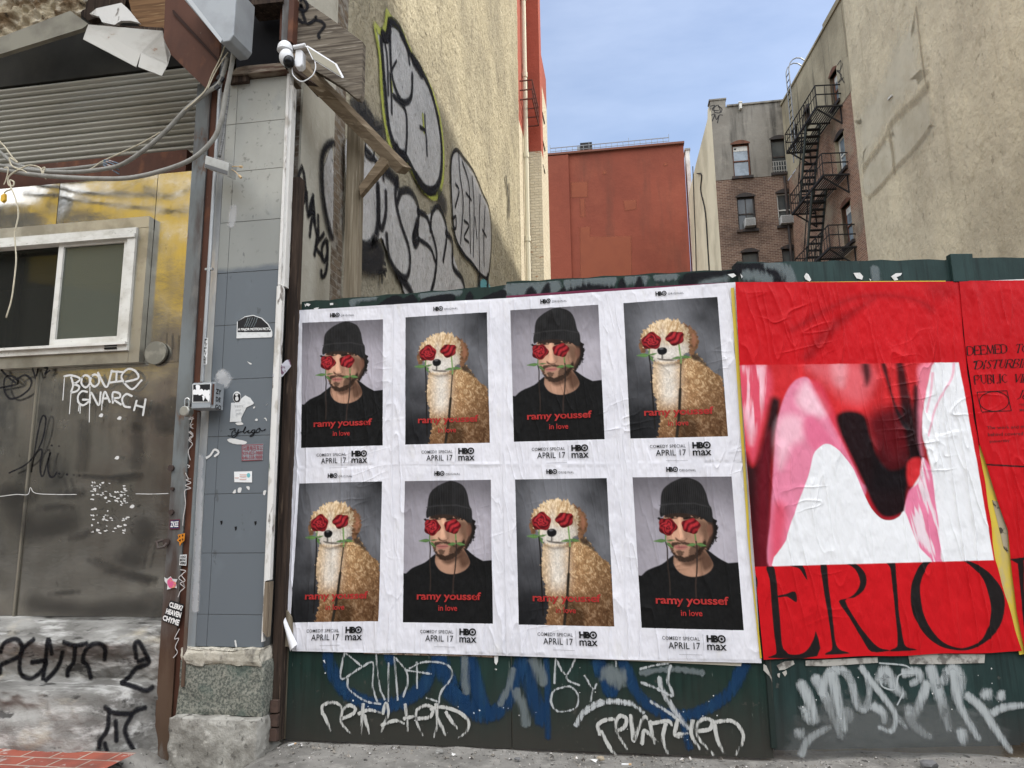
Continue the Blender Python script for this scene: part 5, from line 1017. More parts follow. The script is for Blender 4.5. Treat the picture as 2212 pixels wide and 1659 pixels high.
cable("thin cream wire with its loop dangling left of the knot", [(55, 1215), (30, 1220), (50, 1212), (60, 1230), (45, 1300), (28, 1340)], .003, cordm, 3.55, name="cord", grp="cream cords")
k = MB(); k.prism(YB(A1([(5, 1415), (32, 1400), (32, 1450), (12, 1468), (0, 1455)]), 3.5), (0, .02, 0)); tag(k.build("plug_end", mat("yellow_plug", (.6, .36, .04), rough=.5), None, bevel=.003), "small yellow plug end hanging from the knotted cord at the left edge", "plug")
k = MB(); e = V3(A1([(1696, 262), (1702, 300)]), 3.43); k.tube([e[0], e[0]+(e[1]-e[0])*.3, e[0]+(e[1]-e[0])*.7, e[1]], [.014, .017, .017, .013], 14); tag(k.build("cable_coupling", mat("pale_coupling", (.42, .41, .38), rough=.5)), "pale grey coupling where the cable enters beside the black transom", "coupling")
for (p, d), lb in zip((((1600, 570), (40, 25)), ((1570, 625), (30, 40))), ("black clamp gripping the diagonal cable at the pillar, upper one", "black clamp gripping the diagonal cable, lower one")):
    a_, b_ = V3(A1([(p[0]-d[0]/2, p[1]-d[1]/2), (p[0]+d[0]/2, p[1]+d[1]/2)]), 3.455); k = MB(); k.bar(a_, b_, .012, .03); tag(k.build("cable_clamp", stickerblack), lb, "clamp", "cable clamps")
k = MB(); e = V3(A1([(752, 1185), (800, 1205), (880, 1235)]), 3.57)
for dz in (-.012, 0, .012, .02): k.tube(smooth([e[0]+I([0, 0, dz]), e[1]+I([0, -.01, dz*1.5]), e[2]+I([random.uniform(-.03, 0), 0, dz*2])]), .004, 6)
tag(k.build("frayed_wires", mat("blue_grey_wire", (.12, .17, .22), [((.5, .4, .35), (60, 60, 60), .55, .6, .9, 2)], rough=.6)), "frayed blue and pink wire ends sticking out of the cable bundle", "wires")

# ---- concrete stoop
stp = thing("concrete_stoop", "battered grey concrete stoop under the steel wall, tagged in black", "stoop", (-3, 3.4, 0))
zA = zsb; yTop = 3.56
zF1 = float(YP(3.56).sz(A4([(500, 385)]))[0][1]); zF2 = float(YP(3.55).sz(A4([(500, 715)]))[0][1]); zL = float(YP(3.40).sz(A4([(450, 800)]))[0][1])
prof = [(3.78, zA+.01), (3.74, zA-.005), (3.66, (zA*.6+zF1*.4)), (3.56, zF1), (3.525, zF1-.025), (3.545, zF1-.07), (3.575, (zF1+zF2)/2), (3.60, zF2+.035), (3.59, zF2+.004), (3.44, zL+.012), (3.395, zL-.02), (3.37, zL*.6), (3.34, .07), (3.30, -.12)]
pr = smooth(prof, n=7); xr_ = xa+.06
xsn = np.linspace(-4.6, xr_, 260); G = np.zeros((len(pr), len(xsn), 3))
for j, x in enumerate(xsn):
    e = sstep(-2.75, -2.40, np.array(x)); 
    for i, (y, z) in enumerate(pr):
        G[i, j] = (x, y+float(e)*max(0, 3.64-y)*.95, z)
nm = (fbm(G[..., 0]*4+G[..., 1]*5, G[..., 2]*6, 91, 5)-.5); nm2 = fbm(G[..., 0]*16, G[..., 2]*18+G[..., 1]*14, 92, 4)-.5
chip = np.clip(fbm(G[..., 0]*3.2, G[..., 2]*7+G[..., 1]*4, 93, 5)-.56, 0, 1)
G[..., 1] += -.045*nm-.03*nm2+.16*chip; G[..., 2] += -.012*nm2
npgrid("body", G, stoopm, stp)
STP = YP(3.50)
class Drape:
    """lays painted strokes on the stoop's uneven surface"""
    def __init__(s):
        from mathutils.bvhtree import BVHTree
        s.b = BVHTree.FromPolygons([Vector(v) for v in G.reshape(-1, 3)], [(i*G.shape[1]+j, i*G.shape[1]+j+1, (i+1)*G.shape[1]+j+1, (i+1)*G.shape[1]+j) for i in range(G.shape[0]-1) for j in range(G.shape[1]-1)])
    def lay(s, mb, lift=.005):
        cam_ = Vector((0, 0, CZ))
        for i, v in enumerate(mb.v):
            d = (Vector(v)-cam_).normalized(); h, nn, _, dd = s.b.ray_cast(cam_, d)
            if h is not None: mb.v[i] = tuple(h-d*lift*(1+.0)); 
dr = Drape(); k = MB()
for P in ([(0, 500), (30, 430), (110, 398), (155, 440), (140, 520), (60, 562), (5, 590), (0, 650)], [(248, 398), (170, 470), (140, 590), (160, 662), (230, 682), (300, 630), (330, 560), (225, 568)], [(310, 690), (330, 560), (350, 398), (378, 510)], [(330, 702), (380, 650), (430, 580), (455, 490)], [(460, 420), (540, 445), (632, 430)], [(545, 442), (535, 560), (495, 620), (490, 670)], [(760, 550), (760, 460), (700, 430), (630, 470), (602, 550), (640, 600), (660, 682)], [(990, 540), (980, 440), (1010, 420), (1050, 490), (1080, 570), (990, 610), (940, 670), (880, 720)], [(1000, 562), (1075, 540)], [(885, 716), (970, 742), (1060, 772), (1112, 742)], [(760, 890), (820, 930), (940, 940), (1000, 910), (1060, 895)], [(790, 930), (780, 1050), (730, 1130), (720, 1190)], [(960, 950), (910, 1040), (930, 1130), (980, 1220), (1000, 1310)], [(840, 985), (845, 1060), (846, 1140)], [(760, 1150), (800, 1270), (850, 1335)]): stroke(k, STP, A4(P), .024, 0, .45, n=8)
dr.lay(k); k.build("black_tag", blackpaint, stp, alpha=True)
# brick paving strip
bp = sheet("brick_paving", -5.5, -2.41, 2.2, 3.37, .034, mat("red_paving_brick", (.30, .085, .055), [('brick', (.24, .07, .05), (.34, .30, .25), 4.0, 0, 1), ((.4, .38, .35), (16, 16, 16), .6, .66, .8, 6), ((.1, .05, .04), (5, 5, 5), .5, .66, .6, 6)], rough=.85))
bn = MATS["red_paving_brick"].node_tree
for nd in bn.nodes:
    if nd.bl_idname == "ShaderNodeTexBrick":
        cx = nd.inputs["Vector"].links[0].from_node; sep = [n_ for n_ in bn.nodes if n_.bl_idname == "ShaderNodeSeparateXYZ"][0]; bn.links.new(sep.outputs["Y"], cx.inputs[1]); nd.inputs["Row Height"].default_value = .42

# ---- timber frame, tagged plank, camera
tp = thing("tagged_plank", "wide weathered grey plank with black spray letters fixed at the wall corner", "plank", tuple(V3(E1([(1400, 700)]), 3.7)[0]))
TPL = YP(3.66); k = MB(); k.prism(YB(E1([(990, -90), (1060, -60), (1130, 0), (1500, 255), (1960, 590), (1942, 1330), (1915, 1395), (1850, 1370), (1700, 1240), (1480, 1100), (1200, 940), (960, 760)]), 3.66), (0, .045, 0)); k.build("board", greywood, tp)
k = MB()
for P in ([(1080, 20), (1130, -10), (1185, 100), (1130, 160), (1085, 60), (1120, 200), (1160, 330)], [(1140, 160), (1050, 130), (1000, 160), (1030, 250), (1120, 330)], [(1180, 340), (1240, 320), (1300, 250), (1290, 245)], [(1200, 330), (1300, 290), (1380, 310), (1420, 370), (1340, 480), (1350, 540)]): stroke(k, TPL, E1(P), .02, .003, .4, n=8)
k.build("spray_letters", blackpaint, tp, alpha=True)
tf = thing("timber_frame", "sloping weathered beam on an upright post with a short brace rising behind the fence", "timber frame", (-1.7, 4.1, 0))
def beam3(name, a, b, ya, yb, w, h, m, parent):
    A_, B_ = YP(ya).at(B1([a]))[0], YP(yb).at(B1([b]))[0]; k = MB(); k.bar(A_, B_, w, h); return k.build(name, m, parent, bevel=.003)
def beamquad(name, tops, bots, yn, yf, th, m, parent, thv=(0, .04, 0)):
    """beam side face from its top and bottom edges, solid behind"""
    a, b = tops; c, d = bots
    F = [YP(yn).at(B1([a]))[0], YP(yf).at(B1([b]))[0], YP(yf).at(B1([d]))[0], YP(yn).at(B1([c]))[0]]
    k = MB(); k.prism(F, thv); return k.build(name, m, parent, bevel=.003)
beamquad("beam", ((205, 285), (812, 905)), ((160, 340), (775, 942)), 3.55, 4.12, .05, lumber, tf, (.035, .075, .02))
beamquad("under_plate", ((190, 335), (400, 500)), ((215, 385), (345, 528)), 3.56, 3.74, .04, darkwood, tf, (.02, .06, .02))
k = MB(); a_ = YP(4.02).at(B1([(527, 685), (592, 690), (545, 1625), (462, 1625)])); zt2 = a_[:2, 2].mean(); xl2 = a_[[0, 3], 0].mean(); xr2 = a_[[1, 2], 0].mean()
k.box((xl2, 4.02, 0), (xr2, 4.10, zt2+.02)); k.build("post", lumberv, tf, bevel=.003)
k = MB(); k.prism(YP(3.99).at(B1([(690, 850), (728, 872), (726, 890), (578, 1065), (570, 1015)])), (0, .045, 0)); k.build("brace", lumber, tf, bevel=.002)
sc2 = thing("security_camera", "white dome security camera with black lens mounted on the beam end", "security camera", tuple(V3(E1([(870, 760)]), 3.45)[0]))
def sph(mb, c, r, zs=1.0, n=18, m=12, lo=0, hi=math.pi):
    mb.grid([[tuple(np.asarray(c)+I([r*math.sin(a)*math.cos(b), r*math.sin(a)*math.sin(b), r*zs*math.cos(a)])) for b in np.linspace(0, 2*math.pi, n+1)] for a in np.linspace(lo, hi, m)])
c1 = V3(E1([(865, 690)]), 3.46)[0]; u1 = .00036
k = MB(); sph(k, c1, .043, 1.15, 26, 14, 0, math.pi*.56); k.tube([c1+I([0, 0, -.012]), c1+I([0, 0, -.008])], .0445, 26); k.build("dome_cap", whiteplastic, sc2, True)
c2 = V3(E1([(885, 810)]), 3.45)[0]; k = MB(); sph(k, c2, .041, 1.25, 24, 16); k.build("tilt_head", whiteplastic, sc2, True)
c3 = V3(E1([(920, 868)]), 3.424)[0]; k = MB(); sph(k, c3, .032, 1.15, 24, 16); k.build("lens_ball", mat("glossy_black", (.008, .008, .009), rough=.12), sc2, True)
k = MB(); k.prism(YB(E1([(1010, 695), (1085, 690), (1112, 720), (1105, 900), (1070, 935), (1010, 935), (985, 900)]), 3.44), (0, .05, 0)); k.build("bracket", whiteplastic, sc2, bevel=.006)
k = MB(); k.tube(V3(E1([(985, 665), (1060, 652), (1150, 632)]), 3.43), [.011, .011, .011], 14); k.build("antenna", whiteplastic, sc2)
k = MB(); k.tube(V3(smooth(E1([(962, 930), (972, 1040), (1030, 1110), (1100, 1145), (1180, 1115), (1250, 1060), (1285, 990), (1295, 930), (1285, 865)])), 3.45), .0032, 8); k.build("lead", whiteplastic, sc2)
sp = thing("solar_panel", "small white framed solar panel beside the security camera", "solar panel", tuple(V3(E1([(1400, 850)]), 3.5)[0]))
q = [V3(E1([p]), y)[0] for p, y in (((1158, 648), 3.44), ((1572, 908), 3.6), ((1672, 1097), 3.6), ((1250, 832), 3.44))]
k = MB(); k.prism(q, (.004, .012, .012)); k.build("frame", whiteplastic, sp)
cq = np.mean(q, 0); pn = np.cross(q[1]-q[0], q[3]-q[0]); pn /= np.linalg.norm(pn); pn *= -np.sign(pn@(cq-I([0, 0, CZ]))); k = MB(); k.prism([cq+(p-cq)*.93+pn*.003 for p in q], -pn*.002); k.build("panel_back", mat("warm_grey_panel", (.27, .25, .19), rough=.5), sp)

# ================================================================ STICKERS ON COLUMN AND PILLAR
GRP = "stickers on the pillar and column"
def sticker(label, pl, quad, m, th=.0012, extra=None, off=.003):
    c = pl.at(np.mean(quad, 0)[None])[0]; t = thing("sticker", label, "sticker", tuple(c), GRP)
    k = MB(); k.slab(pl, quad, off, th); k.build("backing", m, t)
    if extra: extra(t)
    return t
def lettering(t, pl, rows, m, off=.0045, bold=.0):
    k = MB()
    for tx, quad in rows: text_box(k, pl, tx, quad, off, bold)
    k.build("lettering", m, t)
sticker("white vertical sticker with stacked black capitals on the straight conduit", YP(3.536), A2([(1490, 980), (1512, 980), (1504, 1170), (1480, 1170)]), stickerwhite, extra=lambda t: lettering(t, YP(3.536), [(ch_, A2([(1491-i*1.15, 984+i*20.6), (1507-i*1.15, 984+i*20.6), (1506-i*1.15, 1000+i*20.6), (1490-i*1.15, 1000+i*20.6)])) for i, ch_ in enumerate("FLYFLYLES")], inkblack, bold=.03))
def major(t):
    k = MB(); k.slab(PPL, A2([(1728, 858), (1780, 828), (1840, 818), (1898, 838), (1945, 882), (1968, 925), (1966, 936), (1726, 938)]), .0032, .0005); k.build("picture", stickerblack, t)
    k = MB()
    for x in (1790, 1805, 1822, 1840, 1858): stroke(k, PPL, A2([(x+14, 832), (x, 870), (x-14, 898)]), .006, .0042, .4)
    k.build("grey_drapery", greypaint, t, alpha=True)
    lettering(t, PPL, [("A MAJOR MOTION PICTU", A2([(1731, 908), (1964, 904), (1966, 928), (1730, 932)]))], inkwhite, bold=.03)
sticker("half torn sticker reading A MAJOR MOTION PICTU on the grey tiles", PPL, A2([(1722, 862), (1780, 822), (1840, 812), (1902, 833), (1952, 880), (1977, 930), (1979, 962), (1972, 974), (1718, 982)]), stickerwhite, extra=major)
def tornp(t):
    lettering(t, PPL, [("YEEN", E3([(1380, 1050), (1525, 1042), (1520, 1075), (1378, 1085)])), ("your", E3([(1400, 1120), (1500, 1110), (1495, 1140), (1398, 1150)])), ("yours", E3([(1405, 1180), (1500, 1170), (1495, 1210), (1402, 1220)]))], mat("faded_ink", (.36, .37, .38), rough=.7))
sticker("torn white paper remnant below the oval sticker on the pillar", PPL, E3([(1325, 1005), (1440, 1005), (1465, 960), (1560, 880), (1640, 922), (1705, 1010), (1690, 1030), (1580, 1082), (1530, 1180), (1492, 1260), (1492, 1322), (1302, 1326)]), stickerwhite, extra=tornp)
def oval(t):
    k = MB(); blob(k, PPL, E3([(1375, 870), (1365, 930), (1395, 985), (1450, 985), (1480, 940), (1475, 870), (1440, 850), (1400, 850)]), .0035, .001); k.build("dark_figure", stickerblack, t)
    k = MB()
    for P in ([(1395, 870), (1420, 850), (1450, 870), (1425, 890), (1400, 880)], [(1405, 910), (1440, 900), (1455, 950), (1420, 975), (1400, 950)]): blob(k, PPL, E3(P), .005, .003)
    k.build("pale_blotch", whitepaint, t, alpha=True)
sticker("small oval black and white sticker above the torn paper", PPL, E3([(1420+68*math.cos(a), 910+98*math.sin(a)) for a in np.linspace(0, 6.28, 20)[:-1]]), stickerwhite, extra=oval)
redfaded = mat("faded_red_ink", (.22, .05, .06), rough=.7)
def redst(t):
    k = MB()
    for P in ([(1760, 95), (1912, 90), (1912, 95), (1760, 100)], [(1758, 208), (1905, 201), (1905, 206), (1758, 213)], [(1758, 96), (1763, 96), (1762, 212), (1757, 212)]): k.slab(PPL, A3(P), .004, .0006)
    k.build("red_frame", redfaded, t)
    lettering(t, PPL, [("马尾电召车公", A3([(1766, 102), (1912, 98), (1911, 136), (1766, 140)])), ("929-823-9888", A3([(1765, 145), (1910, 140), (1909, 166), (1764, 171)])), ("646-558-9888", A3([(1764, 176), (1908, 170), (1906, 196), (1763, 202)]))], redfaded, bold=.012)
sticker("grey sticker with red Chinese characters and two phone numbers on the pillar", PPL, A3([(1757, 92), (1914, 87), (1908, 206), (1755, 214)]), mat("sticker_grey", (.24, .25, .27), rough=.6), extra=redst)
def wst(t):
    k = MB(); c = A3([(1806, 316)])[0]; blob(k, PPL, A3([(1806+12*math.cos(a), 316+16*math.sin(a)) for a in np.linspace(0, 6.28, 12)[:-1]]), .0036, .001); k.build("teal_dot", mat("teal_ink", (.15, .4, .42), rough=.6), t)
    k = MB(); 
    for P in ([(1745, 312), (1790, 312)], [(1745, 326), (1790, 326)], [(1745, 345), (1790, 345)], [(1710, 335), (1735, 335)]): stroke(k, PPL, A3(P), .005, .0045, .3)
    k.build("faint_print", mat("faint_print_ink", (.6, .42, .38), rough=.7, alpha_attr="a", trans=.6), t, alpha=True)
sticker("small white card sticker with teal dot under the red phone sticker", PPL, A3([(1701, 290), (1831, 287), (1831, 368), (1703, 366)]), mat("clean_card", (.68, .69, .68), rough=.6), extra=wst)
SCF = YP(3.598)
def zk(t):
    k = MB(); k.slab(SCF, A3([(1240, 645), (1301, 640), (1299, 700), (1238, 702)]), .0035, .0006); k.build("navy_ground", mat("navy_ink", (.02, .03, .09), rough=.5), t)
    lettering(t, SCF, [("ZKEE", A3([(1243, 652), (1299, 650), (1297, 690), (1240, 692)]))], inkwhite, bold=.02)
sticker("navy sticker with white capitals ZKEE on the column's grey flange", SCF, A3([(1236, 640), (1306, 634), (1304, 706), (1234, 708)]), mat("dark_red_border", (.12, .02, .03), rough=.5), extra=zk)
def orng(t):
    k = MB()
    for P in ([(1300, 755), (1312, 752), (1308, 770)], [(1322, 745), (1335, 748), (1328, 765)], [(1300, 785), (1318, 780), (1310, 800)], [(1322, 775), (1334, 775), (1330, 795)]): k.slab(SCF, A3(P), .004, .0006)
    k.build("black_print", inkblack, t)
sticker("ragged orange and black sticker on the column below the navy one", SCF, A3([(1292, 748), (1345, 736), (1340, 790), (1315, 812), (1308, 832), (1302, 800), (1286, 788), (1300, 770)]), mat("orange_vinyl", (.55, .20, .02), rough=.5), extra=orng)
sticker("small white sticker with three lines of black blocks on the rusty column", SCF, A3([(1308, 893), (1358, 890), (1354, 972), (1303, 968)]), stickerwhite, extra=lambda t: lettering(t, SCF, [("UOO", A3([(1312, 900), (1352, 898), (1351, 915), (1311, 918)])), ("BKOO", A3([(1310, 922), (1352, 920), (1350, 938), (1309, 940)])), ("VERS", A3([(1308, 945), (1352, 944), (1350, 962), (1307, 963)]))], inkblack, bold=.03))
def pinkst(t):
    k = MB(); blob(k, SCF, A3([(1222, 1080), (1245, 1060), (1258, 1085), (1280, 1095), (1272, 1125), (1240, 1130), (1225, 1110)]), .0045, .004); k.build("pink_print", mat("pink_ink", (.55, .10, .22), [((.6, .3, .12), (60, 60, 60), .5, .6, .8, 3)], rough=.5), t)
sticker("white star edged sticker with pink flower print on the rusty column", SCF, A3([(1195, 1055), (1215, 1068), (1240, 1050), (1255, 1068), (1290, 1070), (1280, 1095), (1286, 1135), (1255, 1128), (1240, 1140), (1215, 1145), (1218, 1110), (1198, 1085)]), stickerwhite, extra=pinkst)
sticker("black sticker with white block capitals in three lines low on the rusty column", SCF, A3([(1240, 1222), (1338, 1252), (1300, 1415), (1178, 1368)]), stickerblack, extra=lambda t: lettering(t, SCF, [("CLERK?", A3([(1238, 1232), (1334, 1262), (1324, 1300), (1230, 1270)])), ("HEAVEN", A3([(1215, 1280), (1322, 1312), (1312, 1352), (1205, 1318)])), ("CHYME", A3([(1190, 1328), (1310, 1366), (1298, 1408), (1182, 1366)]))], inkwhite, bold=.045))

# ================================================================ GREEN HOARDING
HP = YP(3.72); HG = "plywood panels of the green hoarding"
q = HP.sz(np.vstack([I([(652, 652), (1093, 616), (1095, 609), (1592, 581)]), I([(1105, 1500), (1670, 1560)])]))
hx0, hx1, hx2 = float(q[0][0]), float((q[1][0]+q[4][0])/2), float((q[3][0]+q[5][0])/2)
def hpanel(label, pl, s0, s1, z0, zl, zr, m, off, grp=HG):
    c = pl.p3(np.array(((s0+s1)/2, z0))); t = thing("hoarding_panel", label, "fence panel", tuple(c), grp)
    k = MB(); n = 14; top = [(s0+(s1-s0)*i/n, zl+(zr-zl)*i/n+.004*math.sin(i*2.3)) for i in range(n+1)]
    k.slabsz(pl, [(s0, z0)]+[(s1, z0)]+top[::-1], off, .018); k.build("plywood", m, t)
    k = MB()
    for zz in (z0+.25, (z0+zl)/2, zl-.12): k.recsz(pl, s0+.01, s1-.01, zz, zz+.09, off-.02, .04)
    k.build("back_rail", lumber, t); return t
h1 = hpanel("left green hoarding panel beside the pillar with a blue swoosh below the posters", HP, hx0, hx1-.002, .01, float(q[0][1]), float(q[1][1]), green, 0)
h2 = hpanel("middle green hoarding panel below the middle posters with blue arcs and white tag", HP, hx1+.002, hx2, .01, float(q[2][1]), float(q[3][1]), green, .001)
CR = onZ(1, 1)*0; cr_ = HP.at(I([(1597, 570)]))[0]; RF = Plane((cr_[0], cr_[1]-.012), (math.cos(math.radians(10)), math.sin(math.radians(10))))
r0 = RF.sz(np.vstack([I([(1597, 567), (2045, 560), (2212, 556), (1680, 1642), (2160, 1610)]), D5([(1625, 8), (1785, 2), (1655, 215), (1790, 215)])]))
rs0 = 0.0; rsP = float(r0[5][0]); rsP1 = float(r0[6][0]); rz = float(r0[0][1])
h3 = hpanel("right green hoarding panel behind the big red poster with scrubbed white tag below", RF, rs0, (rsP+rsP1)/2, .05, rz, float(r0[1][1]), green2, 0)
h4 = hpanel("far right green hoarding panel beyond the short post", RF, (rsP+rsP1)/2+.003, 4.2, .06, float(r0[2][1]), float(r0[2][1]), green2, -.004)
k = MB(); k.recsz(RF, rsP, rsP1, float(r0[7:, 1].mean())+.004, float(r0[5][1]), .022, .04); tag(k.build("fence_post", green2, None, bevel=.003), "short green post poking above the hoarding over the red posters", "fence post")
k = MB(); k.box((hx0-.085, 3.73, .01), (hx0-.004, 3.78, float(q[0][1])-.01)); tag(k.build("end_board", lumberv), "bare brown board at the left end of the hoarding", "board")
k = MB(); k.recsz(RF, -.014, .012, .06, rz+.005, .004, .09); tag(k.build("corner_board", mat("worn_green_edge", (.014, .022, .019), [((.05, .045, .035), (30, 30, 3), .56, .66, .7, 6)], rough=.8)), "worn dark edge board where the hoarding turns", "board")
# paint on the hoarding
def f_blue(k):
    for f, P, w in ((F7, [(365, 90), (385, 190), (450, 310), (560, 390), (700, 425), (830, 390), (930, 320), (990, 230), (1035, 120)], .075), (F7, [(1040, 130), (1100, 280), (1180, 360), (1215, 250), (1210, 110)], .085), (F7, [(1225, 140), (1280, 370), (1340, 470), (1440, 400), (1500, 260), (1545, 140)], .08), (F7, [(1550, 150), (1600, 350), (1650, 520)], .085), (F7, [(1680, 140), (1688, 400), (1690, 620)], .035), (F7, [(1990, 140), (2050, 290), (2080, 350)], .08), (F7, [(730, 110), (750, 170)], .06), (F7, [(1090, 330), (1250, 450), (1330, 480)], .10), (F8, [(195, 130), (255, 270), (330, 355), (430, 400), (540, 400), (650, 350), (745, 270), (805, 140)], .06), (F8, [(60, 130), (100, 220), (140, 300)], .06), (F8, [(495, 440), (530, 570)], .04), (F7, [(450, 345), (480, 350)], .03)): stroke(k, HP, f(P), w, .003, .55, n=8)
def f_grey(k):
    for f, P, w in ((F7, [(1600, 140), (1640, 220), (1660, 290)], .06), (F7, [(1190, 130), (1195, 260), (1200, 350)], .04), (F7, [(1500, 330), (1540, 430), (1560, 540)], .05), (F8, [(100, 190), (150, 210), (190, 240)], .08), (F7, [(1480, 200), (1460, 300), (1400, 420)], .035), (F8, [(280, 190), (440, 170), (600, 190)], .03), (F7, [(2060, 220), (2140, 250)], .08)): stroke(k, HP, f(P), w, .0055, .9)
def f_lines(k):
    W1 = .013
    for P in ([(470, 100), (450, 260), (560, 200), (642, 165), (640, 300), (668, 400)], [(660, 105), (680, 300), (715, 388)], [(735, 165), (735, 400)], [(770, 130), (790, 390)], [(770, 130), (838, 212), (850, 290), (820, 370)], [(840, 210), (990, 232)], [(905, 160), (905, 320)], [(860, 200), (940, 162), (1050, 165), (1110, 200), (1110, 260), (1050, 340), (1030, 425)], [(480, 108), (580, 190)], [(490, 260), (500, 325), (600, 395), (690, 412)], [(1790, 310), (1730, 330), (1708, 390), (1740, 450), (1800, 455), (1860, 430), (1872, 360), (1830, 310), (1790, 308)], [(1735, 140), (1800, 235), (1860, 130)], [(1800, 235), (1810, 270), (1880, 300)], [(1735, 150), (1730, 290)], [(1910, 240), (1960, 320), (1985, 290)], [(1960, 320), (1945, 400)], [(2095, 140), (2100, 190)], [(1040, 400), (960, 375)]): stroke(k, HP, F7(P), W1, .0075, .45, n=8)
    for P, w in (([(0, 392), (80, 347), (170, 331), (250, 352), (300, 392)], .022), ([(285, 236), (360, 265), (430, 300), (445, 292), (420, 230), (432, 150)], .018), ([(375, 212), (400, 290), (450, 370), (500, 440), (530, 470)], .03), ([(330, 330), (420, 385), (480, 430)], .018), ([(280, 170), (360, 150), (430, 140)], .014)): stroke(k, HP, F8(P), w, .0075, .45, n=8)
    stroke(k, HP, F7([(1858, 545), (1898, 470), (1960, 420), (2050, 396), (2200, 408)]), .03, .0075, .45, n=8)
def f_tagA(k):
    for P in ([(342, 475), (340, 425), (395, 402), (448, 422), (455, 480)], [(345, 470), (368, 520), (388, 575)], [(455, 500), (520, 472), (536, 438), (500, 420), (462, 450), (450, 515), (480, 560), (512, 592)], [(555, 470), (620, 448), (705, 468)], [(585, 410), (578, 500), (570, 605)], [(592, 480), (606, 540), (622, 592)], [(700, 470), (720, 408), (732, 470), (700, 555), (690, 582)], [(690, 540), (775, 512), (830, 530)], [(835, 412), (845, 490), (850, 575)], [(828, 500), (900, 482)], [(898, 500), (980, 490), (1002, 442), (960, 420), (905, 452), (905, 520), (942, 602)], [(1020, 410), (1030, 510), (1010, 612)], [(1032, 500), (1055, 550), (1078, 602)], [(985, 442), (1060, 430), (1160, 462), (1216, 520), (1200, 580), (1150, 615)], [(1078, 458), (1110, 510), (1150, 562)]): stroke(k, HP, F7(P), .019, .0085, .3, taper=.35, n=8)
    for P in ([(80, 500), (70, 450), (110, 425), (155, 425), (170, 470)], [(85, 480), (130, 565), (162, 602)], [(160, 482), (200, 462), (212, 420), (180, 405), (160, 440), (172, 500), (216, 572)], [(235, 400), (242, 470), (250, 530), (268, 480), (300, 410), (322, 422)], [(290, 545), (300, 480), (332, 500), (372, 535)], [(330, 430), (340, 490), (352, 545)], [(340, 442), (420, 430), (442, 452)], [(410, 442), (395, 520), (420, 595)], [(470, 420), (458, 500), (500, 510)], [(545, 425), (540, 500), (582, 572)], [(568, 482), (630, 470), (642, 430), (600, 420), (568, 450), (572, 512), (652, 602)], [(655, 440), (668, 520), (702, 592)], [(648, 436), (740, 430), (792, 480), (792, 540), (758, 602)], [(452, 500), (520, 490)]): stroke(k, HP, F8(P), .020, .0085, .3, taper=.3, n=8)
graffiti("blue_swoosh", h1, [(bluepaint, f_blue)]); graffiti("grey_haze", h2, [(greypaint, f_grey)]); graffiti("thin_outline", h2, [(chalkpaint, f_lines)])
tagwhite = mat("streaky_white_paint", (.50, .50, .47), rough=.6, alpha_attr="a", alpha_noise=((90, 60, 12), .66, 1.7), trans=.88)
graffiti("white_tag", h2, [(tagwhite, f_tagA)])
scrubw = mat("scrubbed_white_paint", (.42, .45, .45), rough=.7, alpha_attr="a", alpha_noise=((95, 60, 8), .60, 1.3, .3), trans=.78)
def f_right(k):
    for P, w in (([(1088, 240), (1130, 330), (1165, 435)], .05), ([(1075, 500), (1092, 482)], .05), ([(1108, 375), (1100, 390)], .05), ([(1160, 212), (1220, 330), (1292, 512)], .045), ([(1195, 300), (1208, 230), (1245, 180), (1300, 182), (1340, 235), (1368, 345), (1410, 370), (1432, 290), (1418, 200)], .04), ([(1242, 190), (1270, 330), (1305, 475)], .05), ([(1390, 160), (1440, 230), (1502, 310), (1560, 400), (1545, 480), (1480, 462)], .03), ([(1448, 355), (1500, 390), (1508, 440)], .04), ([(1490, 232), (1510, 182), (1560, 262), (1602, 300)], .055), ([(1600, 192), (1668, 182), (1682, 220), (1640, 245)], .04), ([(1630, 362), (1640, 430), (1700, 490), (1742, 512)], .04), ([(1722, 240), (1690, 330), (1640, 450)], .045), ([(1738, 162), (1770, 260), (1800, 350), (1832, 472)], .055), ([(1800, 232), (1850, 172), (1892, 222), (1880, 342)], .05), ([(1850, 182), (1880, 340), (1982, 522)], .04), ([(1920, 300), (2000, 372), (2062, 470), (2140, 582)], .04), ([(2016, 288), (2034, 312)], .06), ([(2088, 300), (2102, 312)], .055), ([(2048, 392), (2110, 362), (2230, 350)], .035), ([(1088, 602), (1130, 522), (1232, 462)], .035), ([(1310, 380), (1330, 410), (1300, 440)], .05), ([(1120, 400), (1140, 440)], .05), ([(1560, 400), (1620, 470)], .03), ([(1890, 480), (1905, 540)], .05)): stroke(k, RF, F8(P), w, .004, .6, taper=.25, n=8)
    for P in ([(1480, 140), (1600, 150), (1640, 170)], [(1480, 220), (1500, 260), (1560, 270), (1580, 200), (1660, 190)], [(1570, 350), (1590, 310), (1600, 290)]): stroke(k, RF, F8(P), .008, .0065, .4)
def f_smear(k):
    for P, w in (([(1100, 560), (1400, 500), (1700, 540), (2050, 500)], .28), ([(1250, 420), (1600, 460), (1900, 420)], .22)): stroke(k, RF, F8(P), w, .003, 1.0)
graffiti("grey_smear", h3, [(mat("scrubbed_smear", (.17, .18, .175), rough=.8, alpha_attr="a", alpha_noise=((9, 9, 22), .62, 1.3), trans=.28), f_smear)])
graffiti("scrubbed_tag", h3, [(scrubw, f_right)])
TB = crop(1150, 1150, 1.264)
def clip_top(k, pl, s0, z0, s1, z1):
    for i, v in enumerate(k.v):
        s_ = (np.array(v)-pl.o)@pl.u; zt = z0+(z1-z0)*(s_-s0)/(s1-s0)-.006
        if v[2] > zt: k.v[i] = (v[0], v[1], float(zt))
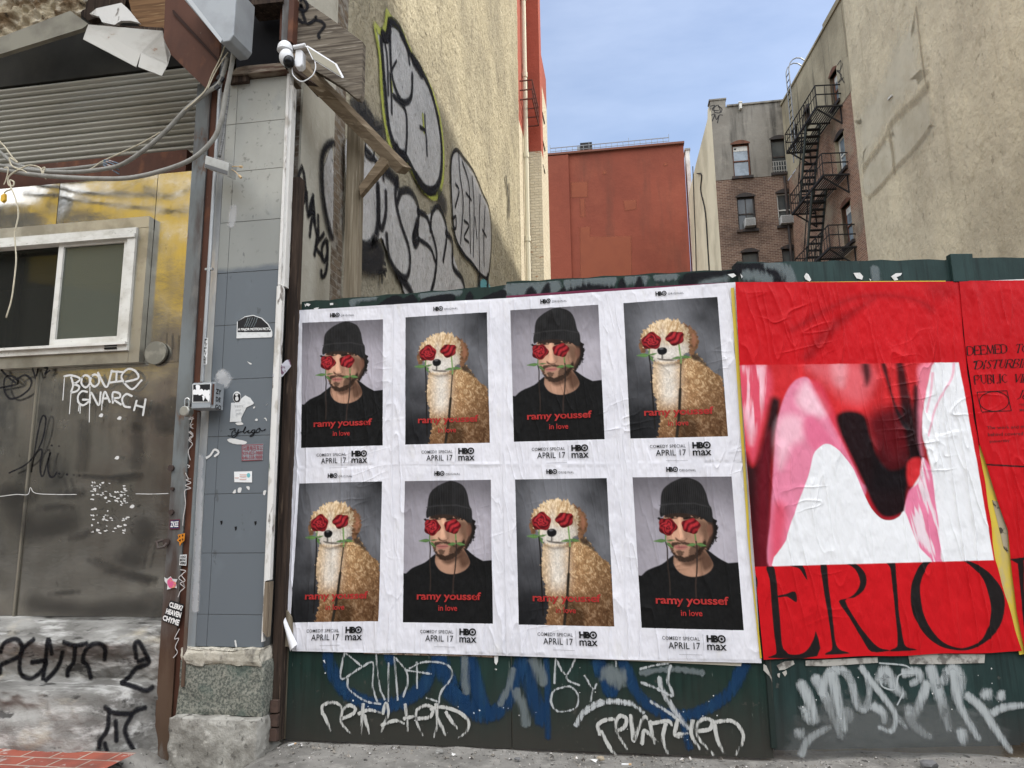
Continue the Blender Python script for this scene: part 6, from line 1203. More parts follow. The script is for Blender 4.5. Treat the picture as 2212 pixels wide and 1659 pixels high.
def clip_h(k):
    for i, v in enumerate(k.v):
        a, b = ((q[0], q[1]) if v[0] < hx1 else (q[2], q[3])); zt = a[1]+(b[1]-a[1])*(v[0]-a[0])/(b[0]-a[0])-.008
        if v[2] > zt: k.v[i] = (v[0], v[1], float(zt))
def f_top(k):
    for P in ([(420, 72), (500, 15), (540, 22), (560, 30), (600, 8), (620, 60), (440, 78)], [(640, 40), (700, 20), (800, 10), (810, 40), (760, 50), (650, 60)], [(860, 45), (885, -5), (905, 40)], [(940, 35), (1050, -12), (1060, 25)]): blob(k, HP, TB(P), .004, .012, n=3)
    for P in ([(330, 1595), (350, 1560), (420, 1515), (560, 1500), (650, 1520), (690, 1560), (560, 1575)], [(718, 1555), (742, 1478), (772, 1552)], [(830, 1550), (858, 1458), (885, 1545)], [(110, 1605), (150, 1540), (190, 1600)], [(215, 1592), (262, 1510), (275, 1590)]): blob(k, HP, B2(P), .004, .02, n=3)
    stroke(k, HP, B2([(1160, 1530), (1215, 1470), (1300, 1438), (1400, 1420), (1490, 1402)]), .085, .004, .4)
def f_topg(k):
    for P, w in (([(380, 1520), (560, 1490), (700, 1500)], .07), ([(0, 1560), (200, 1550), (330, 1540)], .1), ([(780, 1490), (900, 1480)], .08), ([(1250, 1500), (1330, 1480), (1420, 1470)], .09), ([(960, 1480), (1100, 1470)], .05)): stroke(k, HP, B2(P), w, .003, .9)
    stroke(k, HP, TB([(300, 60), (330, 30), (420, 20)]), .06, .003, .9); stroke(k, HP, TB([(640, 20), (740, 5), (840, 0)]), .05, .003, .9)
def f_rtop(k):
    stroke(k, RF, D5([(95, 105), (180, 88), (270, 95), (350, 125), (410, 165), (450, 215)]), .085, .004, .35, n=8)
def f_rtopg(k):
    stroke(k, RF, D5([(300, 65), (400, 85), (470, 150), (490, 200)]), .07, .003, .9); stroke(k, RF, D5([(150, 150), (240, 160), (330, 200)]), .07, .003, .9); stroke(k, RF, D5([(1090, 100), (1100, 190)]), .05, .003, .9)
clipr = lambda k: clip_top(k, RF, 0, rz, 2.0, rz+(float(r0[1][1])-rz)/max(.1, (rsP+rsP1)/2)*2.0)
graffiti("top_flame", h2, [(greypaint, lambda k: (f_topg(k), clip_h(k))), (blackpaint, lambda k: (f_top(k), clip_h(k)))]); graffiti("top_arc", h3, [(greypaint, lambda k: (f_rtopg(k), clipr(k))), (blackpaint, lambda k: (f_rtop(k), clipr(k)))])
scrapm = mat("torn_paper_white", (.62, .62, .60), [((.45, .44, .4), (30, 30, 30), .5, .65, .6, 5)], rough=.8)
k = MB()
for P in ([(580, 165), (595, 140), (612, 150), (632, 190), (620, 202), (590, 185)], [(938, 140), (985, 138), (1008, 165), (1000, 188), (960, 178)], [(1052, 180), (1068, 190), (1060, 198)], [(1210, 165), (1245, 142), (1290, 140), (1280, 158), (1250, 170), (1262, 190), (1235, 195)], [(1750, 165), (1780, 140), (1782, 180), (1775, 195)], [(25, 150), (70, 143), (88, 160), (60, 175)], [(118, 145), (135, 165), (128, 180)] ): each("torn_paper", scrapm, h3, [P], lambda k, P: k.slab(RF, D5(P), .005, .001))
dps = mat("dirty_torn_paper", (.36, .345, .31), [((.1, .09, .08), (22, 22, 22), .48, .6, .85, 7)], rough=.85)
for f, P in ((crop(2850, 1800, 1.8433), [(285, 1500), (305, 1510), (345, 1600), (348, 1635), (330, 1590), (285, 1545)]), (crop(2850, 1800, 1.8433), [(380, 1510), (440, 1480), (500, 1475), (510, 1500), (440, 1540), (400, 1545)]), (crop(2850, 1800, 1.8433), [(385, 1570), (405, 1565), (400, 1600), (388, 1590)]), (crop(2850, 1800, 1.8433), [(420, 1560), (450, 1545), (455, 1570), (440, 1590)]), (crop(2850, 1800, 1.8433), [(590, 1475), (1110, 1450), (1115, 1490), (960, 1500), (760, 1515), (590, 1512)]), (crop(2850, 1800, 1.8433), [(1330, 1420), (1890, 1430), (1885, 1492), (1600, 1500), (1345, 1500)])): each("dirty_paper_strip", dps, h3, [P], lambda k, P: k.slab(RF, f(P), .006, .001))
mat("dirty_torn_paper", (.36, .345, .31), [((.1, .09, .08), (22, 22, 22), .48, .6, .85, 7)], rough=.85)
for P in ([(315, 105), (330, 92), (360, 100), (345, 118)], [(385, 135), (410, 128), (430, 128), (405, 152)], [(518, 92), (545, 90), (545, 106), (520, 108)], [(310, 95), (325, 110), (318, 122)]): each("torn_paper", scrapm, h1, [P], lambda k, P: k.slab(HP, crop(1050, 1150, 2.0737)(P), .004, .001))
k = MB()
for P in ([(340, 152), (350, 148), (355, 170)], [(1368, 130), (1392, 125), (1390, 160), (1380, 180), (1370, 165)], [(1375, 200), (1385, 205), (1378, 212)]): each("torn_paper", scrapm, h1, [P], lambda k, P: k.slab(HP, F7(P), .006, .001))
random.seed(11)
k = MB()
for i in range(42):
    pl, x, y = random.choice(((HP, random.uniform(700, 1580), random.uniform(1440, 1600)), (RF, random.uniform(1700, 2200), random.uniform(1440, 1600))))
    r_ = random.uniform(.7, 2.0); blob(k, pl, [(x+r_*math.cos(t)*random.uniform(.5, 1.2), y+r_*math.sin(t)*random.uniform(.5, 1.4)) for t in np.linspace(0, 6.28, 6)[:-1]], .006, .002, n=2)
k.build("paint_fleck", whitepaint, h2, alpha=True)

# ================================================================ LITTER
random.seed(5)
def butt(x, y, ang, label):
    c = onZ(x, y, .012); d = I([math.cos(ang), math.sin(ang), 0]); t = thing("cigarette_butt", label, "cigarette butt", tuple(c), "litter along the hoarding")
    k = MB(); k.tube([c-d*.02, c+d*.012], .004, 8); k.build("paper", stickerwhite, t); k = MB(); k.tube([c+d*.0121, c+d*.025], .0041, 8); k.build("filter", mat("tan_filter", (.5, .33, .18), rough=.8), t)
butt(*F7([(150, 658)])[0], 1.0, "white cigarette butt on the pavement near the pillar's foot")
butt(*F8([(210, 651)])[0], .1, "white cigarette butt lying flat under the right tag of the posters")
def crumb(x, y, r_, m, label, seed, cat="pebble", name="pebble"):
    c = onZ(x, y, .004+r_*.5); bm = bmesh.new(); bmesh.ops.create_icosphere(bm, subdivisions=2, radius=r_)
    rr = random.Random(seed)
    for v in bm.verts: v.co = Vector((v.co.x*1.3, v.co.y, v.co.z*.7))*rr.uniform(.75, 1.2)+Vector(c)
    me = bpy.data.meshes.new(name); bm.to_mesh(me); bm.free(); tag(link(name, me, m), label, cat, "litter along the hoarding")
crumb(*F7([(1035, 700)])[0], .016, stoopm, "grey stone chip below the left white tag", 1)
crumb(*F7([(2005, 742)])[0], .015, mat("tan_pebble", (.3, .25, .18), rough=.9), "tan pebble beside the crumpled paper on the pavement", 2)
crumb(*F7([(1505, 745)])[0], .011, mat("grey_pebble", (.13, .13, .13), rough=.9), "dark pebble under the panel joint", 3)
crumb(*F8([(1730, 652)])[0], .03, MATS["grey_pebble"], "dark flattened lump on the pavement under the red poster", 4, "lump", "debris_lump")
for p, lb in (((1980, 772), "crumpled white paper bit on the pavement below the middle posters"), ((1118, 718), "tiny white paper scrap near the stone chip")):
    c = onZ(*F7([p])[0], .012); k = MB(); vs_ = [c+I([random.uniform(-.03, .03), random.uniform(-.02, .02), random.uniform(-.008, .02)])*(.5 if p[0] < 1500 else 1) for _ in range(7)]
    k.add(vs_, [(0, 1, 2), (2, 3, 4), (4, 5, 6), (0, 2, 4), (1, 3, 5)]); tag(k.build("paper_scrap", scrapm, fix=False), lb, "paper scrap", "litter along the hoarding")
mb = MB()
for i in range(1300):
    x = random.uniform(-1.8, 2.6); y = 3.70-abs(random.gauss(0, .13))+(0 if x < .6 else (x-.6)*.17); z = .004; r_ = random.uniform(.0015, .006)*(1+1.6*(random.random() < .09))
    a0 = random.uniform(0, 6); mb.add([(x+r_*math.cos(a0+t), y+r_*math.sin(a0+t), z+random.uniform(-.002, .004)) for t in (0, 2.1, 4.2)]+[(x, y, z+r_)], [(0, 1, 3), (1, 2, 3), (2, 0, 3)])
tag(mb.build("grit", mat("mixed_grit", (.22, .2, .17), [((.6, .58, .55), (40, 40, 40), .58, .6, .9, 2), ((.05, .045, .04), (33, 33, 33), .52, .54, .9, 2)], rough=.9), fix=False), kind="stuff")
# ================================================================ POSTERS
paper = mat("poster_paper", (.66, .655, .69), [((.57, .57, .61), (4, 4, 3), .42, .64, .6, 6), ((.60, .585, .55), (14, 14, 5), .6, .72, .4, 5)], rough=.6, bump=[((60, 60, 40), .12, .002)])
printm = mat("poster_print", (.5, .5, .5), attr="col", rough=.6, spec=.06, bump=[((60, 60, 40), .12, .002)])
redprint = mat("red_poster_print", (.5, .5, .5), attr="col", rough=.42, spec=.10, bump=[((50, 50, 40), .12, .002)])
def mixm(C, c, m): return C*(1-m[:, None])+np.asarray(c, float)*m[:, None]
def fill(C, P, poly, c, b, amt=1.0, nz=0, seed=0):
    d = sdf(P, smooth(poly, n=5, closed=True)); 
    if nz: d = d+nz*(fbm(P[:, 0]*.05, P[:, 1]*.05, 300+seed, 4)-.5)*2
    return mixm(C, c, sstep(-b, b, d)*amt)
def rose(C, P, cx, cy, rx, ry, seed, bud=False):
    x, y = (P[:, 0]-cx)/rx, (P[:, 1]-cy)/ry; r = np.hypot(x, y); a = np.arctan2(y, x)
    edge = 1+.07*np.sin(a*5+seed)+.05*np.sin(a*3+2*seed)
    m = sstep(edge+.04, edge-.04, r)
    if bud:
        m = m*sstep(-1.15, -.85, y*.8-np.abs(x)*.25+.1*np.sin(x*9)); t = np.sin((x*1.0+y*.8)*7.5+1.4*np.sin(x*3.2-y*2+seed))*.5+.5
    else:
        t = np.sin(r*15+1.7*np.sin(a*2.5+seed)+a*1.0+1.5*np.sin(a*4+r*6))*.5+.5
    t = t*(.75+.5*vn(x*6, y*6, seed)); t = np.clip(t, 0, 1)
    k = np.stack([.10+.36*t, .008+.022*t, .012+.025*t], -1)
    k = k*.86*(.55+.45*sstep(1.05, .35, r))[:, None]*(1.15-.35*sstep(-.5, 1, y))[:, None]
    return C*(1-m[:, None])+k*m[:, None]
def stemline(C, P, pts, w, c0, c1, tsplit):
    d, t = linedist(P, smooth(pts, n=6)); m = sstep(w, w*.35, d); cc = np.where((t < tsplit)[:, None], np.asarray(c0), np.asarray(c1)); return C*(1-m[:, None])+cc*m[:, None]
GRN, DKS = (.075, .15, .045), (.022, .018, .013)
def leaf(C, P, a, b, w, c=GRN):
    a, b = I(a), I(b); d = b-a; n = I([-d[1], d[0]])/np.hypot(*d)
    C = fill(C, P, [a, a+d*.35+n*w, a+d*.7+n*w*.7, b, a+d*.7-n*w*.6, a+d*.35-n*w], c, 4)
    dd, _ = linedist(P, [a, b]); return mixm(C, (.14, .24, .09), sstep(4, 1, dd)*.7*sstep(0, 1, np.ones(len(P))))
def paint_man(U, V):
    P = np.stack([1130+U*712, 88+V*1160], -1).reshape(-1, 2); u, v = U.ravel(), V.ravel()
    x, y = P[:, 0], P[:, 1]
    lum = .19+.13*np.exp(-(((x-1480)/430)**2+((y-520)/430)**2))+.10*np.exp(-((x-1760)/170)**2-((y-560)/260)**2)+.05*(fbm(u*5, v*6, 201, 5)-.5)-.10*sstep(.3, 0, v)+.05*sstep(.4, .65, v)
    C = np.stack([lum*1.03, lum*.965, lum*1.06], -1)
    fl = (fbm(u*40, v*60, 203, 3)-.5)
    # curls behind the neck and ears
    cl = 44*(fbm(x*.05, y*.05, 205, 4)-.5)
    for poly in ([(1560, 380), (1695, 405), (1714, 470), (1704, 545), (1680, 600), (1648, 636), (1600, 650), (1560, 600)], [(1282, 412), (1300, 396), (1350, 400), (1360, 460), (1330, 440)]):
        d = sdf(P, smooth(poly, n=5, closed=True))+cl; C = mixm(C, (.012, .010, .009), sstep(-4, 5, d))
    # neck and shirt
    skin = np.array([.44, .25, .165])
    C = fill(C, P, [(1385, 690), (1450, 720), (1600, 620), (1640, 690), (1668, 745), (1650, 800), (1580, 842), (1500, 852), (1425, 822), (1385, 760)], skin*.62, 5)
    C = fill(C, P, [(1400, 740), (1470, 735), (1530, 760), (1560, 850), (1500, 852), (1425, 822)], skin*.98, 26, .8)
    C = fill(C, P, [(1580, 640), (1650, 690), (1665, 760), (1600, 800), (1570, 720)], (.07, .035, .022), 22, .85)
    C = fill(C, P, [(1440, 745), (1500, 770), (1600, 700), (1500, 720)], (.06, .03, .02), 16, .8)
    shirt = np.stack([.0095+.004*fl]*3, -1)
    d = sdf(P, smooth([(1100, 880), (1150, 845), (1200, 800), (1300, 755), (1360, 705), (1388, 688), (1384, 750), (1410, 805), (1450, 836), (1505, 850), (1570, 842), (1630, 812), (1664, 760), (1645, 700), (1612, 640), (1640, 650), (1700, 700), (1770, 742), (1870, 785), (1900, 1300), (1080, 1300)], n=3, closed=True))
    m = sstep(-4, 4, d); C = C*(1-m[:, None])+shirt*m[:, None]
    # face
    C = fill(C, P, [(1340, 380), (1440, 362), (1560, 380), (1640, 430), (1655, 520), (1630, 590), (1590, 650), (1545, 705), (1470, 732), (1412, 712), (1372, 650), (1348, 590), (1338, 480)], skin*.80, 5)
    C = fill(C, P, [(1400, 395), (1470, 385), (1480, 470), (1475, 560), (1420, 590), (1370, 560), (1370, 480)], skin*1.32, 30, .8)
    C = fill(C, P, [(1560, 420), (1660, 440), (1650, 560), (1590, 660), (1560, 640), (1590, 540)], (.13, .07, .045), 30, .9)
    C = fill(C, P, [(1555, 560), (1600, 540), (1600, 590), (1560, 600)], skin*.9, 22, .7)
    C = fill(C, P, [(1470, 420), (1505, 470), (1500, 540), (1480, 560), (1462, 500)], skin*.52, 14, .65)
    C = fill(C, P, [(1432, 400), (1452, 400), (1456, 500), (1462, 548), (1430, 555), (1432, 480)], skin*1.6, 10, .8)
    C = fill(C, P, [(1410, 550), (1440, 572), (1480, 568), (1490, 556), (1470, 578), (1440, 584), (1412, 572)], (.05, .02, .014), 7, .9)
    for poly in ([(1350, 412), (1400, 396), (1432, 405), (1400, 410), (1352, 424)], [(1478, 402), (1540, 392), (1590, 410), (1540, 408), (1480, 416)]): C = fill(C, P, poly, (.015, .010, .008), 6, .95)
    # beard and moustache
    bd = 14*(fbm(x*.08, y*.08, 207, 3)-.5)
    for poly, am in (([(1366, 590), (1378, 640), (1400, 668), (1430, 690), (1475, 696), (1530, 676), (1575, 628), (1612, 570), (1626, 600), (1594, 662), (1548, 712), (1470, 740), (1412, 720), (1372, 664)], .96), ([(1372, 600), (1400, 585), (1440, 588), (1470, 584), (1520, 596), (1548, 630), (1520, 622), (1470, 604), (1430, 604), (1396, 626), (1384, 660)], .9), ([(1412, 652), (1460, 656), (1452, 690), (1420, 690)], .75), ([(1520, 620), (1590, 600), (1560, 670), (1500, 690), (1500, 650)], .7)):
        d = sdf(P, smooth(poly, n=5, closed=True))+bd; C = mixm(C, (.022, .013, .009), sstep(-7, 8, d)*am)
    C = fill(C, P, [(1396, 620), (1420, 608), (1440, 613), (1470, 610), (1492, 622), (1470, 640), (1430, 644), (1405, 636)], (.34, .13, .11), 5, .95)
    C = fill(C, P, [(1400, 624), (1440, 622), (1490, 624), (1440, 628)], (.10, .03, .025), 3, .8)
    # ear, fringe, beanie
    C = fill(C, P, [(1638, 462), (1672, 455), (1676, 510), (1652, 545), (1640, 510)], (.16, .075, .05), 8, .8)
    d = sdf(P, smooth([(1338, 372), (1440, 350), (1570, 362), (1640, 400), (1560, 402), (1530, 390), (1490, 412), (1450, 392), (1400, 402), (1350, 398)], n=5, closed=True))+34*(fbm(x*.06, y*.06, 209, 4)-.5); C = mixm(C, (.012, .009, .008), sstep(-4, 4, d)*.95)
    C = fill(C, P, [(1318, 300), (1326, 230), (1345, 180), (1392, 138), (1450, 108), (1505, 92), (1565, 105), (1618, 140), (1648, 205), (1664, 290), (1684, 340), (1682, 425), (1650, 432), (1600, 392), (1540, 372), (1440, 362), (1350, 378), (1314, 394), (1308, 345)], (.017, .0165, .0165), 4)
    m = sstep(-5, 5, sdf(P, [(1318, 300), (1345, 180), (1450, 110), (1560, 106), (1648, 205), (1680, 345), (1680, 420), (1560, 375), (1440, 362), (1318, 390)])); C = C+(m*(.006*np.sin(x*.45)+.010*(fbm(u*14, v*10, 211, 3)-.4)))[:, None]
    dd, _ = linedist(P, [(1312, 305), (1400, 292), (1560, 290), (1676, 320)]); C = mixm(C, (.045, .044, .044), sstep(9, 1, dd)*.55)
    C = leaf(C, P, (1345, 575), (1252, 580), 14); C = leaf(C, P, (1345, 590), (1385, 630), 12, (.06, .12, .035)); C = leaf(C, P, (1350, 575), (1405, 570), 7, (.03, .06, .02))
    C = stemline(C, P, [(1342, 520), (1338, 580), (1346, 640), (1342, 760), (1348, 880), (1344, 990)], 7, (.11, .19, .07), (.03, .022, .018), .22)
    C = stemline(C, P, [(1548, 505), (1552, 560), (1556, 640), (1545, 800), (1530, 900), (1526, 1005)], 8, (.12, .2, .07), (.032, .022, .018), .25)
    C = leaf(C, P, (1550, 600), (1488, 612), 13); C = leaf(C, P, (1558, 598), (1622, 612), 14)
    C = rose(C, P, 1358, 468, 66, 66, 1); C = rose(C, P, 1526, 462, 66, 58, 2, True)
    return np.clip(C, .004, 1).reshape(U.shape+(3,))
def paint_dog(U, V):
    xl_ = 255+28*V; P = np.stack([xl_+U*(700+30*V), 70+V*1125], -1).reshape(-1, 2); u, v = U.ravel(), V.ravel(); x, y = P[:, 0], P[:, 1]
    lum = .035+.17*np.exp(-(((x-560)/230)**2+((y-330)/330)**2))+.09*np.exp(-((x-930)/120)**2-((y-560)/240)**2)+.07*(fbm(u*5, v*7, 221, 5)-.5)
    lum = lum*(1-.75*sstep(.6, 1, v)*sstep(.6, .1, u)); C = np.stack([lum*.97, lum*.985, lum*1.06], -1)
    curl = fbm(x*.055+2.2*fbm(x*.03, y*.03, 231, 3), y*.05+2.2*fbm(x*.03+9, y*.03, 235, 3), 232, 3); fine = fbm(x*.13, y*.09, 233, 3); rag = 34*(fbm(x*.06, y*.06, 234, 4)-.5)
    # body
    body = [(480, 560), (466, 640), (455, 720), (452, 790), (474, 860), (490, 950), (512, 1050), (528, 1220), (1030, 1230), (1010, 1000), (995, 860), (980, 730), (930, 680), (882, 640), (835, 570), (762, 500), (740, 540), (600, 560)]
    m = sstep(-4, 4, sdf(P, smooth(body, n=4, closed=True))+rag*1.0+16*(curl-.5))
    t = sstep(.25, .75, curl*.65+fine*.35)
    fl_ = vn((x*.6+y*.8)*.028, (x*.8-y*.6)*.13+3*vn(x*.02, y*.02, 237), 236); t = .55*t+.45*(1-np.abs(2*fl_-1))
    dark = np.array([.23, .12, .052]); tan = np.array([.47, .285, .135]); hi = np.array([.72, .53, .31])
    B = dark+(tan-dark)*t[:, None]; B = B+(hi-tan)*(sstep(.62, .9, t)*.6)[:, None]
    k = sstep(.55, 1.02, v+.25*(u-.55)); B = B*(1-.62*k)[:, None]; B[:, 0] *= 1+.15*k
    lf = sstep(700, 520, x)*sstep(1050, 760, y); B = B*(1-.55*lf[:, None])+np.array([.66, .50, .31])*(.55+.75*curl)[:, None]*.55*lf[:, None]
    B = B*(.72+.56*fine)[:, None]
    B = B*(1-.45*sstep(690, 960, x)*(1-.4*curl))[:, None]
    ch = np.exp(-((x-580-.02*(y-700)+30*(curl-.5))/74)**2)*sstep(560, 610, y)*sstep(1000, 820, y); B = B*(1-ch[:, None]*.92)+(np.array([.70, .65, .57])*(.62+.6*fine)[:, None])*ch[:, None]*.92
    B = B*(1-.65*np.exp(-((x-690)/60)**2)*sstep(900, 1050, y))[:, None]*(1-.5*np.exp(-((x-760)/40)**2)*sstep(1000, 1100, y))[:, None]
    C = C*(1-m[:, None])+B*m[:, None]
    C = fill(C, P, [(742, 480), (790, 520), (850, 590), (870, 630), (800, 580), (760, 560)], (.014, .013, .014), 12, .85)
    # ears behind the head
    for poly in ([(690, 268), (758, 306), (800, 368), (810, 428), (786, 496), (748, 522), (715, 440)], [(394, 350), (366, 400), (370, 462), (390, 496), (414, 490), (420, 420)]):
        m = sstep(-5, 5, sdf(P, smooth(poly, n=5, closed=True))+rag*.9); E = np.array([.15, .075, .038])*(.35+1.5*curl)[:, None]; C = C*(1-m[:, None])+E*m[:, None]
    C = fill(C, P, [(764, 350), (790, 385), (790, 430), (770, 465), (758, 410)], (.30, .13, .075), 10, .7)
    ang = np.arctan2(y-410, x-565); rad = np.hypot(x-565, y-410); tuft = 26*(vn(ang*17+20, rad*.012, 251)-.5)+14*(vn(ang*43+60, rad*.02, 252)-.5)
    head = [(384, 350), (420, 292), (480, 246), (560, 222), (640, 232), (700, 276), (734, 330), (744, 420), (728, 490), (690, 540), (640, 572), (560, 588), (500, 572), (466, 530), (432, 480), (396, 440)]
    m = sstep(-4, 6, sdf(P, smooth(head, n=5, closed=True))+rag*.4+tuft)
    fur = fbm((x-570)*.11, (y-400)*.05+np.abs(x-570)*.03, 241, 4); t = sstep(.25, .75, fur)
    H = np.array([.40, .25, .12])*(1-t[:, None])+np.array([.74, .58, .38])*t[:, None]
    H = H*(1-.45*sstep(640, 745, x))[:, None]
    mz = np.exp(-((x-565)/135)**4-((y-505)/78)**4); H = H*(1-.9*mz[:, None])+np.array([.66, .63, .58])*(.62+.55*fine)[:, None]*.9*mz[:, None]
    ck = np.exp(-((x-690)/48)**2-((y-475)/60)**2)+.8*np.exp(-((x-540)/26)**2-((y-380)/90)**2); H = H*(1-.7*ck[:, None])+np.array([.60, .56, .5])*(.6+.6*fine)[:, None]*.7*ck[:, None]
    C = C*(1-m[:, None])+H*m[:, None]
    C = fill(C, P, [(500, 540), (540, 548), (590, 552), (640, 560), (600, 568), (540, 562), (506, 552)], (.03, .025, .022), 6, .85)
    C = fill(C, P, [(480, 575), (560, 592), (650, 575), (700, 545), (690, 585), (600, 612), (520, 605)], (.06, .04, .025), 14, .6)
    C = fill(C, P, [(498, 470), (520, 454), (552, 454), (572, 472), (568, 500), (540, 516), (508, 506)], (.008, .008, .009), 4)
    C = fill(C, P, [(516, 462), (535, 458), (545, 466), (525, 470)], (.16, .16, .17), 6, .7)
    C = fill(C, P, [(530, 512), (540, 512), (542, 545), (528, 545)], (.03, .025, .022), 4, .8)
    C = leaf(C, P, (438, 512), (346, 510), 15, (.085, .18, .05)); C = leaf(C, P, (444, 512), (496, 498), 9); C = leaf(C, P, (440, 515), (470, 565), 12)
    C = stemline(C, P, [(440, 462), (438, 520), (446, 600), (452, 720), (458, 860), (464, 1000), (470, 1120)], 8, (.12, .22, .075), (.012, .010, .009), .14)
    C = stemline(C, P, [(660, 430), (668, 500), (674, 560), (672, 620), (668, 700), (664, 800), (658, 900)], 9, (.16, .27, .09), (.06, .045, .03), .42)
    C = stemline(C, P, [(664, 800), (658, 900), (652, 1000), (640, 1100), (630, 1200)], 17, DKS, DKS, .5)
    C = leaf(C, P, (674, 540), (606, 550), 11); C = leaf(C, P, (676, 536), (752, 548), 13)
    C = rose(C, P, 457, 398, 73, 70, 3); C = rose(C, P, 634, 384, 68, 58, 5, True)
    return np.clip(C, .004, 1).reshape(U.shape+(3,))
C1 = crop(1050, 1150, 2.0737); C2 = crop(1900, 1100, 1.9514); C3 = crop(1050, 1850, 2.0737); C4 = crop(1900, 1850, 1.9514)
SH = [[(632, 672), (853, 659), (1086, 646), (1326, 630), (1588, 611)], [(618, 1013), (849, 1004), (1087, 1003), (1346, 1002), (1615, 1000)], [(602, 1405), (856, 1409), (1096, 1415), (1352, 1424), (1644, 1431)]]
PIC = [[C1([(298, 255), (955, 226), (953, 1254), (287, 1274)]), C1([(1140, 212), (1803, 171), (1826, 1232), (1138, 1248)]), C2([(216, 243), (890, 200), (939, 1230), (244, 1250)]), C2([(1082, 187), (1803, 138), (1883, 1208), (1136, 1225)])],
       [C3([(276, 112), (950, 95), (923, 1232), (205, 1242)]), C3([(1135, 93), (1834, 81), (1852, 1252), (1118, 1242)]), C4([(254, 75), (955, 64), (1013, 1200), (283, 1184)]), C4([(1152, 58), (1910, 52), (2003, 1228), (1222, 1210)])]]
def bil(q, a, b): return (q[0]*(1-a)+q[1]*a)*(1-b)+(q[3]*(1-a)+q[2]*a)*b
def wr(X, k=1.0): return wrinkle(X[..., 0], X[..., 2], 0, k)
DESC = [["top row poster of a man in a black beanie, leftmost, beside the pillar", "top row poster of a curly dog with roses over its eyes, second from the pillar", "top row poster of a man in a black beanie, third from the pillar", "top row poster of a curly dog, fourth from the pillar, next to the red poster"],
        ["bottom row poster of a curly dog with its lower left corner curling off", "bottom row poster of a man in a black beanie, second from the pillar", "bottom row poster of a curly dog, third from the pillar", "bottom row poster of a man in a black beanie next to the red poster"]]
rng = random.Random(2)
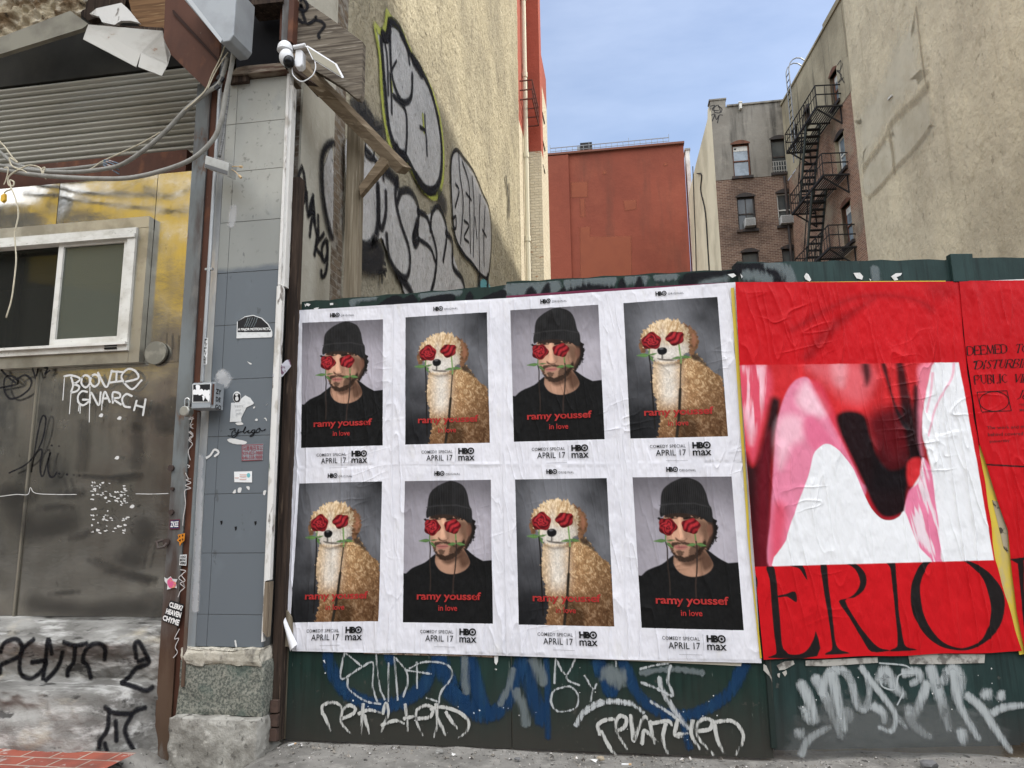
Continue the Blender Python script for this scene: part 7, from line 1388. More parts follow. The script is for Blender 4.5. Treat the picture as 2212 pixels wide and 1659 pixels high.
for r in range(2):
    for c in range(4):
        man = (r+c) % 2 == 0; pq = [I(p) for p in PIC[r][c]]
        s4 = [I(SH[r][c]), I(SH[r][c+1]), I(SH[r+1][c+1]), I(SH[r+1][c])]
        # sheet corners in the picture's own (u,v)
        def inv(p):
            a = b = .5
            for _ in range(12):
                f0 = bil(pq, a, b)-p; da = bil(pq, a+1e-4, b)-bil(pq, a, b); db = bil(pq, a, b+1e-4)-bil(pq, a, b)
                J = np.stack([da, db], 1)/1e-4; d = np.linalg.solve(J, -f0); a += d[0]; b += d[1]
            return a, b
        cs = [inv(p) for p in s4]
        nu, nv, mu, mt, mb_ = 170, 250, 44, 40, 62
        us = np.concatenate([np.linspace(0, 1, mu)[:-1], 1+np.linspace(0, 1, nu), 2+np.linspace(0, 1, mu)[1:]]); vs_ = np.concatenate([np.linspace(0, 1, mt)[:-1], 1+np.linspace(0, 1, nv), 2+np.linspace(0, 1, mb_)[1:]])
        A, B = np.meshgrid(us, vs_)
        def seg(T, lo, hi): return np.where(T < 1, lo*(1-T), np.where(T <= 2, T-1, 1+(hi-1)*(T-2)))
        bb = np.clip(seg(B, 0, 1), 0, 1)
        L = cs[0][0]*(1-bb)+cs[3][0]*bb; R = cs[1][0]*(1-bb)+cs[2][0]*bb
        if r == 1 and c == 0:   # the loose left margin bows out
            L = L-.012*np.sin(bb*9)
        uu = seg(A, L, R+.004*(c < 3)); aa = np.clip(uu, 0, 1)
        T_ = cs[0][1]*(1-aa)+cs[1][1]*aa; Bt = cs[3][1]*(1-aa)+cs[2][1]*aa
        vv = seg(B, T_, Bt+.003*(r == 0))
        px = bil(pq, uu[..., None], vv[..., None]); X = HP.at(px)
        off = .012+.0016*((c*2+r) % 3)+.002*r; w = wr(X)
        edge = sstep(0, .02, np.minimum(np.minimum(uu-L, R-uu)*.5, np.minimum(vv-T_, Bt-vv)*.75))
        w = w*(.35+.65*edge)
        if r == 1 and c == 0:
            w = w+.02*sstep(.12, 0, (uu-L))*sstep(.55, .95, vv)
        X = X+HP.n*(off+w)[..., None]
        keepm = np.zeros((len(vs_)-1, len(us)-1), bool); keepm[mt-1:mt-1+nv-1, mu-1:mu-1+nu-1] = True
        pk = ~keepm
        if r == 1 and c == 0:
            lim = C3([(117, 1010), (130, 1090), (165, 1270), (213, 1472)]); pxc = (px[:-1, :-1]+px[1:, 1:])/2; pk = pk & ~((pxc[..., 1] > lim[0, 1]) & (pxc[..., 0] < np.interp(pxc[..., 1], lim[:, 1], lim[:, 0])+1.5))
        ctr = X[len(vs_)//2, len(us)//2]
        t = thing("poster", DESC[r][c], "poster", tuple(ctr), "white comedy posters pasted in two rows")
        npgrid("paper", X, paper, t, None, pk)
        col = np.zeros(A.shape+(3,)); ii, jj = slice(mt-1, mt-1+nv), slice(mu-1, mu-1+nu)
        col[ii, jj] = (paint_man if man else paint_dog)(uu[ii, jj], vv[ii, jj])
        npgrid("portrait" if man else "dog_picture", X, printm, t, col, keepm)
        def warp(Pp, Xx): return off+wr(Xx)+.0042
        def lay(rows, m, name):
            k = MB()
            for tx, (u0, v0, u1, v1), bold, sp in rows:
                q = [bil(pq, a, b) for a, b in ((u0, v0), (u1, v0), (u1, v1), (u0, v1))]; text_box(k, HP, tx, q, 0, bold, sp, warp)
            return k.build(name, m, t, fix=False)
        dy = .0
        def onsheet(p): x_ = HP.at(p[None]); return x_[0]+HP.n*float(warp(None, x_)[0])
        lay([("ramy youssef", (.155, .783+dy, .872, .853), .022, .97), ("in love", (.395, .873, .605, .914), .014, 1.0)], inkred, "title_lettering")
        ring = lambda k, u0, v0, ru, rv: k.add([onsheet(bil(pq, u0+ru*s_*math.cos(a), v0+rv*s_*math.sin(a))) for s_ in (1, .62) for a in np.linspace(0, 2*math.pi, 25)[:-1]], [(i, (i+1) % 24, 24+(i+1) % 24, 24+i) for i in range(24)])
        def dot(k, u0, v0, ru, rv): k.add([onsheet(bil(pq, u0+ru*math.cos(a), v0+rv*math.sin(a))) for a in np.linspace(0, 2*math.pi, 17)[:-1]], [tuple(range(16))])
        o = lay([("ORIGINAL", (.478, -.051, .645, -.036), .004, 1.25), ("HB", (.345, -.066, .412, -.034), .05, .9), ("COMEDY SPECIAL", (.195, 1.050, .560, 1.073), .004, 1.1), ("APRIL 17", (.252, 1.087, .560, 1.131), .004, 1.05), ("HB", (.628, 1.036, .742, 1.082), .05, .9), ("max", (.628, 1.096, .818, 1.134), .014, 1.0)], inkblack, "black_lettering")
        k = MB(); ring(k, .775, 1.0595, .040, .0262); dot(k, .775, 1.0595, .013, .0085); ring(k, .437, -.05, .026, .0175); dot(k, .437, -.05, .008, .0055); k.build("ring_letter", inkblack, t, fix=False)
        k = MB()
        for (u0, v0, u1, v1) in ((.592, 1.032, .595, 1.138), (.35, 1.166, .575, 1.168)):
            q = I([bil(pq, a, b) for a, b in ((u0, v0), (u1, v0), (u1, v1), (u0, v1))])
            n_ = 12; ts = np.linspace(0, 1, n_)
            if v1-v0 > u1-u0: e0, e1 = q[0]+(q[3]-q[0])*ts[:, None], q[1]+(q[2]-q[1])*ts[:, None]
            else: e0, e1 = q[0]+(q[1]-q[0])*ts[:, None], q[3]+(q[2]-q[3])*ts[:, None]
            G_ = []
            for e in (e0, e1): x_ = HP.at(e); G_.append(x_+HP.n*warp(None, x_)[:, None])
            k.grid([list(G_[0]), list(G_[1])])
        k.build("thin_rule", mat("grey_ink", (.2, .2, .21), rough=.6), t, fix=False)
        if r == 1 and c == 0:
            e = C3([(118, 1000), (150, 1160), (215, 1310), (275, 1412), (213, 1470), (185, 1300), (140, 1130)])
            k = MB(); top = smooth(C3([(118, 1010), (150, 1130), (205, 1270), (272, 1412)]), n=7); bot = smooth(C3([(117, 1010), (130, 1090), (165, 1270), (213, 1472)]), n=7)
            rows = []
            for s_ in np.linspace(0, 1, 7): rows.append(list(HP.at(top*(1-s_)+bot*s_+I([2, 0]))+HP.n*(.040+.020*math.sin(math.pi*s_))))
            k.grid(rows); k.build("curled_corner", mat("paper_back", (.74, .74, .75), [((.62, .62, .63), (9, 9, 9), .45, .65, .5, 5)], rough=.7), t, True, fix=False)

# ---- older paper showing round the sheets
def scrap(label, pl, P, m, off=.006, name="paper_scrap"):
    k = MB(); k.slab(pl, P, off, .0015); return tag(k.build(name, m), label, "paper scrap", "old paper layers under the posters")
bl = mat("violet_blue_paper", (.12, .11, .42), [((.3, .3, .5), (30, 30, 9), .58, .66, .6, 5)], rough=.7)
scrap("strip of violet blue paper peeping out at the posters' left edge", HP, C1([(176, 182), (206, 178), (212, 470), (205, 560), (190, 480)]), bl)
scrap("lower strip of blue paper at the bottom left of the posters' edge", HP, C3([(170, 0), (182, 0), (165, 260), (150, 250)]), bl)
scrap("thin maroon paper edge along the top of the right hand white posters", HP, np.vstack([C2([(185, 130), (700, 92), (1200, 62), (1905, 25)]), C2([(1905, 40), (1200, 80), (700, 110), (185, 145)])]), mat("maroon_paper", (.13, .015, .045), rough=.6))
scrap("thin red paper edge above the first white poster", HP, np.vstack([C1([(330, 158), (560, 140)]), C1([(560, 160), (330, 172)])]), mat("red_paper", (.5, .03, .03), rough=.6))
scrap("brown torn paper edge hanging below the left posters", HP, C3([(780, 1480), (1300, 1495), (1880, 1515), (1885, 1545), (1850, 1530), (1600, 1520), (1200, 1512), (800, 1500)]), mat("brown_paper_edge", (.26, .18, .13), [((.5, .44, .36), (50, 50, 50), .5, .6, .9, 4), ((.05, .03, .02), (40, 40, 40), .58, .64, .8, 4)], rough=.85), .005)
scrap("cream paper strip sticking out below the right hand white posters", HP, C4([(400, 1410), (1300, 1450), (1990, 1478), (1985, 1506), (1700, 1492), (900, 1455), (420, 1425)]), mat("cream_paper", (.52, .48, .40), rough=.8), .005)
k = MB(); q = [V3(C1([p]), y)[0] for p, y in (((215, 545), 3.68), ((205, 600), 3.66), ((130, 690), 3.60), ((60, 705), 3.57), ((48, 680), 3.56), ((110, 600), 3.58), ((160, 555), 3.63))]
k.add(q, [(0, 1, 6), (1, 2, 5), (1, 5, 6), (2, 3, 4), (2, 4, 5)]); o = k.build("peeled_flap", mat("grey_paper_back", (.45, .45, .48), [((.10, .02, .06), (14, 14, 14), .5, .56, .9, 3)], rough=.8)); tag(o, "grey paper flap peeled away over the trim at the posters' left edge", "paper scrap", "old paper layers under the posters")

# ---- red posters
RED = np.array([.46, .007, .011])
D6 = lambda P: D5(I(P)+I([0, 1474.6]))
def redsheet(label, quad, n, m, paintf, off, name, edgew=None):
    q = [D5(I([p]))[0] for p in quad]; A, B = np.meshgrid(np.linspace(0, 1, m), np.linspace(0, 1, n))
    Dp = bil([I(p) for p in quad], A[..., None], B[..., None])
    if edgew is not None: Dp = edgew(Dp, A, B)
    X = RF.at(D5(Dp)); ed = sstep(0, .03, np.minimum(np.minimum(A, 1-A), np.minimum(B, 1-B)))
    w = wrinkle(X[..., 0]*.8+X[..., 1]*.2, X[..., 2]*.8, 7, 1.25)*(.3+.7*ed)
    X = X+RF.n*(off+w)[..., None]; C = paintf(Dp.reshape(-1, 2)).reshape(A.shape+(3,))
    t = thing("poster", label, "poster", tuple(X[n//2, m//2]), "big red posters")
    npgrid(name, X, redprint, t, C); return t
def P6(pts): return I(pts)+I([0, 1474.6])
LET = [[(298, 795), (352, 793), (372, 900), (390, 1100), (412, 1350), (440, 1402), (470, 1425), (540, 1425), (600, 1390), (640, 1320), (662, 1262), (668, 1440), (320, 1452), (365, 1425), (368, 1380), (350, 1250), (335, 1050), (318, 880)],
       [(470, 785), (560, 780), (598, 885), (580, 870), (540, 810), (500, 795)], [(385, 1000), (440, 990), (508, 972), (518, 1050), (450, 1010), (388, 1015)],
       [(690, 772), (735, 770), (750, 900), (775, 1100), (800, 1320), (830, 1390), (885, 1410), (892, 1422), (735, 1430), (735, 1415), (775, 1390), (770, 1300), (740, 1100), (715, 950)],
       [(860, 768), (930, 764), (1000, 820), (1025, 890), (1005, 960), (940, 1015), (872, 1040), (960, 1200), (1060, 1330), (1120, 1380), (1175, 1392), (1178, 1402), (1060, 1408), (1000, 1330), (900, 1160), (826, 1046), (890, 1020), (950, 975), (975, 900), (950, 825), (905, 785)],
       [(1165, 762), (1225, 760), (1235, 850), (1255, 1100), (1285, 1310), (1310, 1370), (1365, 1385), (1370, 1397), (1200, 1405), (1200, 1390), (1240, 1370), (1245, 1300), (1225, 1100), (1205, 900), (1190, 800)],
       [(215, 840), (234, 880), (236, 930), (225, 972), (205, 990), (205, 830)]]
OO = [(1590, 735), (1440, 752), (1380, 830), (1345, 930), (1340, 1050), (1370, 1170), (1450, 1290), (1560, 1370), (1680, 1396), (1780, 1390), (1890, 1330), (1980, 1230), (2020, 1100), (2010, 980), (1950, 880), (1860, 800), (1740, 745)]
OI = [(1590, 742), (1490, 755), (1440, 830), (1410, 930), (1415, 1040), (1440, 1150), (1500, 1260), (1580, 1340), (1680, 1378), (1760, 1372), (1850, 1320), (1900, 1220), (1920, 1100), (1905, 1000), (1870, 890), (1800, 810), (1715, 750)]
def paint_red(P):
    x, y = P[:, 0], P[:, 1]; C = np.tile(RED, (len(P), 1))*(.9+.2*fbm(x*.004, y*.004, 401, 3))[:, None]
    for poly, b, am in (([(480, 560), (700, 420), (1000, 320), (1330, 330), (1500, 420), (1420, 350), (1150, 300), (900, 330), (640, 480)], 45, .7), ([(560, 760), (640, 640), (800, 480), (1080, 330), (960, 430), (760, 600), (640, 760)], 40, .6), ([(1500, 215), (1760, 215), (1640, 330), (1480, 300)], 60, .35)): C = fill(C, P, poly, (.20, .003, .005), b, min(1, am*1.15))
    yb0 = 812-(x-108)/1582*20; yb1 = 2268-(x-215)/1727*48
    xl_ = 105+(y-810)/1455*110; xr_ = 1690+(y-790)/1430*252
    M = sstep(-3, 3, np.minimum.reduce([y-yb0, yb1-y, x-xl_, xr_-x]))
    st = fbm(x*.012+fbm(x*.006, y*.002, 405, 3)*2, y*.0018, 403, 4)
    K = np.tile(np.array([.52, .022, .026]), (len(P), 1))*(.62+.75*st)[:, None]
    pink = np.array([.70, .22, .33]); pale = np.array([.78, .52, .58]); wht = np.array([.69, .70, .71]); blk = np.array([.006, .004, .005])
    K = fill(K, P, [(600, 800), (1000, 800), (1080, 900), (1000, 1080), (880, 1060), (760, 960)], (.62, .13, .15), 70, .75)
    K = fill(K, P, [(770, 800), (880, 800), (860, 960), (800, 940)], (.72, .33, .36), 40, .6)
    K = fill(K, P, [(90, 810), (290, 810), (335, 980), (270, 1230), (215, 1500), (165, 1420), (110, 1100)], (.60, .08, .13), 40, .85)
    stk = sstep(.45, .62, fbm(x*.03, y*.003, 409, 3)); mm = sstep(-40, 40, sdf(P, [(100, 810), (290, 810), (300, 980), (240, 1200), (190, 1380), (130, 1150)])); K = mixm(K, pale, mm*stk*.8)
    K = fill(K, P, [(330, 1060), (380, 1050), (400, 1120), (340, 1500), (335, 1900), (350, 2290), (180, 2290), (140, 1480), (200, 1540), (250, 1430), (300, 1200)], blk, 30, .97)
    K = fill(K, P, [(240, 1500), (330, 1300), (330, 1900), (320, 2280), (230, 2280)], (.14, .006, .014), 50, .75)
    tooth = [(330, 2290), (332, 1900), (345, 1650), (370, 1270), (430, 1040), (500, 930), (575, 898), (620, 925), (665, 1010), (760, 1190), (850, 1370), (980, 1640), (1010, 1760), (700, 2290)]
    K = fill(K, P, tooth, pink*.92, 10, .96)
    K = fill(K, P, [(560, 950), (620, 960), (740, 1160), (620, 1170), (520, 1080)], pale, 45, .8)
    K = fill(K, P, [(380, 1230), (450, 1170), (560, 1200), (560, 1340), (480, 1400), (400, 1560), (370, 1400)], pale, 50, .65)
    K = fill(K, P, [(350, 1830), (440, 1850), (430, 2050), (400, 2280), (330, 2280)], (.58, .05, .09), 45, .8)
    K = fill(K, P, [(640, 1180), (800, 1380), (860, 1480), (740, 1380), (640, 1420), (560, 1250)], (.62, .10, .20), 30, .6)
    K = fill(K, P, [(620, 940), (700, 960), (800, 1180), (960, 1560), (990, 1660), (850, 1400), (740, 1180)], (.58, .05, .09), 26, .7)
    tongue = [(800, 1190), (830, 1150), (900, 1135), (980, 1150), (1030, 1200), (1060, 1330), (1110, 1470), (1190, 1560), (1290, 1540), (1340, 1460), (1330, 1640), (1310, 1850), (1270, 1895), (1190, 1920), (1120, 1900), (1060, 1820), (1010, 1700), (945, 1560), (870, 1400), (820, 1290)]
    K = fill(K, P, [(1040, 1180), (1400, 1100), (1440, 1480), (1340, 1640), (1320, 1880), (1100, 1880), (1080, 1500)], (.075, .003, .006), 75, .95)
    d = sdf(P, smooth(tongue, n=5, closed=True)); K = mixm(K, (.05, .003, .005), sstep(-150, 0, d)*sstep(1040, 1120, x)*sstep(1330, 1480, y)*.9); K = mixm(K, (.42, .012, .025), sstep(-26, 6, d)*.95*sstep(1660, 1780, y)); K = mixm(K, blk, sstep(-14, 26, d)*.99)
    for poly, b in (([(1128, 800), (1160, 800), (1195, 960), (1240, 1100), (1290, 1190), (1330, 1290), (1270, 1230), (1210, 1080)], 14), ([(1235, 800), (1285, 800), (1335, 1020), (1372, 1250), (1390, 1400), (1430, 1480), (1400, 1505), (1340, 1470), (1310, 1350), (1285, 1180)], 20), ([(985, 800), (1045, 800), (1055, 900), (1020, 960)], 30), ([(1360, 1000), (1395, 980), (1405, 1200), (1420, 1450), (1385, 1440)], 16)): K = fill(K, P, poly, blk, b, .9)
    K = fill(K, P, [(1320, 1520), (1400, 1480), (1420, 1560), (1400, 1660), (1330, 1680)], (.55, .025, .03), 16, .9)
    K = fill(K, P, [(1400, 820), (1530, 795), (1480, 950), (1445, 1120), (1415, 1300), (1425, 1460), (1400, 1300), (1400, 1000)], (.66, .2, .27), 26, .85)
    drip = [(1300, 1860), (1330, 1720), (1400, 1650), (1425, 1480), (1490, 1570), (1520, 1780), (1560, 2000), (1605, 2260), (1425, 2260), (1380, 2080), (1330, 1960)]
    K = fill(K, P, [(1290, 1880), (1500, 1560), (1620, 2260), (1400, 2260)], wht, 10, .98)
    m2 = sstep(-8, 10, sdf(P, smooth(drip, n=4, closed=True))); K = mixm(K, np.array([.66, .16, .28]), m2*.95); K = mixm(K, wht, m2*sstep(.46, .62, fbm(x*.03-y*.008, y*.004, 411, 3))*.75)
    W1_ = [(405, 2300), (440, 2080), (480, 1945), (560, 1730), (610, 1590), (640, 1460), (690, 1400), (740, 1380), (800, 1410), (900, 1520), (955, 1620), (1005, 1745), (1060, 1850), (1130, 1920), (1200, 1932), (1260, 1905), (1298, 1868), (1345, 1985), (1385, 2100), (1440, 2300)]
    K = mixm(K, wht, sstep(-4, 4, sdf(P, smooth(W1_, n=4, closed=True))))
    W2_ = [(1528, 770), (1720, 770), (1980, 2300), (1600, 2300), (1545, 1950), (1500, 1640), (1455, 1430), (1425, 1310), (1432, 1150), (1470, 940)]
    K = mixm(K, wht, sstep(-6, 6, sdf(P, smooth(W2_, n=3, closed=True))))
    for pts in ([(1655, 800), (1640, 900), (1570, 1020), (1520, 1130), (1470, 1320)], [(1500, 870), (1490, 1000), (1460, 1150)]):
        d, _ = linedist(P, smooth(pts, n=6)); K = mixm(K, pink, sstep(13, 3, d)*.6)
    C = C*(1-M[:, None])+K*M[:, None]
    L_ = np.full(len(P), -1e9)
    sel = y > 2200
    for poly in LET: L_[sel] = np.maximum(L_[sel], sdf(P[sel], smooth(P6(poly), n=3, closed=True)))
    o = np.minimum(sdf(P[sel], smooth(P6(OO), n=4, closed=True)), -sdf(P[sel], smooth(P6(OI), n=4, closed=True))); L_[sel] = np.maximum(L_[sel], o)
    return mixm(C, (.012, .010, .010), sstep(-2.5, 2.5, L_)*(1-M))
def edge_big(Dp, A, B):
    y = Dp[..., 1]; xr_ = np.interp(y, [205, 600, 1000, 1380, 1785, 2215, 2905], [1700, 1725, 1770, 1832, 1900, 1952, 2150]); xl_ = np.interp(y, [205, 800, 1480, 2270, 2940], [75, 106, 155, 216, 280])
    Dp = Dp.copy(); Dp[..., 0] = xl_*(1-A)+xr_*A+3*np.sin(y*.02)*A; Dp[..., 1] = y+4*np.sin(Dp[..., 0]*.011)*B; return Dp
redsheet("large red poster with pink, black and white picture above huge black serif letters", [(75, 212), (1700, 207), (2150, 2880), (280, 2940)], 620, 440, paint_red, .016, "printed_sheet", edge_big)
def paint_red2(P):
    x, y = P[:, 0], P[:, 1]; C = np.tile(RED*.92, (len(P), 1))*(.9+.2*fbm(x*.004, y*.004, 421, 3))[:, None]
    d = np.full(len(P), -1e9)
    for poly in ([(1830, 1522), (2300, 1548), (2300, 1560), (1830, 1534)],): d = np.maximum(d, sdf(P, poly))
    sel = y > 2150
    for poly in ([(2050, 738), (2179, 718), (2300, 712), (2300, 735), (2140, 748), (2152, 950), (2180, 1200), (2210, 1380), (2300, 1400), (2300, 1412), (2110, 1405), (2178, 1390), (2150, 1200), (2126, 950), (2105, 770)],): d[sel] = np.maximum(d[sel], sdf(P[sel], P6(poly)))
    return mixm(C, (.012, .010, .010), sstep(-2.5, 2.5, d))
def edge_r(Dp, A, B):
    y = Dp[..., 1]; xl_ = np.interp(y, [200, 690, 1380, 1500, 1785, 2005, 2255, 2600, 2905], [1690, 1735, 1835, 1875, 1962, 2040, 2062, 2105, 2165]); Dp = Dp.copy(); Dp[..., 0] = xl_*(1-A)+(xl_*.0+2600)*A; return Dp
t2 = redsheet("torn red poster at the right edge with small black serif text", [(1690, 205), (2600, 195), (2600, 2880), (2165, 2910)], 520, 170, paint_red2, .0205, "printed_sheet", edge_r)
def wr2(X): return .0205+wrinkle(X[:, 0]*.8+X[:, 1]*.2, X[:, 2]*.8, 7, 1.25)+.0018
# high-contrast serif capitals drawn as thick and thin strokes on a 4 x 6 grid
SER = {'D': [((0, 0), (0, 6), 1), ((0, 6), (1.6, 6), 0), ((1.6, 6), (3.2, 5), 0), ((3.2, 5), (3.6, 3), 1), ((3.6, 3), (3.2, 1), 1), ((3.2, 1), (1.6, 0), 0), ((1.6, 0), (0, 0), 0)], 'E': [((0, 0), (0, 6), 1), ((-.3, 6), (2.8, 6), 0), ((0, 3), (2, 3), 0), ((-.3, 0), (3, 0), 0), ((2.8, 6), (2.9, 4.8), 0), ((3, 0), (3.1, 1.2), 0), ((2, 3.5), (2, 2.5), 0)],
       'M': [((.2, 0), (.4, 6), 0), ((.4, 6), (2, .2), 1), ((2, .2), (3.7, 6), 0), ((3.7, 6), (3.9, 0), 1), ((-.3, 0), (.8, 0), 0), ((3.3, 0), (4.5, 0), 0)], 'T': [((1.6, 0), (1.6, 6), 1), ((-.2, 6), (3.4, 6), 0), ((1, 0), (2.2, 0), 0), ((-.2, 6), (-.3, 5), 0), ((3.4, 6), (3.5, 5), 0)], 'O': [((1.8, 6), (.4, 4.8), 0), ((.4, 4.8), (0, 3), 1), ((0, 3), (.4, 1.2), 1), ((.4, 1.2), (1.8, 0), 0), ((1.8, 0), (3.2, 1.2), 0), ((3.2, 1.2), (3.6, 3), 1), ((3.6, 3), (3.2, 4.8), 1), ((3.2, 4.8), (1.8, 6), 0)],
       'I': [((.5, 0), (.5, 6), 1), ((-.1, 0), (1.1, 0), 0), ((-.1, 6), (1.1, 6), 0)], 'S': [((2.6, 5), (1.4, 6), 0), ((1.4, 6), (.3, 4.9), 0), ((.3, 4.9), (2.5, 1.7), 1), ((2.5, 1.7), (1.4, 0), 0), ((1.4, 0), (.1, 1.1), 0)], 'U': [((.4, 6), (.4, 1.5), 1), ((.4, 1.5), (1.7, 0), 0), ((1.7, 0), (3, 1.5), 0), ((3, 1.5), (3, 6), 0), ((-.2, 6), (1, 6), 0), ((2.5, 6), (3.5, 6), 0)],
       'R': [((0, 0), (0, 6), 1), ((0, 6), (2, 6), 0), ((2, 6), (2.8, 4.7), 1), ((2.8, 4.7), (1.8, 3.1), 0), ((1.8, 3.1), (0, 3.1), 0), ((1.4, 3.1), (3.2, 0), 1), ((-.5, 0), (.5, 0), 0)], 'B': [((0, 0), (0, 6), 1), ((0, 6), (2, 6), 0), ((2, 6), (2.5, 4.7), 1), ((2.5, 4.7), (1.6, 3.2), 0), ((0, 3.2), (1.7, 3.2), 0), ((1.7, 3.2), (2.8, 1.7), 1), ((2.8, 1.7), (1.8, 0), 0), ((1.8, 0), (-.4, 0), 0)],
       'N': [((.2, 0), (.2, 6), 0), ((.2, 6), (3.2, 0), 1), ((3.2, 0), (3.2, 6), 0), ((-.3, 0), (.7, 0), 0), ((2.7, 6), (3.7, 6), 0)], 'P': [((0, 0), (0, 6), 1), ((0, 6), (2, 6), 0), ((2, 6), (2.8, 4.6), 1), ((2.8, 4.6), (1.8, 3), 0), ((1.8, 3), (0, 3), 0), ((-.5, 0), (.6, 0), 0)], 'L': [((0, 0), (0, 6), 1), ((-.4, 6), (.5, 6), 0), ((-.3, 0), (2.7, 0), 0), ((2.7, 0), (2.8, 1.3), 0)],
       'C': [((3, 4.8), (1.8, 6), 0), ((1.8, 6), (.4, 4.8), 0), ((.4, 4.8), (0, 3), 1), ((0, 3), (.4, 1.2), 1), ((.4, 1.2), (1.8, 0), 0), ((1.8, 0), (3, 1.1), 0)], 'V': [((0, 6), (1.7, 0), 1), ((1.7, 0), (3.3, 6), 0), ((-.5, 6), (.6, 6), 0), ((2.8, 6), (3.7, 6), 0)], '"': [((0, 6), (-.2, 4.8), 1), ((.7, 6), (.5, 4.8), 1)], 'J': [((1.4, 6), (1, 1), 1), ((1, 1), (-.3, 0), 0), ((.8, 6), (2, 6), 0)], 'e': [((0, 1.9), (2, 2.3), 0), ((2, 2.3), (1.5, 3.6), 0), ((1.5, 3.6), (.4, 3), 0), ((.4, 3), (.1, 1.3), 1), ((.1, 1.3), (.9, .1), 0), ((.9, .1), (2, .9), 0)], 'r': [((.4, 0), (.7, 3.8), 1), ((.7, 3), (1.8, 3.8), 0)]}
ADV = {'D': 4.3, 'E': 3.6, 'M': 5.0, 'T': 3.9, 'O': 4.4, 'I': 1.7, 'S': 3.3, 'U': 4.1, 'R': 3.8, 'B': 3.5, 'N': 4.2, 'P': 3.6, 'L': 3.5, 'C': 3.8, 'V': 4.0, '"': 1.4, ' ': 2.2, 'J': 2.2, 'e': 2.6, 'r': 2.2}
def serif(k, txt, p0, e, upv, italic=0.0, wt=1.15, wn_=.34):
    """p0 baseline start px(E4), e: px per unit along, upv: px per unit up"""
    cur = 0
    for chh in txt:
        for (a, b, th) in SER.get(chh, []):
            w = wt*.62 if th else wn_; pa, pb = I(a), I(b); d = pb-pa; L = np.hypot(*d); nn = I([-d[1], d[0]])/L*w/2
            if th: nn = I([w/2, 0]) if abs(d[1]) > abs(d[0])*.6 else nn
            quad = [pa-nn, pa+nn, pb+nn, pb-nn]
            px = I([I(p0)+I(e)*(cur+q[0]+italic*q[1])+I(upv)*q[1] for q in quad]); X = RF.at(E4(px)); k.add(list(X+RF.n*wr2(X)[:, None]), [(0, 1, 2, 3)])
        cur += ADV.get(chh, 3)
k = MB()
serif(k, "DEEMED", (62, 340), (21.8, -1.3), (-1.5, -19.0)); serif(k, "TO", (680, 308), (21.5, -1.0), (0, -18.3), .2)
serif(k, "\"DISTURBIN", (118, 523), (23.6, -1.0), (0, -18.0), .22)
serif(k, "PUBLIC", (150, 718), (22, -1.2), (-1.5, -18.6)); serif(k, "VIE", (664, 694), (21, -.6), (0, -18), .2)
serif(k, "Jer", (712, 912), (25, -.5), (0, -19), .22, .8)
k.build("serif_lettering", inkblack, t2, fix=False)
k = MB()
def thinline(pts, w, closed=False):
    Pp = I(pts) if not closed else np.vstack([I(pts), I(pts[:1])]); 
    for a, b in zip(Pp, Pp[1:]):
        d = b-a; nn = I([-d[1], d[0]])/np.hypot(*d)*w/2; ts = np.linspace(0, 1, max(2, int(np.hypot(*d)/20)))
        e0 = RF.at(E4(a-nn+d*ts[:, None])); e1 = RF.at(E4(a+nn+d*ts[:, None])); k.grid([list(e0+RF.n*wr2(e0)[:, None]), list(e1+RF.n*wr2(e1)[:, None])])
thinline([(170, 822), (572, 800), (628, 1060), (235, 1078)], 9, True); thinline([(402+196*math.cos(a)+4*math.sin(a), 940-128*math.sin(a)) for a in np.linspace(0, 2*math.pi, 40)], 9)
k.build("oval_in_frame_mark", inkblack, t2, fix=False)
k = MB()
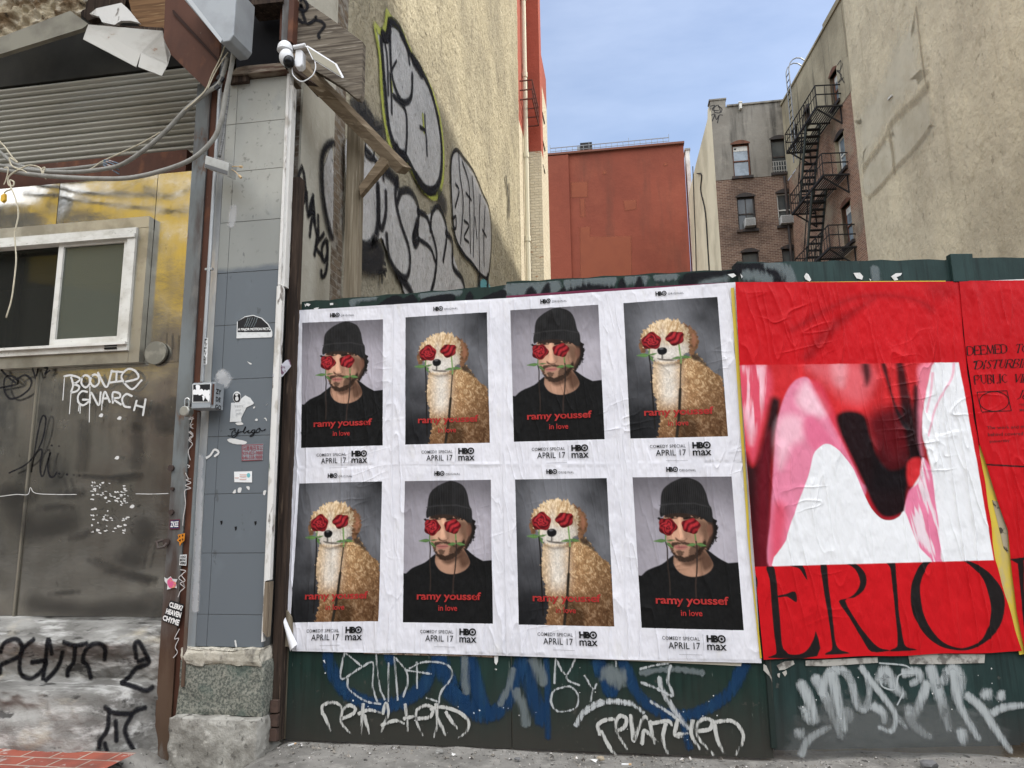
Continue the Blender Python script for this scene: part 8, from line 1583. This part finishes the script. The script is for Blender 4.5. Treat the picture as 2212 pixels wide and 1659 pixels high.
for tx, q in (("The work and the e", [(298, 1262), (900, 1245), (900, 1285), (305, 1302)]), ("behind covered wit", [(312, 1348), (905, 1330), (905, 1372), (318, 1392)]), ("passersby", [(335, 1440), (600, 1428), (608, 1470), (342, 1485)]), ("\"The", [(735, 970), (835, 965), (838, 1000), (738, 1008)]), ("Mem", [(738, 1035), (838, 1028), (840, 1062), (740, 1070)])): text_box(k, RF, tx, E4(q), 0, .008, 1.0, lambda Pp, X: wr2(X))
k.build("small_lettering", mat("dark_red_ink", (.11, .012, .012), rough=.6), t2, fix=False)
yel = mat("yellow_paper_layer", (.56, .42, .05), [((.42, .34, .14), (9, 9, 2.5), .5, .62, .8, 6), ((.35, .3, .22), (5, 5, 1.5), .58, .66, .7, 5)], rough=.75)
scrap("torn strip of yellow paper between the two red posters", RF, np.vstack([D5([(1826, 1385), (1880, 1400), (1960, 1640)]), D6([(2000, 300), (2075, 560), (2100, 800), (2170, 1425), (2135, 1432), (1940, 760), (1895, 300), (1835, 20)])]), yel, .011)
scrap("bare patch of dirty board inside the torn yellow strip", RF, D6([(1935, 312), (1972, 322), (2030, 480), (2048, 540), (2052, 700), (2020, 660), (1975, 470)]), mat("stained_board_patch", (.33, .28, .19), [((.03, .025, .02), (16, 16, 16), .52, .58, .9, 3)], rough=.85), .0125)
scrap("pale blue and white layered paper edge at the top of the yellow strip", RF, D5([(1818, 1360), (1835, 1372), (1850, 1480), (1838, 1475)]), mat("pale_blue_paper", (.5, .62, .62), rough=.7), .0140)
scrap("thin white and yellow paper edge above the large red poster", RF, D5([(110, 212), (1200, 200), (1600, 198), (1605, 212), (1690, 215), (110, 225)]), yel, .010)
scrap("thin white paper edge above the torn red poster", RF, D5([(1790, 203), (2180, 186), (2700, 175), (2700, 200), (2180, 205), (1790, 215)]), scrapm, .010)
scrap("yellow paper edge showing between white and red posters", HP, np.vstack([C2([(1903, 75), (1928, 72), (1965, 600), (1995, 1100), (2010, 1330)]), C4([(2060, 700), (2140, 1440), (2125, 1440), (2030, 500)])]), yel, .0215)
k = MB()
EOF_=1
